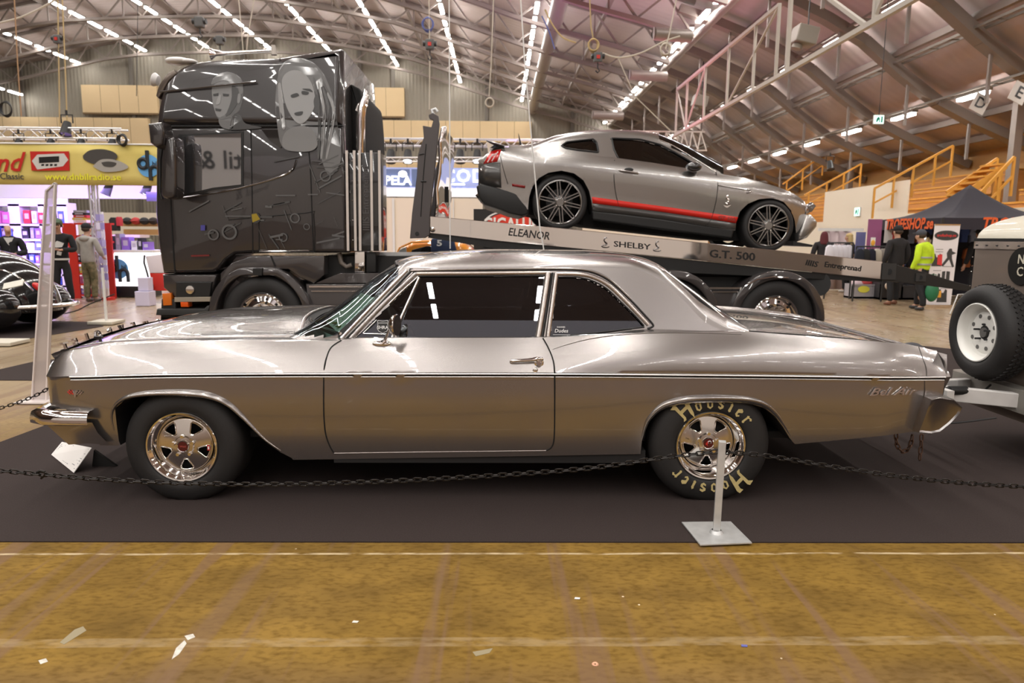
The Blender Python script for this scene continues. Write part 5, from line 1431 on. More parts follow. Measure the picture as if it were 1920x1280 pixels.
part(MB().ell(m1, (.10, .11, .065)).cyl(m1 + V((.03, .05, -.04)), m1 + V((.06, .16, -.08)), .03), 'mirror', mat('mirror black', (.02, .02, .02), .2, coat=1), ms, smooth=50)
c = mon(1364, 375, -1, .004)
sn = spline([c + V((dx, -.004, dz)) for dx, dz in ((.03, -.045), (.0, -.05), (-.02, -.04), (.01, -.02), (.012, .0), (-.01, .02), (-.012, .045), (.012, .06))], 3)
part(MB().tube(sn, .010, 6), 'snake_badge', CHROME, ms, smooth=50)
part(MB().prism([(-.05, .012), (0, .0), (.05, .012), (.012, -.02), (-.012, -.02)], mon(1363, 386, -1, .004), X1, Z1, (0, -.004, 0)), 'wing_badge', CHROME, ms)
# ================================================================ trailer, barrier and other things near the car
TRB = mat('taupe trailer paint', (118, 106, 97), .38, coat=.4, noise=.08, nscale=3)
CREAM = mat('cream roof paint', (206, 200, 182), .35, coat=.4)
XT = 3.62; TY0 = 4.30; TY1 = 5.42
tr = thing('trailer', 'taupe box trailer with cream roof and spare wheel hitched behind the silver two-door', 'trailer', (4.4, YC, 0))
zA = az(1832, 452, TY1); zB = az(1828, 690, TY1)
def box_r(x0, x1, y0, y1, z0, z1, r):
    """box with its vertical corner edges rounded"""
    P = []
    for cx, cy, a in ((x1 - r, y1 - r, 0), (x0 + r, y1 - r, 90), (x0 + r, y0 + r, 180), (x1 - r, y0 + r, 270)):
        for k in range(5): P.append((cx + r * math.cos(R(a + 22.5 * k)), cy + r * math.sin(R(a + 22.5 * k))))
    return MB().prism(P, (0, 0, z0), X1, Y1, (0, 0, z1 - z0))
part(box_r(XT, XT + 2.4, TY0, TY1, zB - .25, zA, .05), 'body', TRB, tr, smooth=40)
part(box_r(XT - .008, XT + 2.41, TY0 - .008, TY1 + .008, zA - .055, zA, .05), 'drip_moulding', ALU, tr, smooth=40)
part(box_r(XT - .012, XT + 2.41, TY0 - .012, TY1 + .012, zA, zA + .022, .05), 'roof_seal', SEAM, tr, smooth=40)
S = []
for k in range(9):
    t = PI / 2 * k / 8; i = .32 * (1 - math.cos(t)); z = zA + .022 + .18 * math.sin(t)
    r = .06; P = []
    for cx, cy, a in ((XT + 2.4 - i - r, TY1 - i - r, 0), (XT + i + r, TY1 - i - r, 90), (XT + i + r, TY0 + i + r, 180), (XT + 2.4 - i - r, TY0 + i + r, 270)):
        for q in range(5): P.append(V((cx + r * math.cos(R(a + 22.5 * q)), cy + r * math.sin(R(a + 22.5 * q)), z)))
    S.append(P)
mb = MB().sheet(S, cv=True); mb.add(S[-1], [tuple(range(20))])
part(mb, 'roof', CREAM, tr, smooth=60)
for i in range(10): part(MB().ell((XT - .01, TY1 - .06 - .11 * i, zA - .03), .006), 'rivet', DARKSTEEL, tr, smooth=60)
for i in range(7): part(MB().ell((XT - .002, TY1 - .02, zA - .12 - .11 * i), .005), 'rivet', ALU, tr, smooth=60)
c = V((XT - .012, at(1918, 499, X=XT).y, at(1918, 499, X=XT).z))
part(MB().cyl(c + X1 * .015, c, .13, n=32), 'round_badge', mat('badge black', (.015, .015, .014), .3), tr, smooth=40)
for k, ch in enumerate('NC'): part(text_mb(ch, .09, c + V((-.003, .0, .045 - .085 * k)), (0, -1, 0), Z1, .003, off=.01), 'badge_letter', CREAM, tr)
# chequer plate apron
m = mat('chequer plate', (.40, .385, .35), .32, .9)
nt = m.node_tree; tc = nt.nodes.new('ShaderNodeTexCoord'); mp = nt.nodes.new('ShaderNodeMapping'); mp.inputs['Scale'].default_value = (34, 34, 34); mp.inputs['Rotation'].default_value = (R(45), 0, 0)
ck = nt.nodes.new('ShaderNodeTexVoronoi'); ck.feature = 'F1'; ck.inputs['Randomness'].default_value = 0
bp = nt.nodes.new('ShaderNodeBump'); bp.inputs['Strength'].default_value = 1; bp.inputs['Distance'].default_value = .012; bp.invert = True
nt.links.new(tc.outputs['Object'], mp.inputs[0]); nt.links.new(mp.outputs[0], ck.inputs['Vector']); nt.links.new(ck.outputs['Distance'], bp.inputs['Height']); nt.links.new(bp.outputs[0], nt.nodes['Principled BSDF'].inputs['Normal'])
XA = 3.50
part(box_r(XA, XT + 2.3, TY0 + .05, TY1 - .04, az(1808, 728, TY1 - .04), zB, .08), 'apron', m, tr, smooth=40)
# A-frame drawbar, coupling, safety chains
DB = mat('white drawbar paint', (.62, .60, .58), .4, noise=.1, nscale=9)
hx = V((2.86, YC, .47))
for s in (-1, 1): part(MB().beam(hx, V((4.6, YC + s * .66, .41)), .06, .10), 'drawbar', DB, tr, bevel=.006)
part(MB().beam(hx + V((.16, -.3, .01)), hx + V((.16, .5, .01)), .05, .08), 'cross_bar', DB, tr)
cp = part(MB().cyl(hx - V((.18, 0, 0)), hx + V((.08, 0, 0)), .045, n=14), 'coupling', DARKSTEEL, tr, smooth=40)
q = at(1795, 732, 4.75); part(MB().cyl(q - V((.06, 0, 0)), q + V((.06, 0, 0)), .032, n=14).cyl(q - V((.09, 0, 0)), q - V((.06, 0, 0)), .025, n=14), 'plug_connector', BLACK, cp, smooth=40)
part(MB().tube(spline([q + V((.06, 0, 0)), q + V((.16, .02, -.03)), q + V((.3, .1, .02))], 5), .007, 6), 'cable', BLACK, cp, smooth=50)
part(MB().tube(spline([hx + V((-.05, -.2, -.12)), hx + V((.12, -.3, -.17)), hx + V((.45, -.35, -.12))], 6), .006, 6), 'cable', BLACK, cp, smooth=50)
def links(mb, pts, pitch, r, w):
    L = sum((b - a).length for a, b in zip(pts, pts[1:])); n = max(2, int(L / pitch)); P = resample(pts, n + 1)
    for i in range(n):
        a, b = P[i], P[i + 1]; c = (a + b) / 2; d = (b - a).normalized(); u, v, _ = basis(d)
        s = u if i % 2 else v; l = pitch * .5 + r * 1.2
        loop = [c + d * (math.copysign(l - w, math.cos(t)) + w * math.cos(t)) + s * (w * math.sin(t)) for t in linsp(0, 2 * PI, 13)[:-1]]
        mb.tube(loop, r, 5, closed=True)
    return mb
RUST = mat('rusty chain', (.16, .09, .06), .6, .6)
for l, n in (([(1680, 812), (1681, 832), (1690, 846), (1700, 845), (1708, 832), (1711, 816)], 'safety_chain'), ([(1728, 814), (1727, 835), (1724, 862)], 'safety_chain')):
    part(links(MB(), spline(px3(l, 4.30), 6), .034, .0045, .011), n, RUST, tr, smooth=50)
# spare wheel on the nose of the trailer
sc = V((3.36, 4.90, .875)); A = V((-1, 0, 0)); Rs = .335
sp = part(MB().lathe([(.20, -.02), (.215, .0), (.24, .012), (.29, .008), (.318, -.012), (.333, -.05), (Rs, -.09), (.333, -.16), (.318, -.20), (.29, -.22), (.20, -.21)], sc, A, 64), 'spare_tyre', RUBBER, tr, smooth=50)
mb = MB()
for ring, o in enumerate((-.07, -.105, -.145)):
    for k in range(56):
        t = 2 * PI * (k + .5 * (ring % 2)) / 56; u = V((0, math.cos(t), math.sin(t))); tt = V((0, -math.sin(t), math.cos(t)))
        mb.beam(sc + u * (Rs + .002) + A * (o - .012) - tt * .010, sc + u * (Rs + .002) + A * (o + .012) + tt * .010, .014, .010, up=u)
part(mb, 'tread', RUBBER, sp)
WW = mat('white spoke-less rim', (.80, .79, .75), .35, coat=.3)
rm = part(MB().lathe([(.205, -.015), (.208, .002), (.200, .006), (.190, -.004), (.180, -.03), (.172, -.06), (.150, -.068), (.135, -.055), (.10, -.052), (.06, -.060), (.034, -.062)], sc, A, 56), 'spare_rim', WW, sp, smooth=40)
for k in range(8):
    t = 2 * PI * (k + .5) / 8; u = V((0, math.cos(t), math.sin(t)))
    part(MB().cyl(sc + u * .118 + A * -.058, sc + u * .118 + A * -.050, .015, n=14), 'rim_hole', mat('hole grey', (.12, .115, .11), .6), sp)
for k in range(5):
    t = 2 * PI * k / 5 + .3; u = V((0, math.cos(t), math.sin(t)))
    part(MB().cyl(sc + u * .057 + A * -.06, sc + u * .057 + A * (-.04 if k % 2 else -.02), .007, n=8), 'wheel_stud', DARKSTEEL, sp)
part(MB().cyl(sc + A * -.064, sc + A * -.05, .034, n=20), 'rim_hole', mat('hole grey', (.12, .115, .11)), sp)
part(MB().cyl(sc - A * .0 + X1 * .06, V((XT, sc.y, sc.z)), .05, n=16), 'wheel_carrier', DARKSTEEL, tr)
for s in (-1, 1): part(MB().lathe([(.2, 0), (.30, .01), (.32, -.02), (.32, -.16), (.2, -.18)], (5.1, YC + s * .72, .335), (0, s, 0), 32), 'tyre', RUBBER, tr, smooth=50)
# ---- barrier post and chains
b = at(1343, 1001, Z=0.008)
post = thing('barrier_post', 'galvanised square barrier post on a flat steel base plate beside the rear wheel', 'barrier', (b.x, b.y, .007))
C4 = [at(x, y, Z=.010) for x, y in ((1278, 980), (1370, 979), (1410, 1019), (1313, 1023))]
mb = MB(); mb.add(C4 + [p + V((0, 0, .006)) for p in C4], [(3, 2, 1, 0), (4, 5, 6, 7), (0, 1, 5, 4), (1, 2, 6, 5), (2, 3, 7, 6), (3, 0, 4, 7)])
part(mb, 'base_plate', STEEL, post)
top = at(1349, 826, b.y + .01)
part(MB().beam(b + V((0, 0, .008)), V((b.x + .008, b.y + .005, top.z)), .036, .036, up=V((.25, 1, 0))), 'post', STEEL, post, bevel=.002)
part(MB().lathe([(.036, .0), (.03, .012), (.024, .016)], b + V((0, 0, .008)), Z1, 14), 'weld_bead', STEEL, post, smooth=50)
BCH = mat('black chain steel', (.035, .032, .03), .35, .8)
yq = b.y + .02
def barrier_chain(l, Y, label, pitch=.036, r=.0040, w=.0105, hook=None):
    pts = spline(px3(l, Y), 8)
    mb = links(MB(), pts, pitch, r, w)
    return solo(mb, 'barrier_chain', BCH, label, 'chain', smooth=50)
barrier_chain([(1346, 846), (1320, 849), (1250, 857), (1100, 878), (900, 893), (700, 903), (500, 908), (300, 904), (160, 896), (80, 889), (0, 882), (-160, 868)], yq, 'black chain sagging from the steel post leftwards past both wheels')
barrier_chain([(1354, 847), (1440, 855), (1600, 881), (1750, 900), (1920, 912), (2100, 915)], yq, 'black chain running from the steel post to the right-hand edge')
barrier_chain([(-120, 800), (0, 765), (40, 752), (75, 737), (110, 715)], 5.4, 'black chain beyond the nose of the silver two-door')
mb = MB(); a = at(76, 886, yq); mb.tube([a + V((-.02, 0, .0)), a + V((.0, 0, .012)), a + V((.02, 0, .006)), a + V((.022, 0, -.012)), a + V((.0, 0, -.03))], .006, 6)
solo(mb, 'chain_hook', BCH, 'small black hook joining two lengths of the front chain', 'hook', smooth=50)
# ---- card on the carpet by the front wheel
PAPW = mat('white card', (228, 224, 220), .7)
q0 = at(96, 852, Z=.012); q1 = at(138, 886, Z=.012)
q2 = at(172, 839, q1.y + .12); q3 = at(116, 828, q0.y + .10)
cd = thing('info_card', 'white handwritten info card propped on the carpet under the chrome front bumper', 'card', (q0.x, q0.y, .007))
nrm = (q1 - q0).cross(q3 - q0).normalized()
if nrm.y > 0: nrm = -nrm
mb = MB(); mb.add([q0, q1, q2, q3] + [p - nrm * .004 for p in (q0, q1, q2, q3)], [(0, 1, 2, 3), (7, 6, 5, 4), (0, 4, 5, 1), (1, 5, 6, 2), (2, 6, 7, 3), (3, 7, 4, 0)])
part(mb, 'sheet', PAPW, cd)
rnd = random.Random(5); mb = MB()
for i in range(9):
    t = .08 + .1 * i; a = q3.lerp(q0, t); b_ = q2.lerp(q1, t); x = .05
    while x < .93:
        l = rnd.uniform(.03, .12)
        if rnd.random() < .72: mb.beam(a.lerp(b_, x) + nrm * .0006, a.lerp(b_, min(.95, x + l)) + nrm * .0006, .0035, .0008, up=nrm)
        x += l + .03
part(mb, 'handwriting', mat('ball pen grey', (.14, .14, .17), .6), cd)
part(MB().prism([(0, 0), (.16, 0), (.02, .11)], (q2.x - .02, q2.y + .02, .008), X1, Z1, (0, .02, 0)), 'stand', BLACK, cd)
# ---- clear acrylic upright at the left
ACR = bpy.data.materials.new('clear acrylic'); ACR.use_nodes = True
p = ACR.node_tree.nodes['Principled BSDF']; p.inputs['Base Color'].default_value = (.62, .55, .53, 1); p.inputs['Roughness'].default_value = .08; p.inputs['Alpha'].default_value = .62
a = at(88, 362, 6.4); b_ = at(66, 690, 6.4)
fb = V((b_.x - (a.x - b_.x) * .19, 6.4, .0))
mb = MB()
ta = [at(88, 358, 6.4), at(104, 344, 6.5), at(103, 360, 6.55)]
t0, t1 = at(87, 358, 6.4), at(104, 343, 6.4)
b0, b1 = at(61, 752, 6.4), at(88, 752, 6.4); b0.z = b1.z = .008
mb.add([b0, b1, t1, t0] + [p_ + V((.0, .03, 0)) for p_ in (b0, b1, t1, t0)], [(0, 1, 2, 3), (7, 6, 5, 4), (0, 4, 5, 1), (1, 5, 6, 2), (2, 6, 7, 3), (3, 7, 4, 0)])
up_ = thing('display_stand', 'tall narrow clear acrylic display upright left of the silver two-door', 'display stand', ((b0.x + b1.x) / 2, 6.4, .007))
part(mb, 'panel', ACR, up_)
for p0, p1 in ((b0, t0), (b1, t1), (t0, t1)): part(MB().beam(p0, p1, .012, .034, up=Y1), 'edge', mat('acrylic edge', (.75, .68, .66), .2), up_)
part(MB().box(((b0.x + b1.x) / 2, 6.42, .013), (.3, .3, .012)), 'foot', mat('acrylic edge', (.75, .68, .66)), up_)
# small white barrier foot and post far left
for x, y, lab in ((200, 607, 'pale concrete barrier foot with a white post by the lit counter'), (10, 646, 'pale concrete barrier foot at the left edge')):
    q = at(x, y, Z=0)
    t = thing('floor_barrier', lab, 'barrier', (q.x, q.y, .007))
    part(MB().box((q.x, q.y, .035), (.42, .42, .05)), 'foot', mat('pale concrete', (.60, .56, .47), .8), t, bevel=.01)
    if x > 100: part(MB().cyl((q.x, q.y, .05), (q.x, q.y, .95), .022, n=12), 'post', WHITE, t, smooth=40)
# paint marks and litter on the near floor
def mark(l, name='floor_marking', m_=None):
    P = [at(x, y, Z=0) for x, y in l]
    solo(MB().prism([(p.x, p.y) for p in P], (0, 0, .0002), X1, Y1, (0, 0, .0006)), name, m_ or mat('old white floor paint', (.74, .70, .62), .7, noise=.35, nscale=40), kind='structure')
mark([(346, 1192), (362, 1188), (366, 1194), (352, 1200)]); mark([(330, 1215), (346, 1200), (350, 1206), (336, 1226), (322, 1236)])
mark([(140, 1180), (156, 1174), (162, 1182), (120, 1208), (112, 1204)], m_=mat('faded floor paint', (.30, .25, .15), .7))
mark([(886, 1222), (924, 1215), (918, 1224), (892, 1230)], m_=mat('faded floor paint', (.46, .38, .24)))
mark([(72, 1238), (86, 1234), (90, 1240), (76, 1245)], m_=mat('old white floor paint', (.74, .70, .62)))
for x, y, c_, lab in ((1082, 1122, 'white paper', 'small white paper scrap on the bare floor'), (1116, 1245, 'orange plastic', 'small orange plastic ring on the bare floor near the bottom edge'), (1395, 1211, 'blue plastic', 'tiny blue plastic scrap on the bare floor'), (666, 1166, 'pale paper', 'pale crumb of paper on the floor left of the middle')):
    q = at(x, y, Z=0)
    mb = MB().lathe([(.004, 0), (.010, .003), (.013, 0)], q + V((0, 0, .001)), Z1, 9) if 'ring' in lab else MB().prism([(-.012, -.006), (.01, -.008), (.014, .004), (-.008, .008)], q + V((0, 0, .001)), X1, Y1, (0, 0, .002))
    solo(mb, 'litter', mat('scrap ' + c_, {'white paper': (.8, .8, .78), 'orange plastic': (.75, .4, .25), 'blue plastic': (.12, .13, .4), 'pale paper': (.75, .7, .62)}[c_], .6), lab, 'litter')
# ================================================================ people
SKIN = mat('skin', (.52, .30, .21), .5)
def skin_mesh(name, nodes, edges, m_, parent, M, sub=2, smooth=True):
    """nodes: (x, y, z, radius) or (x, y, z, rx, ry); grown with a Skin modifier"""
    me = bpy.data.meshes.new(name); off = BASE[parent]
    me.from_pydata([M @ V(n[:3]) - off for n in nodes], edges, [])
    bm = bmesh.new(); bm.from_mesh(me); L = bm.verts.layers.skin.verify()
    bm.verts.ensure_lookup_table()
    for i, n in enumerate(nodes):
        bm.verts[i][L].radius = (n[3], n[4] if len(n) > 4 else n[3]); bm.verts[i][L].use_root = i == 0
    bm.to_mesh(me); bm.free(); me.materials.append(m_)
    o = bpy.data.objects.new(name, me); COL.objects.link(o); o.parent = parent; BASE[o] = off
    sk = o.modifiers.new('skin', 'SKIN'); sk.use_smooth_shade = True; sk.branch_smoothing = .6
    sb = o.modifiers.new('sub', 'SUBSURF'); sb.levels = sb.render_levels = sub
    return o
def person(label, base, rz, h=1.76, top=(.05, .05, .05), legs=(.03, .03, .035), elbow=None, wrist=None, feet=None, hair=(.05, .03, .02), cap=None, hood=None, long_hair=None, shoe=(.03, .03, .03), tilt=0, sleeves=True, bulk=1.0, facing=None, bald=False, extra=None, skirt=None, shirt=None):
    """local axes: x to the person's right, y the way they face, z up; sizes for 1.76 m then scaled"""
    k = h / 1.76
    t = thing('person', label, 'person', base)
    M = Matrix.Translation(base) @ Matrix.Rotation(rz, 4, 'Z') @ Matrix.Scale(k, 4)
    E = elbow or {1: (.27, -.03, 1.14), -1: (-.27, -.03, 1.14)}
    W = wrist or {1: (.27, .08, .90), -1: (-.27, .08, .90)}
    F = feet or {1: (.11, .0), -1: (-.11, .0)}
    hx, hy = 0, .02 + tilt * .10
    sk_nodes = [(0, 0, 1.00, .10, .09), (0, -.01, 1.18, .11, .09), (0, -.01, 1.36, .13, .09), (0, 0, 1.47, .062), (hx, hy, 1.545, .062), (hx, hy + .015, 1.60, .078, .088), (hx, hy + .01, 1.67, .085, .095), (hx, hy, 1.735, .060, .066), (hx, hy + .115, 1.615, .016)]
    ed = [(0, 1), (1, 2), (2, 3), (3, 4), (4, 5), (5, 6), (6, 7), (5, 8)]
    for s in (1, -1):
        i = len(sk_nodes)
        e = V(E[s]); w = V(W[s]); sh = V((s * .185, -.01, 1.415)); d = (w - e).normalized()
        a, b, _ = basis(d, V((0, 0, 1)) if abs(d.z) < .9 else V((0, 1, 0)))
        palm = w + d * .07
        sk_nodes += [(*sh, .058), (*e, .043), (*w, .028), (*palm, .034, .018)]
        ed += [(2, i), (i, i + 1), (i + 1, i + 2), (i + 2, i + 3)]
        curl = V((0, .02, -.012))
        for q, (o_, l) in enumerate(((-.027, .060), (-.009, .072), (.010, .068), (.027, .052))):
            n = len(sk_nodes); p0 = palm + a * o_ + d * .030; p1 = p0 + d * l * .55; p2 = p1 + d * l * .35 + curl
            sk_nodes += [(*p0, .0095), (*p1, .0085), (*p2, .0075)]; ed += [(i + 3, n), (n, n + 1), (n + 1, n + 2)]
        n = len(sk_nodes); p0 = w + d * .045 - a * .035 + curl; p1 = p0 + d * .04 + curl * .6
        sk_nodes += [(*p0, .011), (*p1, .009)]; ed += [(i + 2, n), (n, n + 1)]
        i = len(sk_nodes)
        fx, fy = F[s]
        kn = V((s * .095 + (fx - s * .11) * .5, fy * .45 + .03, .52)); an = V((fx, fy - .02, .10))
        sk_nodes += [(s * .09, 0, .93, .085), (*kn, .058), (*an, .042), (fx, fy + .10, .045, .04, .03)]
        ed += [(0, i), (i, i + 1), (i + 1, i + 2), (i + 2, i + 3)]
    skin_mesh('body', sk_nodes, ed, SKIN, t, M, 1)
    B = bulk
    # top
    tm = mat('cloth %.2f %.2f %.2f' % top, top, .85, noise=.2, nscale=9, bump=.25, bscale=26)
    tn = [(0, 0, .86, .150 * B, .118 * B), (0, 0, .97, .155 * B, .120 * B), (0, -.005, 1.10, .150 * B, .115 * B), (0, -.01, 1.26, .165 * B, .122 * B), (0, -.01, 1.42, .150 * B, .108 * B), (0, 0, 1.52, .078, .078)]
    te = [(0, 1), (1, 2), (2, 3), (3, 4), (4, 5)]
    for s in (1, -1):
        i = len(tn); e = V(E[s]); w = V(W[s]); sh = V((s * .195, -.01, 1.42))
        tn += [(*sh, .078 * B), (*((sh + e) / 2), .066 * B), (*e, .058 * B)]; te += [(4, i), (i, i + 1), (i + 1, i + 2)]
        if sleeves: tn += [(*((e + w) / 2), .050 * B), (*(w - (w - e).normalized() * .02), .042 * B)]; te += [(i + 2, i + 3), (i + 3, i + 4)]
    skin_mesh('jacket' if sleeves else 'shirt', tn, te, tm, t, M, 2)
    # trousers
    lm = legs if hasattr(legs, 'node_tree') else mat('cloth %.2f %.2f %.2f' % legs, legs, .85, noise=.2, nscale=9, bump=.25, bscale=26)
    tn = [(0, 0, 1.06, .132, .105), (0, 0, .90, .140, .115)]; te = [(0, 1)]
    for s in (1, -1):
        i = len(tn); fx, fy = F[s]
        kn = V((s * .095 + (fx - s * .11) * .5, fy * .45 + .03, .52))
        tn += [(s * .095, 0, .80, .100), (*kn, .080), (fx, fy - .01, .28, .070), (fx, fy - .02, .09, .066)]; te += [(1, i), (i, i + 1), (i + 1, i + 2), (i + 2, i + 3)]
    skin_mesh('trousers', tn, te, lm, t, M, 2)
    sm = mat('shoe %.2f %.2f %.2f' % shoe, shoe, .5)
    for s in (1, -1):
        fx, fy = F[s]
        skin_mesh('shoe', [(fx, fy - .05, .055, .046, .05), (fx, fy + .05, .048, .048, .044), (fx, fy + .16, .036, .042, .034)], [(0, 1), (1, 2)], sm, t, M, 1)
    hm = mat('hair %.2f %.2f %.2f' % hair, hair, .7, bump=.4, bscale=60)
    P = lambda x, y, z: M @ V((hx + x, hy + y, z))
    rm = (Matrix.Rotation(rz, 3, 'Z'))
    if cap:
        cm = mat('cap %.2f %.2f %.2f' % cap, cap, .8)
        c = part(MB().ell(P(0, -.008, 1.705), V((.100, .112, .085)) * k, M=rm), 'cap', cm, t, smooth=60)
        part(MB().ell(P(0, .11, 1.70), V((.075, .075, .012)) * k, M=rm), 'cap_peak', cm, c, smooth=60)
        part(MB().ell(P(0, -.03, 1.645), V((.090, .085, .06)) * k, M=rm), 'hair', hm, t, smooth=60)
    elif hood:
        cm = mat('hood %.2f %.2f %.2f' % hood, hood, .85)
        skin_mesh('hood', [(0, -.04, 1.36, .17, .13), (0, -.02, 1.46, .12, .12), (hx, hy - .02, 1.60, .115, .125), (hx, hy - .02, 1.70, .10, .11), (hx, hy - .03, 1.77, .05, .05)], [(0, 1), (1, 2), (2, 3), (3, 4)], cm, t, M, 2)
    elif not bald:
        part(MB().ell(P(0, -.018, 1.695), V((.094, .104, .080)) * k, M=rm).ell(P(0, -.045, 1.64), V((.088, .075, .07)) * k, M=rm), 'hair', hm, t, smooth=60)
    if long_hair:
        lm2 = mat('hair %.2f %.2f %.2f' % long_hair, long_hair, .6, bump=.5, bscale=40)
        skin_mesh('hair', [(hx, hy - .02, 1.72, .09, .09), (hx, hy - .06, 1.62, .095, .07), (hx, hy - .08, 1.48, .085, .05), (hx, hy - .09, 1.34, .06, .04), (hx, hy - .09, 1.24, .03, .02)], [(0, 1), (1, 2), (2, 3), (3, 4)], lm2, t, M, 2)
    for s in (1, -1):
        part(MB().ell(P(s * .034, .088, 1.640), V((.013, .008, .008)) * k, 8, 6, M=rm), 'eye', mat('eye dark', (.02, .015, .01), .2), t, smooth=60)
        part(MB().ell(P(s * .092, .0, 1.625), V((.012, .024, .034)) * k, 8, 6, M=rm), 'ear', SKIN, t, smooth=60)
    part(MB().ell(P(0, .094, 1.575), V((.026, .008, .007)) * k, 8, 6, M=rm), 'mouth', mat('lip', (.30, .12, .10), .5), t, smooth=60)
    if extra: extra(t, M, k, rm)
    return t
def stand(px, py): q = at(px, py, Z=0); return V((q.x, q.y, .0))
# -- three men at the left-hand stand
def belly_print(t, M, k, rm):
    d = M.to_3x3().normalized()
    for pts in ([(-.10, 1.28), (.02, 1.33), (.10, 1.25), (.05, 1.19), (-.06, 1.20)], [(-.05, 1.10), (.03, 1.12), (.05, 1.05), (-.03, 1.03)]):
        part(MB().add([M @ V((x, .128, z)) for x, z in pts] + [M @ V((x, .134, z)) for x, z in pts], [tuple(range(len(pts))), tuple(range(len(pts), 2 * len(pts)))] + [(i, (i + 1) % len(pts), len(pts) + (i + 1) % len(pts), len(pts) + i) for i in range(len(pts))]), 'print', mat('white print', (.6, .6, .58), .7), t)
    part(MB().lathe([(.155, -.02), (.158, 0), (.155, .02)], M @ V((0, 0, .955)), Z1, 20), 'shirt_hem', mat('white print', (.6, .6, .58)), t, smooth=40)
person('man in black printed sweatshirt and green cap looking down at his hands', stand(122, 572) , R(200), 1.80, top=(.012, .012, .014), legs=(.012, .012, .014), elbow={1: (.27, .05, 1.14), -1: (-.27, .05, 1.14)}, wrist={1: (.07, .27, 1.16), -1: (-.06, .27, 1.15)}, cap=(.10, .15, .10), feet={1: (.13, .0), -1: (-.13, .02)}, tilt=.5, bulk=1.08, extra=belly_print)
m = mat('camouflage cloth', (.24, .19, .11), .85, noise=.7, nscale=14, col2=(.07, .075, .035))
def hoodroll(t, M, k, rm):
    part(MB().ell(M @ V((0, -.09, 1.44)), V((.12, .07, .07)) * k, M=rm), 'hood', mat('cloth 0.42 0.40 0.37', (.42, .40, .37)), t, smooth=60)
person('man seen from behind in pale grey hooded sweatshirt and camouflage trousers', stand(172, 566), R(-8), 1.72, top=(.42, .40, .37), legs=m, cap=(.015, .015, .018), elbow={1: (.27, .06, 1.13), -1: (-.27, .06, 1.13)}, wrist={1: (.20, .22, 1.04), -1: (-.20, .22, 1.04)}, feet={1: (.07, .05), -1: (-.06, -.03)}, extra=hoodroll, bulk=1.05, shoe=(.12, .09, .07))
def collar(t, M, k, rm):
    pts = [(-.09, 1.47), (.09, 1.47), (.03, 1.34), (0, 1.30), (-.03, 1.34)]
    part(MB().add([M @ V((x, .115, z)) for x, z in pts] + [M @ V((x, .121, z)) for x, z in pts], [(0, 1, 2, 3, 4), (5, 6, 7, 8, 9)] + [(i, (i + 1) % 5, 5 + (i + 1) % 5, 5 + i) for i in range(5)]), 'shirt_collar', mat('white print', (.6, .6, .58)), t)
    part(MB().box(M @ V((.0, .36, 1.16)), V((.02, .09, .14)) * k, M=rm), 'phone', BLACK, t)
person('bald man in black cardigan over white shirt holding a phone behind the rounded black car', stand(28, 572), R(215), 1.70, top=(.012, .012, .014), legs=(.16, .15, .15), bald=True, elbow={1: (.28, .04, 1.14), -1: (-.28, .04, 1.14)}, wrist={1: (.06, .27, 1.14), -1: (-.07, .27, 1.12)}, bulk=1.2, extra=collar)
# -- visitors on the right
person('person from behind in dark coat and maroon hood beyond the truck tail', stand(1538, 552), R(-20), 1.70, top=(.02, .018, .02), legs=(.015, .015, .017), hood=(.10, .02, .025), bulk=1.2)
person('blonde woman in black standing at the clothes stall', stand(1585, 548), R(35), 1.66, top=(.02, .02, .022), legs=(.015, .015, .017), hair=(.55, .40, .18), long_hair=(.55, .40, .18), sleeves=False, shoe=(.5, .48, .45))
def backtext(txt, col):
    def f(t, M, k, rm):
        d3 = M.to_3x3(); u = (d3 @ V((1, 0, 0))).normalized()
        part(text_mb(txt, .085, M @ V((0, -.142, 1.28)), u, Z1, .002, off=.02), 'print', mat('print ' + txt, col, .7), t)
    return f
person('broad man from behind in dark grey jacket and black cap walking past the tent', stand(1673, 572), R(12), 1.80, top=(.022, .022, .021), legs=(.014, .014, .016), cap=(.012, .012, .013), feet={1: (.15, .10), -1: (-.14, -.06)}, bulk=1.22, shoe=(.16, .06, .03))
def stripes(t, M, k, rm):
    s_ = mat('reflective grey band', (.40, .40, .40), .35, .3)
    part(MB().lathe([(.17, -.018), (.176, 0), (.17, .018)], M @ V((0, 0, 1.17)), Z1, 24), 'reflective_band', s_, t, smooth=40)
    part(MB().lathe([(.165, -.018), (.171, 0), (.165, .018)], M @ V((0, 0, 1.02)), Z1, 24), 'reflective_band', s_, t, smooth=40)
person('man from behind in neon yellow jacket and grey beanie walking with a green bag', stand(1722, 581), R(28), 1.70, top=(.62, .88, .03), legs=(.014, .014, .016), cap=(.06, .065, .08), feet={1: (.16, .16), -1: (-.12, -.14)}, tilt=.8, bulk=1.10, extra=stripes)
person('person in black printed shirt behind the neon yellow jacket', stand(1706, 553), R(-160), 1.70, top=(.015, .015, .017), legs=(.014, .014, .016), bulk=1.1, extra=None)
person('person from behind in black shirt with orange back print beside the white roll-up banner', stand(1826, 566), R(5), 1.76, top=(.013, .013, .015), legs=(.014, .014, .016), cap=(.02, .02, .02), bulk=1.2, extra=backtext('TROFE', (.6, .14, .04)))
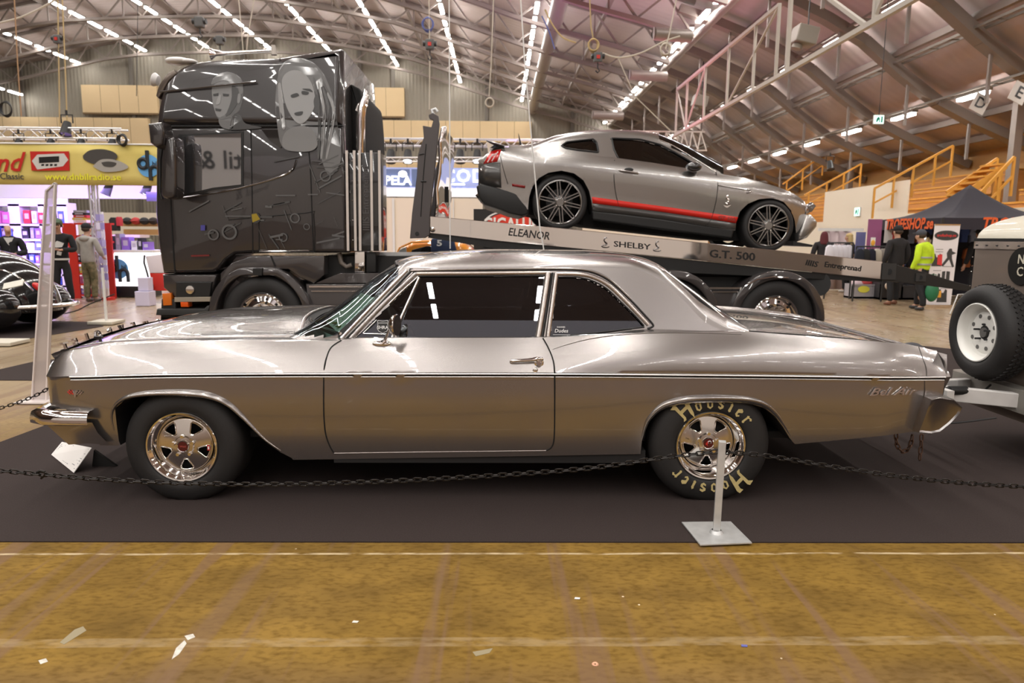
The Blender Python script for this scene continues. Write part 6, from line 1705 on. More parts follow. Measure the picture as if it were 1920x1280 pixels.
# ================================================================ left-hand stand with the yellow banner
YB_ = 16.4
def quad_panel(x0, y0, x1, y1, Y, th=.03):
    a = at(x0, y1, Y); b = at(x1, y0, Y)
    return MB().span((a.x, Y, a.z), (b.x, Y + th, b.z))
YEL = mat('yellow banner cloth', (226, 208, 128), .7, noise=.10, nscale=.9, col2=(206, 186, 96))
bn = thing('banner', 'long yellow radio-shop banner hanging above the purple-lit stand', 'banner', (at(140, 345, YB_).x, YB_, at(140, 345, YB_).z))
a = at(-90, 345, YB_); b = at(306, 272, YB_)
P = [[V((x, YB_ + .012 * math.sin(x * 2.2), z)) for z in linsp(a.z, b.z, 5)] for x in linsp(a.x, b.x, 40)]
part(MB().sheet(P), 'cloth', YEL, bn, smooth=60, solid=.008)
part(MB().tube([V((a.x, YB_, b.z + .01)), V((b.x, YB_, b.z + .01))], .018, 8), 'hem_bar', WHITE, bn, smooth=40)
def bfld(l, m_, name, d=.02, smth=False):
    P = px2(l, YB_)
    if smth: P = curve2(P + [P[0]], 4)[:-1]
    return part(MB().prism(P, (0, YB_ - .016 - d, 0), X1, Z1, (0, .006, 0)), name, m_, bn)
RB = mat('banner red', (190, 34, 26), .6)
bfld([(58, 284), (131, 284), (132, 320), (61, 320)], RB, 'picture')
bfld([(72, 290), (122, 288), (130, 300), (120, 312), (72, 318), (62, 302)], mat('radio silver', (.62, .60, .57), .4), 'radio_picture', .026)
bfld([(75, 295), (113, 293), (113, 304), (76, 306)], BLACK, 'radio_display', .032)
for x in (80, 88, 96, 104): bfld([(x, 308), (x + 5, 307.6), (x + 5, 311), (x, 311.4)], BLACK, 'radio_button', .032)
bfld([(157, 292), (170, 282), (195, 280), (216, 286), (221, 296), (205, 305), (180, 308), (160, 300)], mat('banner charcoal', (.06, .055, .05), .6), 'speaker_picture', .02, True)
bfld([(176, 312), (190, 300), (212, 299), (232, 305), (242, 314), (225, 321), (195, 322)], mat('speaker chrome picture', (.38, .36, .33), .4), 'speaker_picture', .026, True)
bfld([(192, 305), (205, 303), (220, 306), (214, 313), (198, 312)], mat('banner charcoal', (.06, .055, .05)), 'speaker_picture', .032, True)
BLU = mat('logo blue', (104, 170, 224), .6)
def dn_logo(cx, cy, s, Y, parent):
    """blue disc with the interlocked letters d and n and the word bil"""
    c = at(cx, cy, Y); k = s * Y / FPX; LK = mat('logo black', (.02, .025, .03), .6)
    part(MB().cyl(c + V((0, -.012, 0)), c + V((0, -.004, 0)), 20 * k, n=40), 'logo_disc', BLU, parent)
    q = lambda x, y: c + V((x * k, -.02, y * k))
    part(MB().tube([q(-9 + 8 * math.cos(t), 4 + 8 * math.sin(t)) for t in linsp(0, 2 * PI, 25)[:-1]], 3.4 * k, 6, closed=True), 'logo_letter', LK, parent, smooth=50)
    part(MB().tube([q(-1, -4), q(-1, 27)], 3.4 * k, 6), 'logo_letter', LK, parent, smooth=50)
    part(MB().tube([q(3, -26), q(3, -12)] + [q(11 + 8 * math.cos(t), -9 + 8 * math.sin(t)) for t in linsp(PI, 0, 12)] + [q(19, -26)], 3.4 * k, 6), 'logo_letter', LK, parent, smooth=50)
    part(text_mb('bil', 11 * k, q(12, 4), X1, Z1, .004, off=.01), 'logo_word', LK, parent)
dn_logo(279, 311, 1.0, YB_ - .02, bn)
c = at(13, 305, YB_ - .02)
part(text_mb('nd', .58, at(14, 306, YB_ - .02), (1, 0, .05), Z1, .006, shear=.4, off=.012), 'banner_lettering', RB, bn)
part(text_mb('Classic', .19, at(22, 331, YB_ - .02), X1, Z1, .006, off=.012), 'banner_lettering', mat('banner charcoal', (.06, .055, .05)), bn)
part(text_mb('www.dnbilradio.se', .20, at(156, 332, YB_ - .02), X1, Z1, .006, off=.014, wscale=1.12), 'banner_lettering', mat('banner lemon', (232, 226, 60), .6), bn)
# aluminium lattice truss above it, with spot lamps
LAT = mat('lattice aluminium', (.72, .71, .72), .35, .7)
def lattice(x0, x1, y, z, h, label, pitch=.42, d=.3):
    mb = MB()
    for dy in (0, d):
        for dz in (0, h): mb.tube([V((x0, y + dy, z + dz)), V((x1, y + dy, z + dz))], .026, 6)
        n = int((x1 - x0) / pitch)
        for i in range(n):
            xa = x0 + (x1 - x0) * i / n; xb = x0 + (x1 - x0) * (i + 1) / n
            mb.tube([V((xa, y + dy, z)), V(((xa + xb) / 2, y + dy, z + h)), V((xb, y + dy, z))], .014, 5, caps=False)
    return solo(mb, 'lattice_truss', LAT, label, 'truss', smooth=40)
t0 = at(-60, 254, YB_); t1 = at(214, 236, YB_)
lattice(t0.x, t1.x, YB_ + .3, t0.z, .22, 'aluminium lattice truss above the yellow banner')
def spotlamp(x, y, Y, label, tiltx=.3, on=False, s=1.0, yaw=0, col=None):
    c = at(x, y, Y); t = thing('spot_lamp', label, 'spot lamp', c)
    d = V((math.sin(yaw) * .5, -math.cos(yaw) * .4, -1)).normalized()
    part(MB().lathe([(0, -.02), (.06 * s, -.02), (.075 * s, .06 * s), (.09 * s, .20 * s), (.10 * s, .22 * s), (.085 * s, .215 * s)], c, d, 16), 'lamp_head', BLACK, t, smooth=40)
    part(MB().cyl(c + d * .200 * s, c + d * .206 * s, .083 * s, n=16), 'lens', mat('lamp lens lit', (.9, .88, .95), .3, emit=(.95, .92, 1.0), es=9) if on else mat('lamp lens dark', (.12, .12, .13), .15), t)
    part(MB().tube([c + V((-.10 * s, 0, 0)), c + V((-.10 * s, 0, .14 * s)), c + V((.10 * s, 0, .14 * s)), c + V((.10 * s, 0, 0))], .012 * s, 6), 'yoke', BLACK, t)
    part(MB().cyl(c + V((0, 0, .14 * s)), c + V((0, 0, .22 * s)), .02 * s, n=8), 'clamp', BLACK, t)
    return t
for i, x in enumerate((36, 96, 153, 211)):
    spotlamp(x, 264, YB_ + .3, ('first', 'second', 'third', 'fourth')[i] + ' black spot lamp from the left under the lattice truss', on=i in (2, 3), s=1.15)
spotlamp(126, 231, YB_ + .4, 'black spot lamp sitting on top of the lattice truss', s=1.3)
spotlamp(206, 346, YB_ + 1.2, 'square black floodlight under the yellow banner above the lit counter', on=True, s=1.2, yaw=-.9)
spotlamp(279, 346, YB_ + 1.2, 'square black floodlight under the yellow banner next to the truck', on=True, s=1.2, yaw=-.9)
for x, lab in ((126, 'aluminium lattice upright holding the yellow banner beside the red rack'),):
    q = at(x, 572, Z=0); mb = MB()
    for dx in (-.06, .06):
        for dy in (0, .12): mb.tube([V((q.x + dx, YB_ + .1 + dy, .0)), V((q.x + dx, YB_ + .1 + dy, 3.4))], .024, 6)
    for i in range(8): mb.tube([V((q.x - .06, YB_ + .1, .39 * i)), V((q.x + .06, YB_ + .1, .39 * (i + .5))), V((q.x - .06, YB_ + .1, .39 * (i + 1)))], .012, 5, caps=False)
    solo(mb, 'truss_upright', LAT, lab, 'truss', smooth=40)
# white back wall panels of the stand, purple LED light
LIL = mat('lilac lit panel', (206, 192, 236), .6)
YW = 19.4
for (x0, y0, x1, y1) in ((-80, 345, 300, 370),): solo(quad_panel(x0, y0, x1, y1, YW), 'hanging_fascia', WHITE, 'white fascia board across the back of the purple-lit stand', 'panel')
solo(quad_panel(-80, 372, 126, 575, YW - .6), 'partition', WHITE, 'white back panel behind the purple-lit product shelves', 'panel')
q = at(268, 366, 17.0)
solo(quad_panel(275, 360, 299, 377, 17.2), 'hanging_sign', mat('sign violet', (150, 140, 224), .5), 'small violet sign hanging beside the truck mirror', 'sign')
def led(name, loc, e, col, size=.8, rot=(0, 0, 0)):
    ld = bpy.data.lights.new(name, 'AREA'); ld.energy = e; ld.color = col; ld.size = size
    o = bpy.data.objects.new(name, ld); COL.objects.link(o); o.location = loc; o.rotation_euler = rot
for x in (0, 60, 120): led('purple_led', at(x, 352, 17.3), 30, (.42, .25, 1.0), 1.0, (R(35), 0, 0))
led('purple_led', at(215, 352, 17.6), 26, (.45, .32, 1.0), 1.0, (R(10), 0, 0)); led('purple_led', at(285, 352, 17.6), 22, (.45, .32, 1.0), 1.0, (R(10), 0, 0))
led('purple_led', at(40, 470, 18.0), 10, (.5, .3, 1.0), .6, (R(80), 0, 0))
# product shelves
BOXC = [('red', (.5, .04, .05)), ('blue', (.05, .10, .45)), ('white', (.72, .70, .74)), ('black', (.02, .02, .025)), ('violet', (.25, .14, .5)), ('yellow', (.6, .48, .08)), ('grey', (.3, .3, .33)), ('pink', (.6, .15, .35))]
rnd = random.Random(11)
sh = thing('shelf_unit', 'white product shelf unit against the purple-lit back panel', 'shelf', (at(40, 575, YW - 1).x, YW - .9, 0))
for y in (383, 420, 448, 470, 494, 514, 535, 556): part(quad_panel(-70, y, 124, y + 2.5, YW - 1.1, .42), 'shelf_board', WHITE, sh)
for x in (-20, 33, 88, 122): part(quad_panel(x, 380, x + 2, 582, YW - 1.1, .42), 'upright', WHITE, sh)
rows = [(383, 27), (420, 24), (448, 18), (470, 18), (494, 15), (514, 16), (535, 16)]
protos = {}
n = 0
def product(x, y, w_, h, Y, col, place, deep=.16):
    nm, c = col; a_ = at(x, y, Y); k = Y / FPX
    mb = MB().box((a_.x, Y + deep / 2, a_.z + h * k / 2), (w_ * k, deep, h * k))
    mb.m = 1; mb.box((a_.x, Y - .001, a_.z + h * k * .55), (w_ * k * .6, .004, h * k * .4)); mb.m = 0
    solo(mb, 'product_box', [mat('carton ' + nm, c, .5), mat('carton print', (.5, .47, .55), .5)], 'small %s product box on %s' % (nm, place), 'box', '%s boxes on %s' % (nm, place))
for y, h in rows:
    x = -8
    yb = {383: 420, 420: 448, 448: 470, 470: 494, 494: 514, 514: 535, 535: 556}[y]
    while x < 120:
        w_ = rnd.uniform(7, 15)
        if all(x + w_ < u_ - 1 or x > u_ + 3 for u_ in (-20, 33, 88, 122)): product(x + w_ / 2, yb - 1.6, w_ - 1.5, h * rnd.uniform(.70, .94), YW - 1.12, rnd.choice(BOXC), 'the white shelves of the purple-lit stand')
        x += w_ + rnd.uniform(.5, 3)
# red display rack
rk = thing('display_rack', 'red wire display rack of small packs behind the man in camouflage trousers', 'rack', (at(172, 570, 17.2).x, 17.2, 0))
YR = 16.82
for x in (137, 204): part(quad_panel(x, 420, x + 3, 572, YR, .04), 'side_frame', RED, rk)
for y in (418, 452, 472, 492, 512, 532, 552, 568): part(quad_panel(138, y, 207, y + 3, YR + .01, .16), 'rack_shelf', RED, rk)
for y in (452, 472, 492, 512, 532, 552, 568):
    x = 144
    while x < 200:
        w_ = rnd.uniform(6, 11); product(x + w_ / 2, y - .3, w_ - 1, rnd.uniform(9, 14), YR + .04, rnd.choice(BOXC), 'the red display rack', .10); x += w_ + 1
for i in range(5): product(150 - 2 * (i % 2), 417 - 4.6 * i, 24, 4.4, YR + .1, BOXC[(i * 3 + 2) % 8], 'top of the red display rack', .3)
solo(quad_panel(118, 418, 136, 452, 17.0), 'hanging_card', RED, 'plain red header card between the two men', 'panel')
# rotating stand of cards to the right of the man in camouflage
cs = thing('card_stand', 'lilac card spinner beside the lit white counter', 'stand', (at(204, 568, 16.6).x, 16.6, 0))
q = at(204, 568, 16.5)
part(MB().cyl((q.x, 16.5, 0), (q.x, 16.5, 2.0), .03, n=10), 'pole', WHITE, cs)
for i in range(9):
    for j, dx in enumerate((-.08, .06)): part(MB().box((q.x + dx * .6, 16.4 + .02 * j, .35 + .19 * i), (.08, .02, .15)), 'card', mat('card lilac %d' % ((i + j) % 3), ((.55, .5, .8), (.75, .7, .85), (.35, .3, .6))[(i + j) % 3], .5), cs)
part(MB().cyl((q.x, 16.5, 0), (q.x, 16.5, .06), .14, n=16), 'foot', RED, cs)
# illuminated counter
YCN = 17.06
cn = thing('counter', 'bright white illuminated counter with blue round logo', 'counter', (at(240, 552, YCN).x, YCN, 0))
part(quad_panel(200, 473, 284, 536, YCN, .6), 'light_panel', mat('lit white acrylic', (.9, .9, .92), .5, emit=(.96, .95, 1.0), es=1.1), cn)
part(quad_panel(200, 536, 284, 556, YCN + .05, .5), 'plinth', BLACK, cn)
part(quad_panel(198, 469, 286, 473, YCN - .05, .7), 'counter_top', WHITE, cn)
dn_logo(222, 504, .92, YCN - .01, cn)
# goods on and behind the counter
for i, (x, w_, h, c_) in enumerate(((208, 9, 26, 3), (222, 8, 30, 6), (236, 14, 24, 4), (252, 10, 17, 2), (263, 7, 22, 3), (274, 12, 15, 4))): product(x, 469, w_, h, YCN + .1, BOXC[c_], 'the lit white counter', .25)
solo(quad_panel(198, 440, 262, 445, 18.2, .5), 'shelf_board', mat('cream beam paint', (196, 184, 166)), 'cream shelf board behind the lit white counter', 'shelf')
# hand truck with red sacks
ht = thing('hand_truck', 'red and white folding cart parked beside the lit counter', 'cart', (at(290, 548, 15.8).x, 15.8, 0))
part(pillow(px2([(272, 480), (306, 476), (308, 512), (280, 512)], 15.8), 15.8, 16.2, .03), 'white_panel', mat('sack white', (.75, .68, .72), .6), ht, smooth=40)
part(pillow(px2([(280, 512), (310, 512), (312, 545), (285, 545)], 15.8), 15.8, 16.25, .03), 'red_panel', RED, ht, smooth=40)
part(MB().tube(px3([(271, 478), (270, 492), (276, 512), (284, 545)], 15.78), .02, 6), 'frame', DARKSTEEL, ht)
part(pillow(px2([(262, 530), (268, 522), (284, 534), (283, 546), (264, 540)], 15.7), 15.6, 15.9, .02), 'load_bag', mat('bag charcoal', (.05, .05, .06), .7), ht, smooth=40)
c = at(267, 544, 15.7)
part(MB().lathe([(0, -.04), (.07, -.04), (.085, 0), (.07, .04), (0, .04)], (c.x, 15.7, .09), Y1, 16), 'wheel', RUBBER, ht, smooth=40)
q = at(294, 569, Z=0); CTN = mat('carton lilac', (.62, .58, .75), .6)
solo(MB().box((q.x, 15.2, .16), (.30, .30, .31)), 'carton', CTN, 'pale lilac carton on the floor beside the truck front', 'box', bevel=.01)
solo(MB().box((q.x + .01, 15.22, .46), (.22, .22, .28)), 'carton', CTN, 'tall pale carton stacked on the lilac carton', 'box', bevel=.01)
# second row of stalls seen between the banner and the counter
YS2 = 30
solo(quad_panel(135, 399, 300, 440, YS2, .1), 'partition_panel', mat('cream partition', (214, 206, 190), .6), 'low cream partition far behind the lit counter', 'panel')
solo(quad_panel(228, 414, 300, 424, 26, .4), 'shelf_board', WOODW, 'wooden shelf far behind the lit counter', 'shelf'); solo(quad_panel(232, 430, 300, 440, 26, .4), 'shelf_board', WOODW, 'lower wooden shelf far behind the lit counter', 'shelf')
for i, (x, col) in enumerate(((236, (.03, .03, .03)), (252, (.45, .05, .05)), (268, (.03, .03, .035)), (285, (.04, .03, .03)))):
    c = at(x, 414, 25.8); t = thing('cap', ('black', 'red', 'dark grey', 'brown-black')[i] + ' cap on the far wooden shelf', 'cap', c)
    part(MB().ell(c + V((0, .1, 0)), (.16, .14, .13)), 'crown', mat('cap cloth %d' % i, col, .8), t, smooth=60); part(MB().ell(c + V((0, -.08, .0)), (.12, .12, .015)), 'peak', mat('cap cloth %d' % i, col), t, smooth=60)
for x, w_, h, c_, lab in ((214, 15, 20, (.02, .02, .02), 'black jacket hanging behind the lit counter'), (223, 7, 12, (.5, .04, .06), 'red jacket hanging behind the lit counter'), (276, 16, 28, (.12, .13, .09), 'olive coat hanging beside the truck mirror')):
    y = {214: 412, 223: 411, 276: 452}[x]; c = at(x, y, 24); k = 24 / FPX
    P = [(-w_ * .5 * k, 0), (-w_ * .25 * k, .08), (w_ * .25 * k, .08), (w_ * .5 * k, 0), (w_ * .45 * k, -h * k), (-w_ * .45 * k, -h * k)]
    solo(pillow([(c.x + p_, c.z + q_) for p_, q_ in P], 23.9, 24.15, .04), 'hanging_jacket', mat('cloth %.2f %.2f' % (c_[0], c_[2]), c_, .85), lab, 'jacket', smooth=50)
# ================================================================ middle distance: lit name banner, truss, white stand walls
YM2 = 27.0
lattice(at(700, 260, YM2).x, at(1215, 260, YM2).x, YM2, at(900, 274, YM2).z, .26, 'white lattice truss far behind the tow truck flatbed', pitch=.5)
for x, on in ((733, 0), (765, 1), (863, 0), (895, 1)):
    spotlamp(x, 283, YM2 - .1, {733: 'unlit black spot lamp nearest the truck exhaust', 765: 'lit spot lamp left of the flatbed headboard', 863: 'unlit black spot lamp right of the flatbed headboard', 895: 'lit spot lamp beside the grey coupe spoiler'}[x], on=bool(on), s=2.0)
mb = MB()
a = at(700, 303, YM2 - 1); b = at(1000, 303, YM2 - 1)
for z in (0, .14): mb.tube([a + V((0, 0, z)), b + V((0, 0, z))], .03, 6)
for i in range(14): mb.tube([a.lerp(b, i / 14), a.lerp(b, (i + .5) / 14) + V((0, 0, .14)), a.lerp(b, (i + 1) / 14)], .015, 5, caps=False)
solo(mb, 'hanging_truss', LAT, 'thin white lattice truss just above the blue-white lit banner', 'truss')
lb = thing('hanging_light_banner', 'blue-white illuminated name banner behind the flatbed headboard', 'banner', (at(850, 350, YM2 - 1).x, YM2 - 1, at(850, 352, YM2 - 1).z))
part(quad_panel(704, 316, 1010, 351, YM2 - 1.0, .05), 'light_panel', mat('pale blue lit cloth', (.34, .40, .70), .6, emit=(.52, .60, 1.0), es=.16), lb)
part(quad_panel(704, 351, 1010, 368, YM2 - 1.0, .05), 'lower_panel', mat('white lit cloth', (.85, .85, .88), .6, emit=(.9, .9, 1.0), es=.25), lb)
for x, w_ in ((706, 13), (722, 46), (772, 18), (905, 14)): part(quad_panel(x, 317, x + w_, 350, YM2 - 1.02, .01), 'colour_field', mat('steel blue field', (.16, .22, .42), .6), lb)
LT = mat('white glowing letters', (.95, .95, 1), .5, emit=(.95, .96, 1.0), es=.7)
part(text_mb('PELA', .44, at(746, 339, YM2 - 1.08), X1, Z1, .02, off=.03), 'banner_lettering', LT, lb)
part(text_mb('CODI', .62, at(875, 331, YM2 - 1.06), X1, Z1, .02, off=.03, space=1.15), 'banner_lettering', LT, lb)
part(MB().ell(at(755, 326, YM2 - 1.03), (.16, .01, .12)), 'cloud_mark', LT, lb, smooth=60)
part(quad_panel(843, 344, 872, 347, YM2 - 1.03, .01), 'subline', LT, lb)
STW = mat('cream stand wall', (236, 222, 204), .6)
for i, (x0, y0, x1, y1, Y) in enumerate(((722, 372, 905, 520, 22.0), (700, 380, 722, 520, 22.4), (1090, 400, 1330, 520, 24.0))):
    solo(quad_panel(x0, y0, x1, y1 + 20, Y, .08), 'stand_wall', STW, ('cream stand wall behind the flatbed headboard', 'narrow white stand wall beside the truck exhaust', 'cream stand wall seen under the grey coupe')[i], 'panel')
for x, Y in ((722, 21.95), (738, 21.95), (790, 21.95), (850, 21.95)): solo(quad_panel(x, 372, x + 1, 540, Y, .03), 'wall_post', WHITE, {722: 'white seam post at the left end of the cream stand wall', 738: 'white seam post second from left on the cream stand wall', 790: 'white seam post just left of the headboard on the cream wall', 850: 'white seam post right of the headboard on the cream wall'}[x], 'post')
# red oval sign on black
YO = 20.5
os_ = thing('oval_sign', 'black sign with red oval and white letters under the grey coupe tail', 'sign', (at(950, 420, YO).x, YO, at(950, 430, YO).z))
part(quad_panel(888, 393, 1062, 470, YO, .05), 'board', BLACK, os_)
def oval(cx, cy, rx, ry, Y, m_, name, par, dy):
    c = at(cx, cy, Y); k = Y / FPX
    part(MB().prism([(rx * k * math.copysign(abs(math.cos(t)) ** .8, math.cos(t)), ry * k * math.copysign(abs(math.sin(t)) ** .8, math.sin(t))) for t in linsp(0, 2 * PI, 61)[:-1]], c + V((0, -dy, 0)), X1, Z1, (0, .01, 0)), name, m_, par)
oval(968, 430, 63, 35, YO, WHITE, 'oval_rim', os_, .01); oval(968, 430, 60, 32.5, YO, BLACK, 'oval_line', os_, .02); oval(968, 430, 57, 30.5, YO, mat('sign red', (214, 60, 40), .5), 'oval_field', os_, .03)
part(text_mb('GIGALUPA', .48, at(966, 421, YO - .04), X1, Z1, .01, off=.03, wscale=.8), 'sign_lettering', WHITE, os_)
# the small orange car
YO2 = 13.2
oc = thing('orange_car', 'small orange car mostly hidden behind the silver two-door roof', 'car', (at(770, 500, YO2).x, YO2 + .7, 0))
OP = mat('orange car paint', (232, 146, 34), .3, coat=1)
bp_ = curve2([(690, 560), (692, 512), (700, 499), (722, 494), (738, 492), (752, 466), (765, 455), (790, 450), (850, 450), (880, 462), (900, 490), (925, 500), (935, 560)], 3)
part(pillow(px2(bp_, YO2), YO2, YO2 + 1.45, .22, 6), 'body', OP, oc, smooth=60)
part(pillow(px2([(738, 490), (750, 468), (762, 462), (764, 491)], YO2), YO2 - .02, YO2 + .3, .02), 'windshield', mat('pale windshield', (.55, .58, .55), .08, .4, coat=1), oc, smooth=40)
part(pillow(px2([(772, 468), (800, 461), (850, 460), (875, 490), (768, 490)], YO2), YO2 - .02, YO2 + .2, .02), 'side_window', mat('black glass', (.01, .01, .01)), oc, smooth=40)
part(MB().tube(px3([(734, 492), (750, 464), (772, 454), (806, 453)], YO2 - .03), .02, 6), 'roof_rail', OP, oc, smooth=40)
sg = part(pillow(px2([(808, 452), (810, 447), (850, 447), (856, 470), (808, 472)], YO2 - .1), YO2 - .12, YO2 + .3, .03), 'roof_banner', mat('navy banner', (.03, .045, .10), .6), oc, smooth=40)
part(text_mb('5', .15, at(824, 456, YO2 - .13), X1, Z1, .004, off=.03, wscale=1.4), 'banner_lettering', WHITE, oc)
for x in (722, 900): part(MB().lathe([(0, .0), (.2, .01), (.29, .01), (.30, -.02), (.30, -.16), (0, -.18)], (ax(x, 560, YO2), YO2 + .02, .30), -Y1, 24), 'wheel', RUBBER, oc, smooth=40)
# the rounded black car on the left
bc = thing('black_car', 'rounded black vintage car tail with chrome bumper at the left edge', 'car', (at(-40, 600, 11.2).x, 11.4, 0))
BP = mat('black car paint', (.012, .012, .013), .12, coat=1, coatr=.02)
P = []
c0 = V((at(-75, 600, 11.2).x, 11.4, .30))
for i in range(25):
    t = PI / 2 * i / 24; row = []
    for k in range(49):
        f = 2 * PI * k / 48
        rx = 1.42 * (1.0 if math.cos(f) > 0 else 1.5); row.append(c0 + V((rx * math.cos(f) * math.cos(t) ** .75, .78 * math.sin(f) * math.cos(t) ** .7, .98 * math.sin(t))))
    P.append(row)
part(MB().sheet(P, cv=True), 'body', BP, bc, smooth=60)
part(MB().ell(c0 + V((.62, -.62, .10)), (.62, .34, .38)), 'fender', BP, bc, smooth=60)
part(MB().ell(c0 + V((.62, .62, .10)), (.62, .34, .38)), 'fender', BP, bc, smooth=60)
pl = at(25, 533, 10.55)
part(MB().box(pl, (.30, .012, .11), Matrix.Rotation(R(-12), 3, 'Y') @ Matrix.Rotation(R(-40), 3, 'X')), 'licence_plate', mat('plate white', (.75, .74, .66), .5), bc)
part(MB().ell(at(72, 538, 10.6), (.10, .05, .05), M=Matrix.Rotation(R(35), 3, 'Y')), 'tail_light', mat('red lamp lens', (.5, .01, .01)), bc, smooth=60)
bpts = [V((c0.x + 1.62 * math.cos(f), 11.4 + .92 * math.sin(f), .40)) for f in linsp(-PI * .62, PI * .62, 24)]
part(MB().tube(bpts, .055, 10, flat=.7), 'bumper', CHROME, bc, smooth=60)
part(MB().tube(spline(px3([(-20, 503), (14, 509), (40, 523), (62, 545)], 10.62), 5), .012, 6), 'body_trim', CHROME, bc, smooth=60)
for dx, dy in ((.62, -.66), (.62, .66)): part(MB().lathe([(0, -.08), (.2, -.08), (.30, -.07), (.31, 0), (.30, .07), (0, .08)], (c0.x + dx, 11.4 + dy, .32), Y1, 24), 'wheel', RUBBER, bc, smooth=40)
solo(MB().tube(spline(px3([(40, 595), (90, 600), (140, 592), (170, 578), (215, 560)], 13), 5), .012, 6), 'floor_cable', BLACK, 'black cable curling across the floor behind the rounded black car', 'cable', smooth=50).location.z = .02
# ================================================================ right-hand side: grandstand, tent, clothes stall
XW_ = 13.6
PINE = mat('golden pine rail', (222, 162, 72), .45, noise=.15, nscale=3)
PINEB = mat('pine stand board', (200, 146, 88), .5, noise=.2, nscale=1.6, stretch=(.3, .3, 2), col2=(176, 118, 60))
PINED = mat('stand shadow board', (92, 64, 40), .7)
# tiers of the stand
for blk, (y0, y1) in enumerate(((9.5, 22.6), (25.0, 31.0), (32.6, 50))):
    for k in range(6):
        x = 14.2 + .74 * k; z = 1.75 + .44 * k
        if blk == 1 and k < 1: continue
        mb = MB().span((x, y0, 0), (x + .74, y1, z)); mb.m = 1
        mb.span((x - .03, y0, z - .03), (x + .77, y1, z + .03)); mb.span((x - .02, y0 + .02, z - .17), (x, y1 - .02, z - .13))
        solo(mb, 'grandstand_tier', [PINEB, PINE], kind='structure')
# white hoarding in front of the stand (stands along the hall)
a0 = at(1547, 360, X=XW_); a1 = at(1704, 337, X=XW_)
HO = mat('white hoarding', (238, 228, 210), .6)
solo(MB().prism([(a1.y, 0), (a0.y, 0), (a0.y, a0.z), (a1.y, a1.z)], (XW_, 0, 0), Y1, Z1, (.06, 0, 0)), 'wall_hoarding', HO, kind='structure')
solo(MB().span((XW_, a0.y, 0), (XW_ + .06, 46, 2.2)), 'wall_hoarding', HO, kind='structure')
solo(MB().span((XW_ - .02, 15, 0), (XW_ + .04, 24.0, 2.35)), 'wall_hoarding', HO, kind='structure')
def exit_sign(c, u, v, w_, h, lab):
    t = thing('exit_sign', lab, 'sign', c); n = V(u).cross(V(v)).normalized()
    part(MB().prism([(-w_ / 2, -h / 2), (w_ / 2, -h / 2), (w_ / 2, h / 2), (-w_ / 2, h / 2)], c, u, v, n * -.05), 'sign_box', WHITE, t)
    part(MB().prism([(-w_ * .46, -h * .44), (w_ * .46, -h * .44), (w_ * .46, h * .44), (-w_ * .46, h * .44)], c + n * .002, u, v, n * .01), 'sign_face', mat('exit green glow', (.5, .9, .75), .5, emit=(.55, .95, .80), es=1.4), t)
    m_ = mat('exit dark green', (.02, .25, .16), .5)
    part(MB().prism([(-.30 * w_, -.3 * h), (-.18 * w_, -.3 * h), (-.02 * w_, .0), (.0, -.32 * h), (.10 * w_, -.32 * h), (.06 * w_, .15 * h), (-.08 * w_, .32 * h), (-.26 * w_, .1 * h)], c + n * .013, u, v, n * .004), 'running_figure', m_, t)
    part(MB().prism([(.18 * w_, -.34 * h), (.34 * w_, -.34 * h), (.34 * w_, .34 * h), (.18 * w_, .34 * h)], c + n * .013, u, v, n * .004), 'door_symbol', m_, t)
exit_sign(at(1607, 397, X=XW_ - .06), (0, -1, 0), Z1, .40, .34, 'pale green exit sign on the white hoarding')
exit_sign(at(1648, 224, 20.0), X1, Z1, .28, .24, 'green exit sign hanging from the sloping roof')
mb = MB(); q = at(1648, 216, 20.0); mb.tube([q, V((q.x, 20.0, ROOF(q.x) - .3))], .01, 6); solo(mb, 'sign_rod', DARKSTEEL, 'thin rod holding the hanging green exit sign', 'rod')
# handrails of the stand
def rail(l, X, posts, lab, r=.035, low=True):
    """inclined handrail following the stairs up the stand"""
    P = [at(x, y, Y) for x, y, Y in l]
    t = thing('handrail', lab, 'handrail', V((P[0].x, P[0].y, P[0].z - 1)))
    part(MB().beam(P[0], P[-1], .07, .07), 'top_rail', PINE, t)
    d = V((0, 0, -.5))
    if low: part(MB().beam(P[0] + d, P[-1] + d, .055, .055), 'lower_rail', PINE, t)
    for f in posts:
        q = P[0].lerp(P[-1], f); part(MB().beam(q, q - V((0, 0, 1.02)), .06, .06, up=Y1), 'post', PINE, t)
rail([(1640, 353, 24.6), (1787, 273, 24.6)], 0, (.0, .25, .5, .78, 1), 'long golden handrail climbing the stand behind the dark tent')
rail([(1508, 366, 31.5), (1615, 307, 31.5)], 0, (.08, .4, .7, 1), 'golden handrail climbing the stand above the grey coupe nose')
rail([(1468, 345, 36.5), (1544, 290, 36.5)], 0, (.1, .5, 1), 'farthest golden handrail high on the stand')
rail([(1774, 360, 20.0), (1870, 297, 20.0)], 0, (.1, .55, 1), 'left handrail of the wooden stairs at the right')
rail([(1840, 360, 19.0), (1902, 294, 19.0)], 0, (.1, .55, 1), 'right handrail of the wooden stairs at the right')
mb = MB()
for k in range(6): 
    p0 = at(1798 + 13 * k, 365 - 11 * k, 19.6); mb.box(p0, (.30, .7, .05))
p0 = at(1798, 365, 19.6); p1 = at(1863, 310, 19.6)
for dy in (-.33, .33):
    mb.beam(p0 + V((-.1, dy, -.05)), p1 + V((.1, dy, -.05)), .05, .16)
    for q in (p0, p1): mb.beam(q + V((0, dy, 0)), V((q.x, q.y + dy, 1.6)), .06, .06, up=Y1)
solo(mb, 'stair_flight', PINE, 'flight of open wooden steps between the two right-hand handrails', 'stairs')
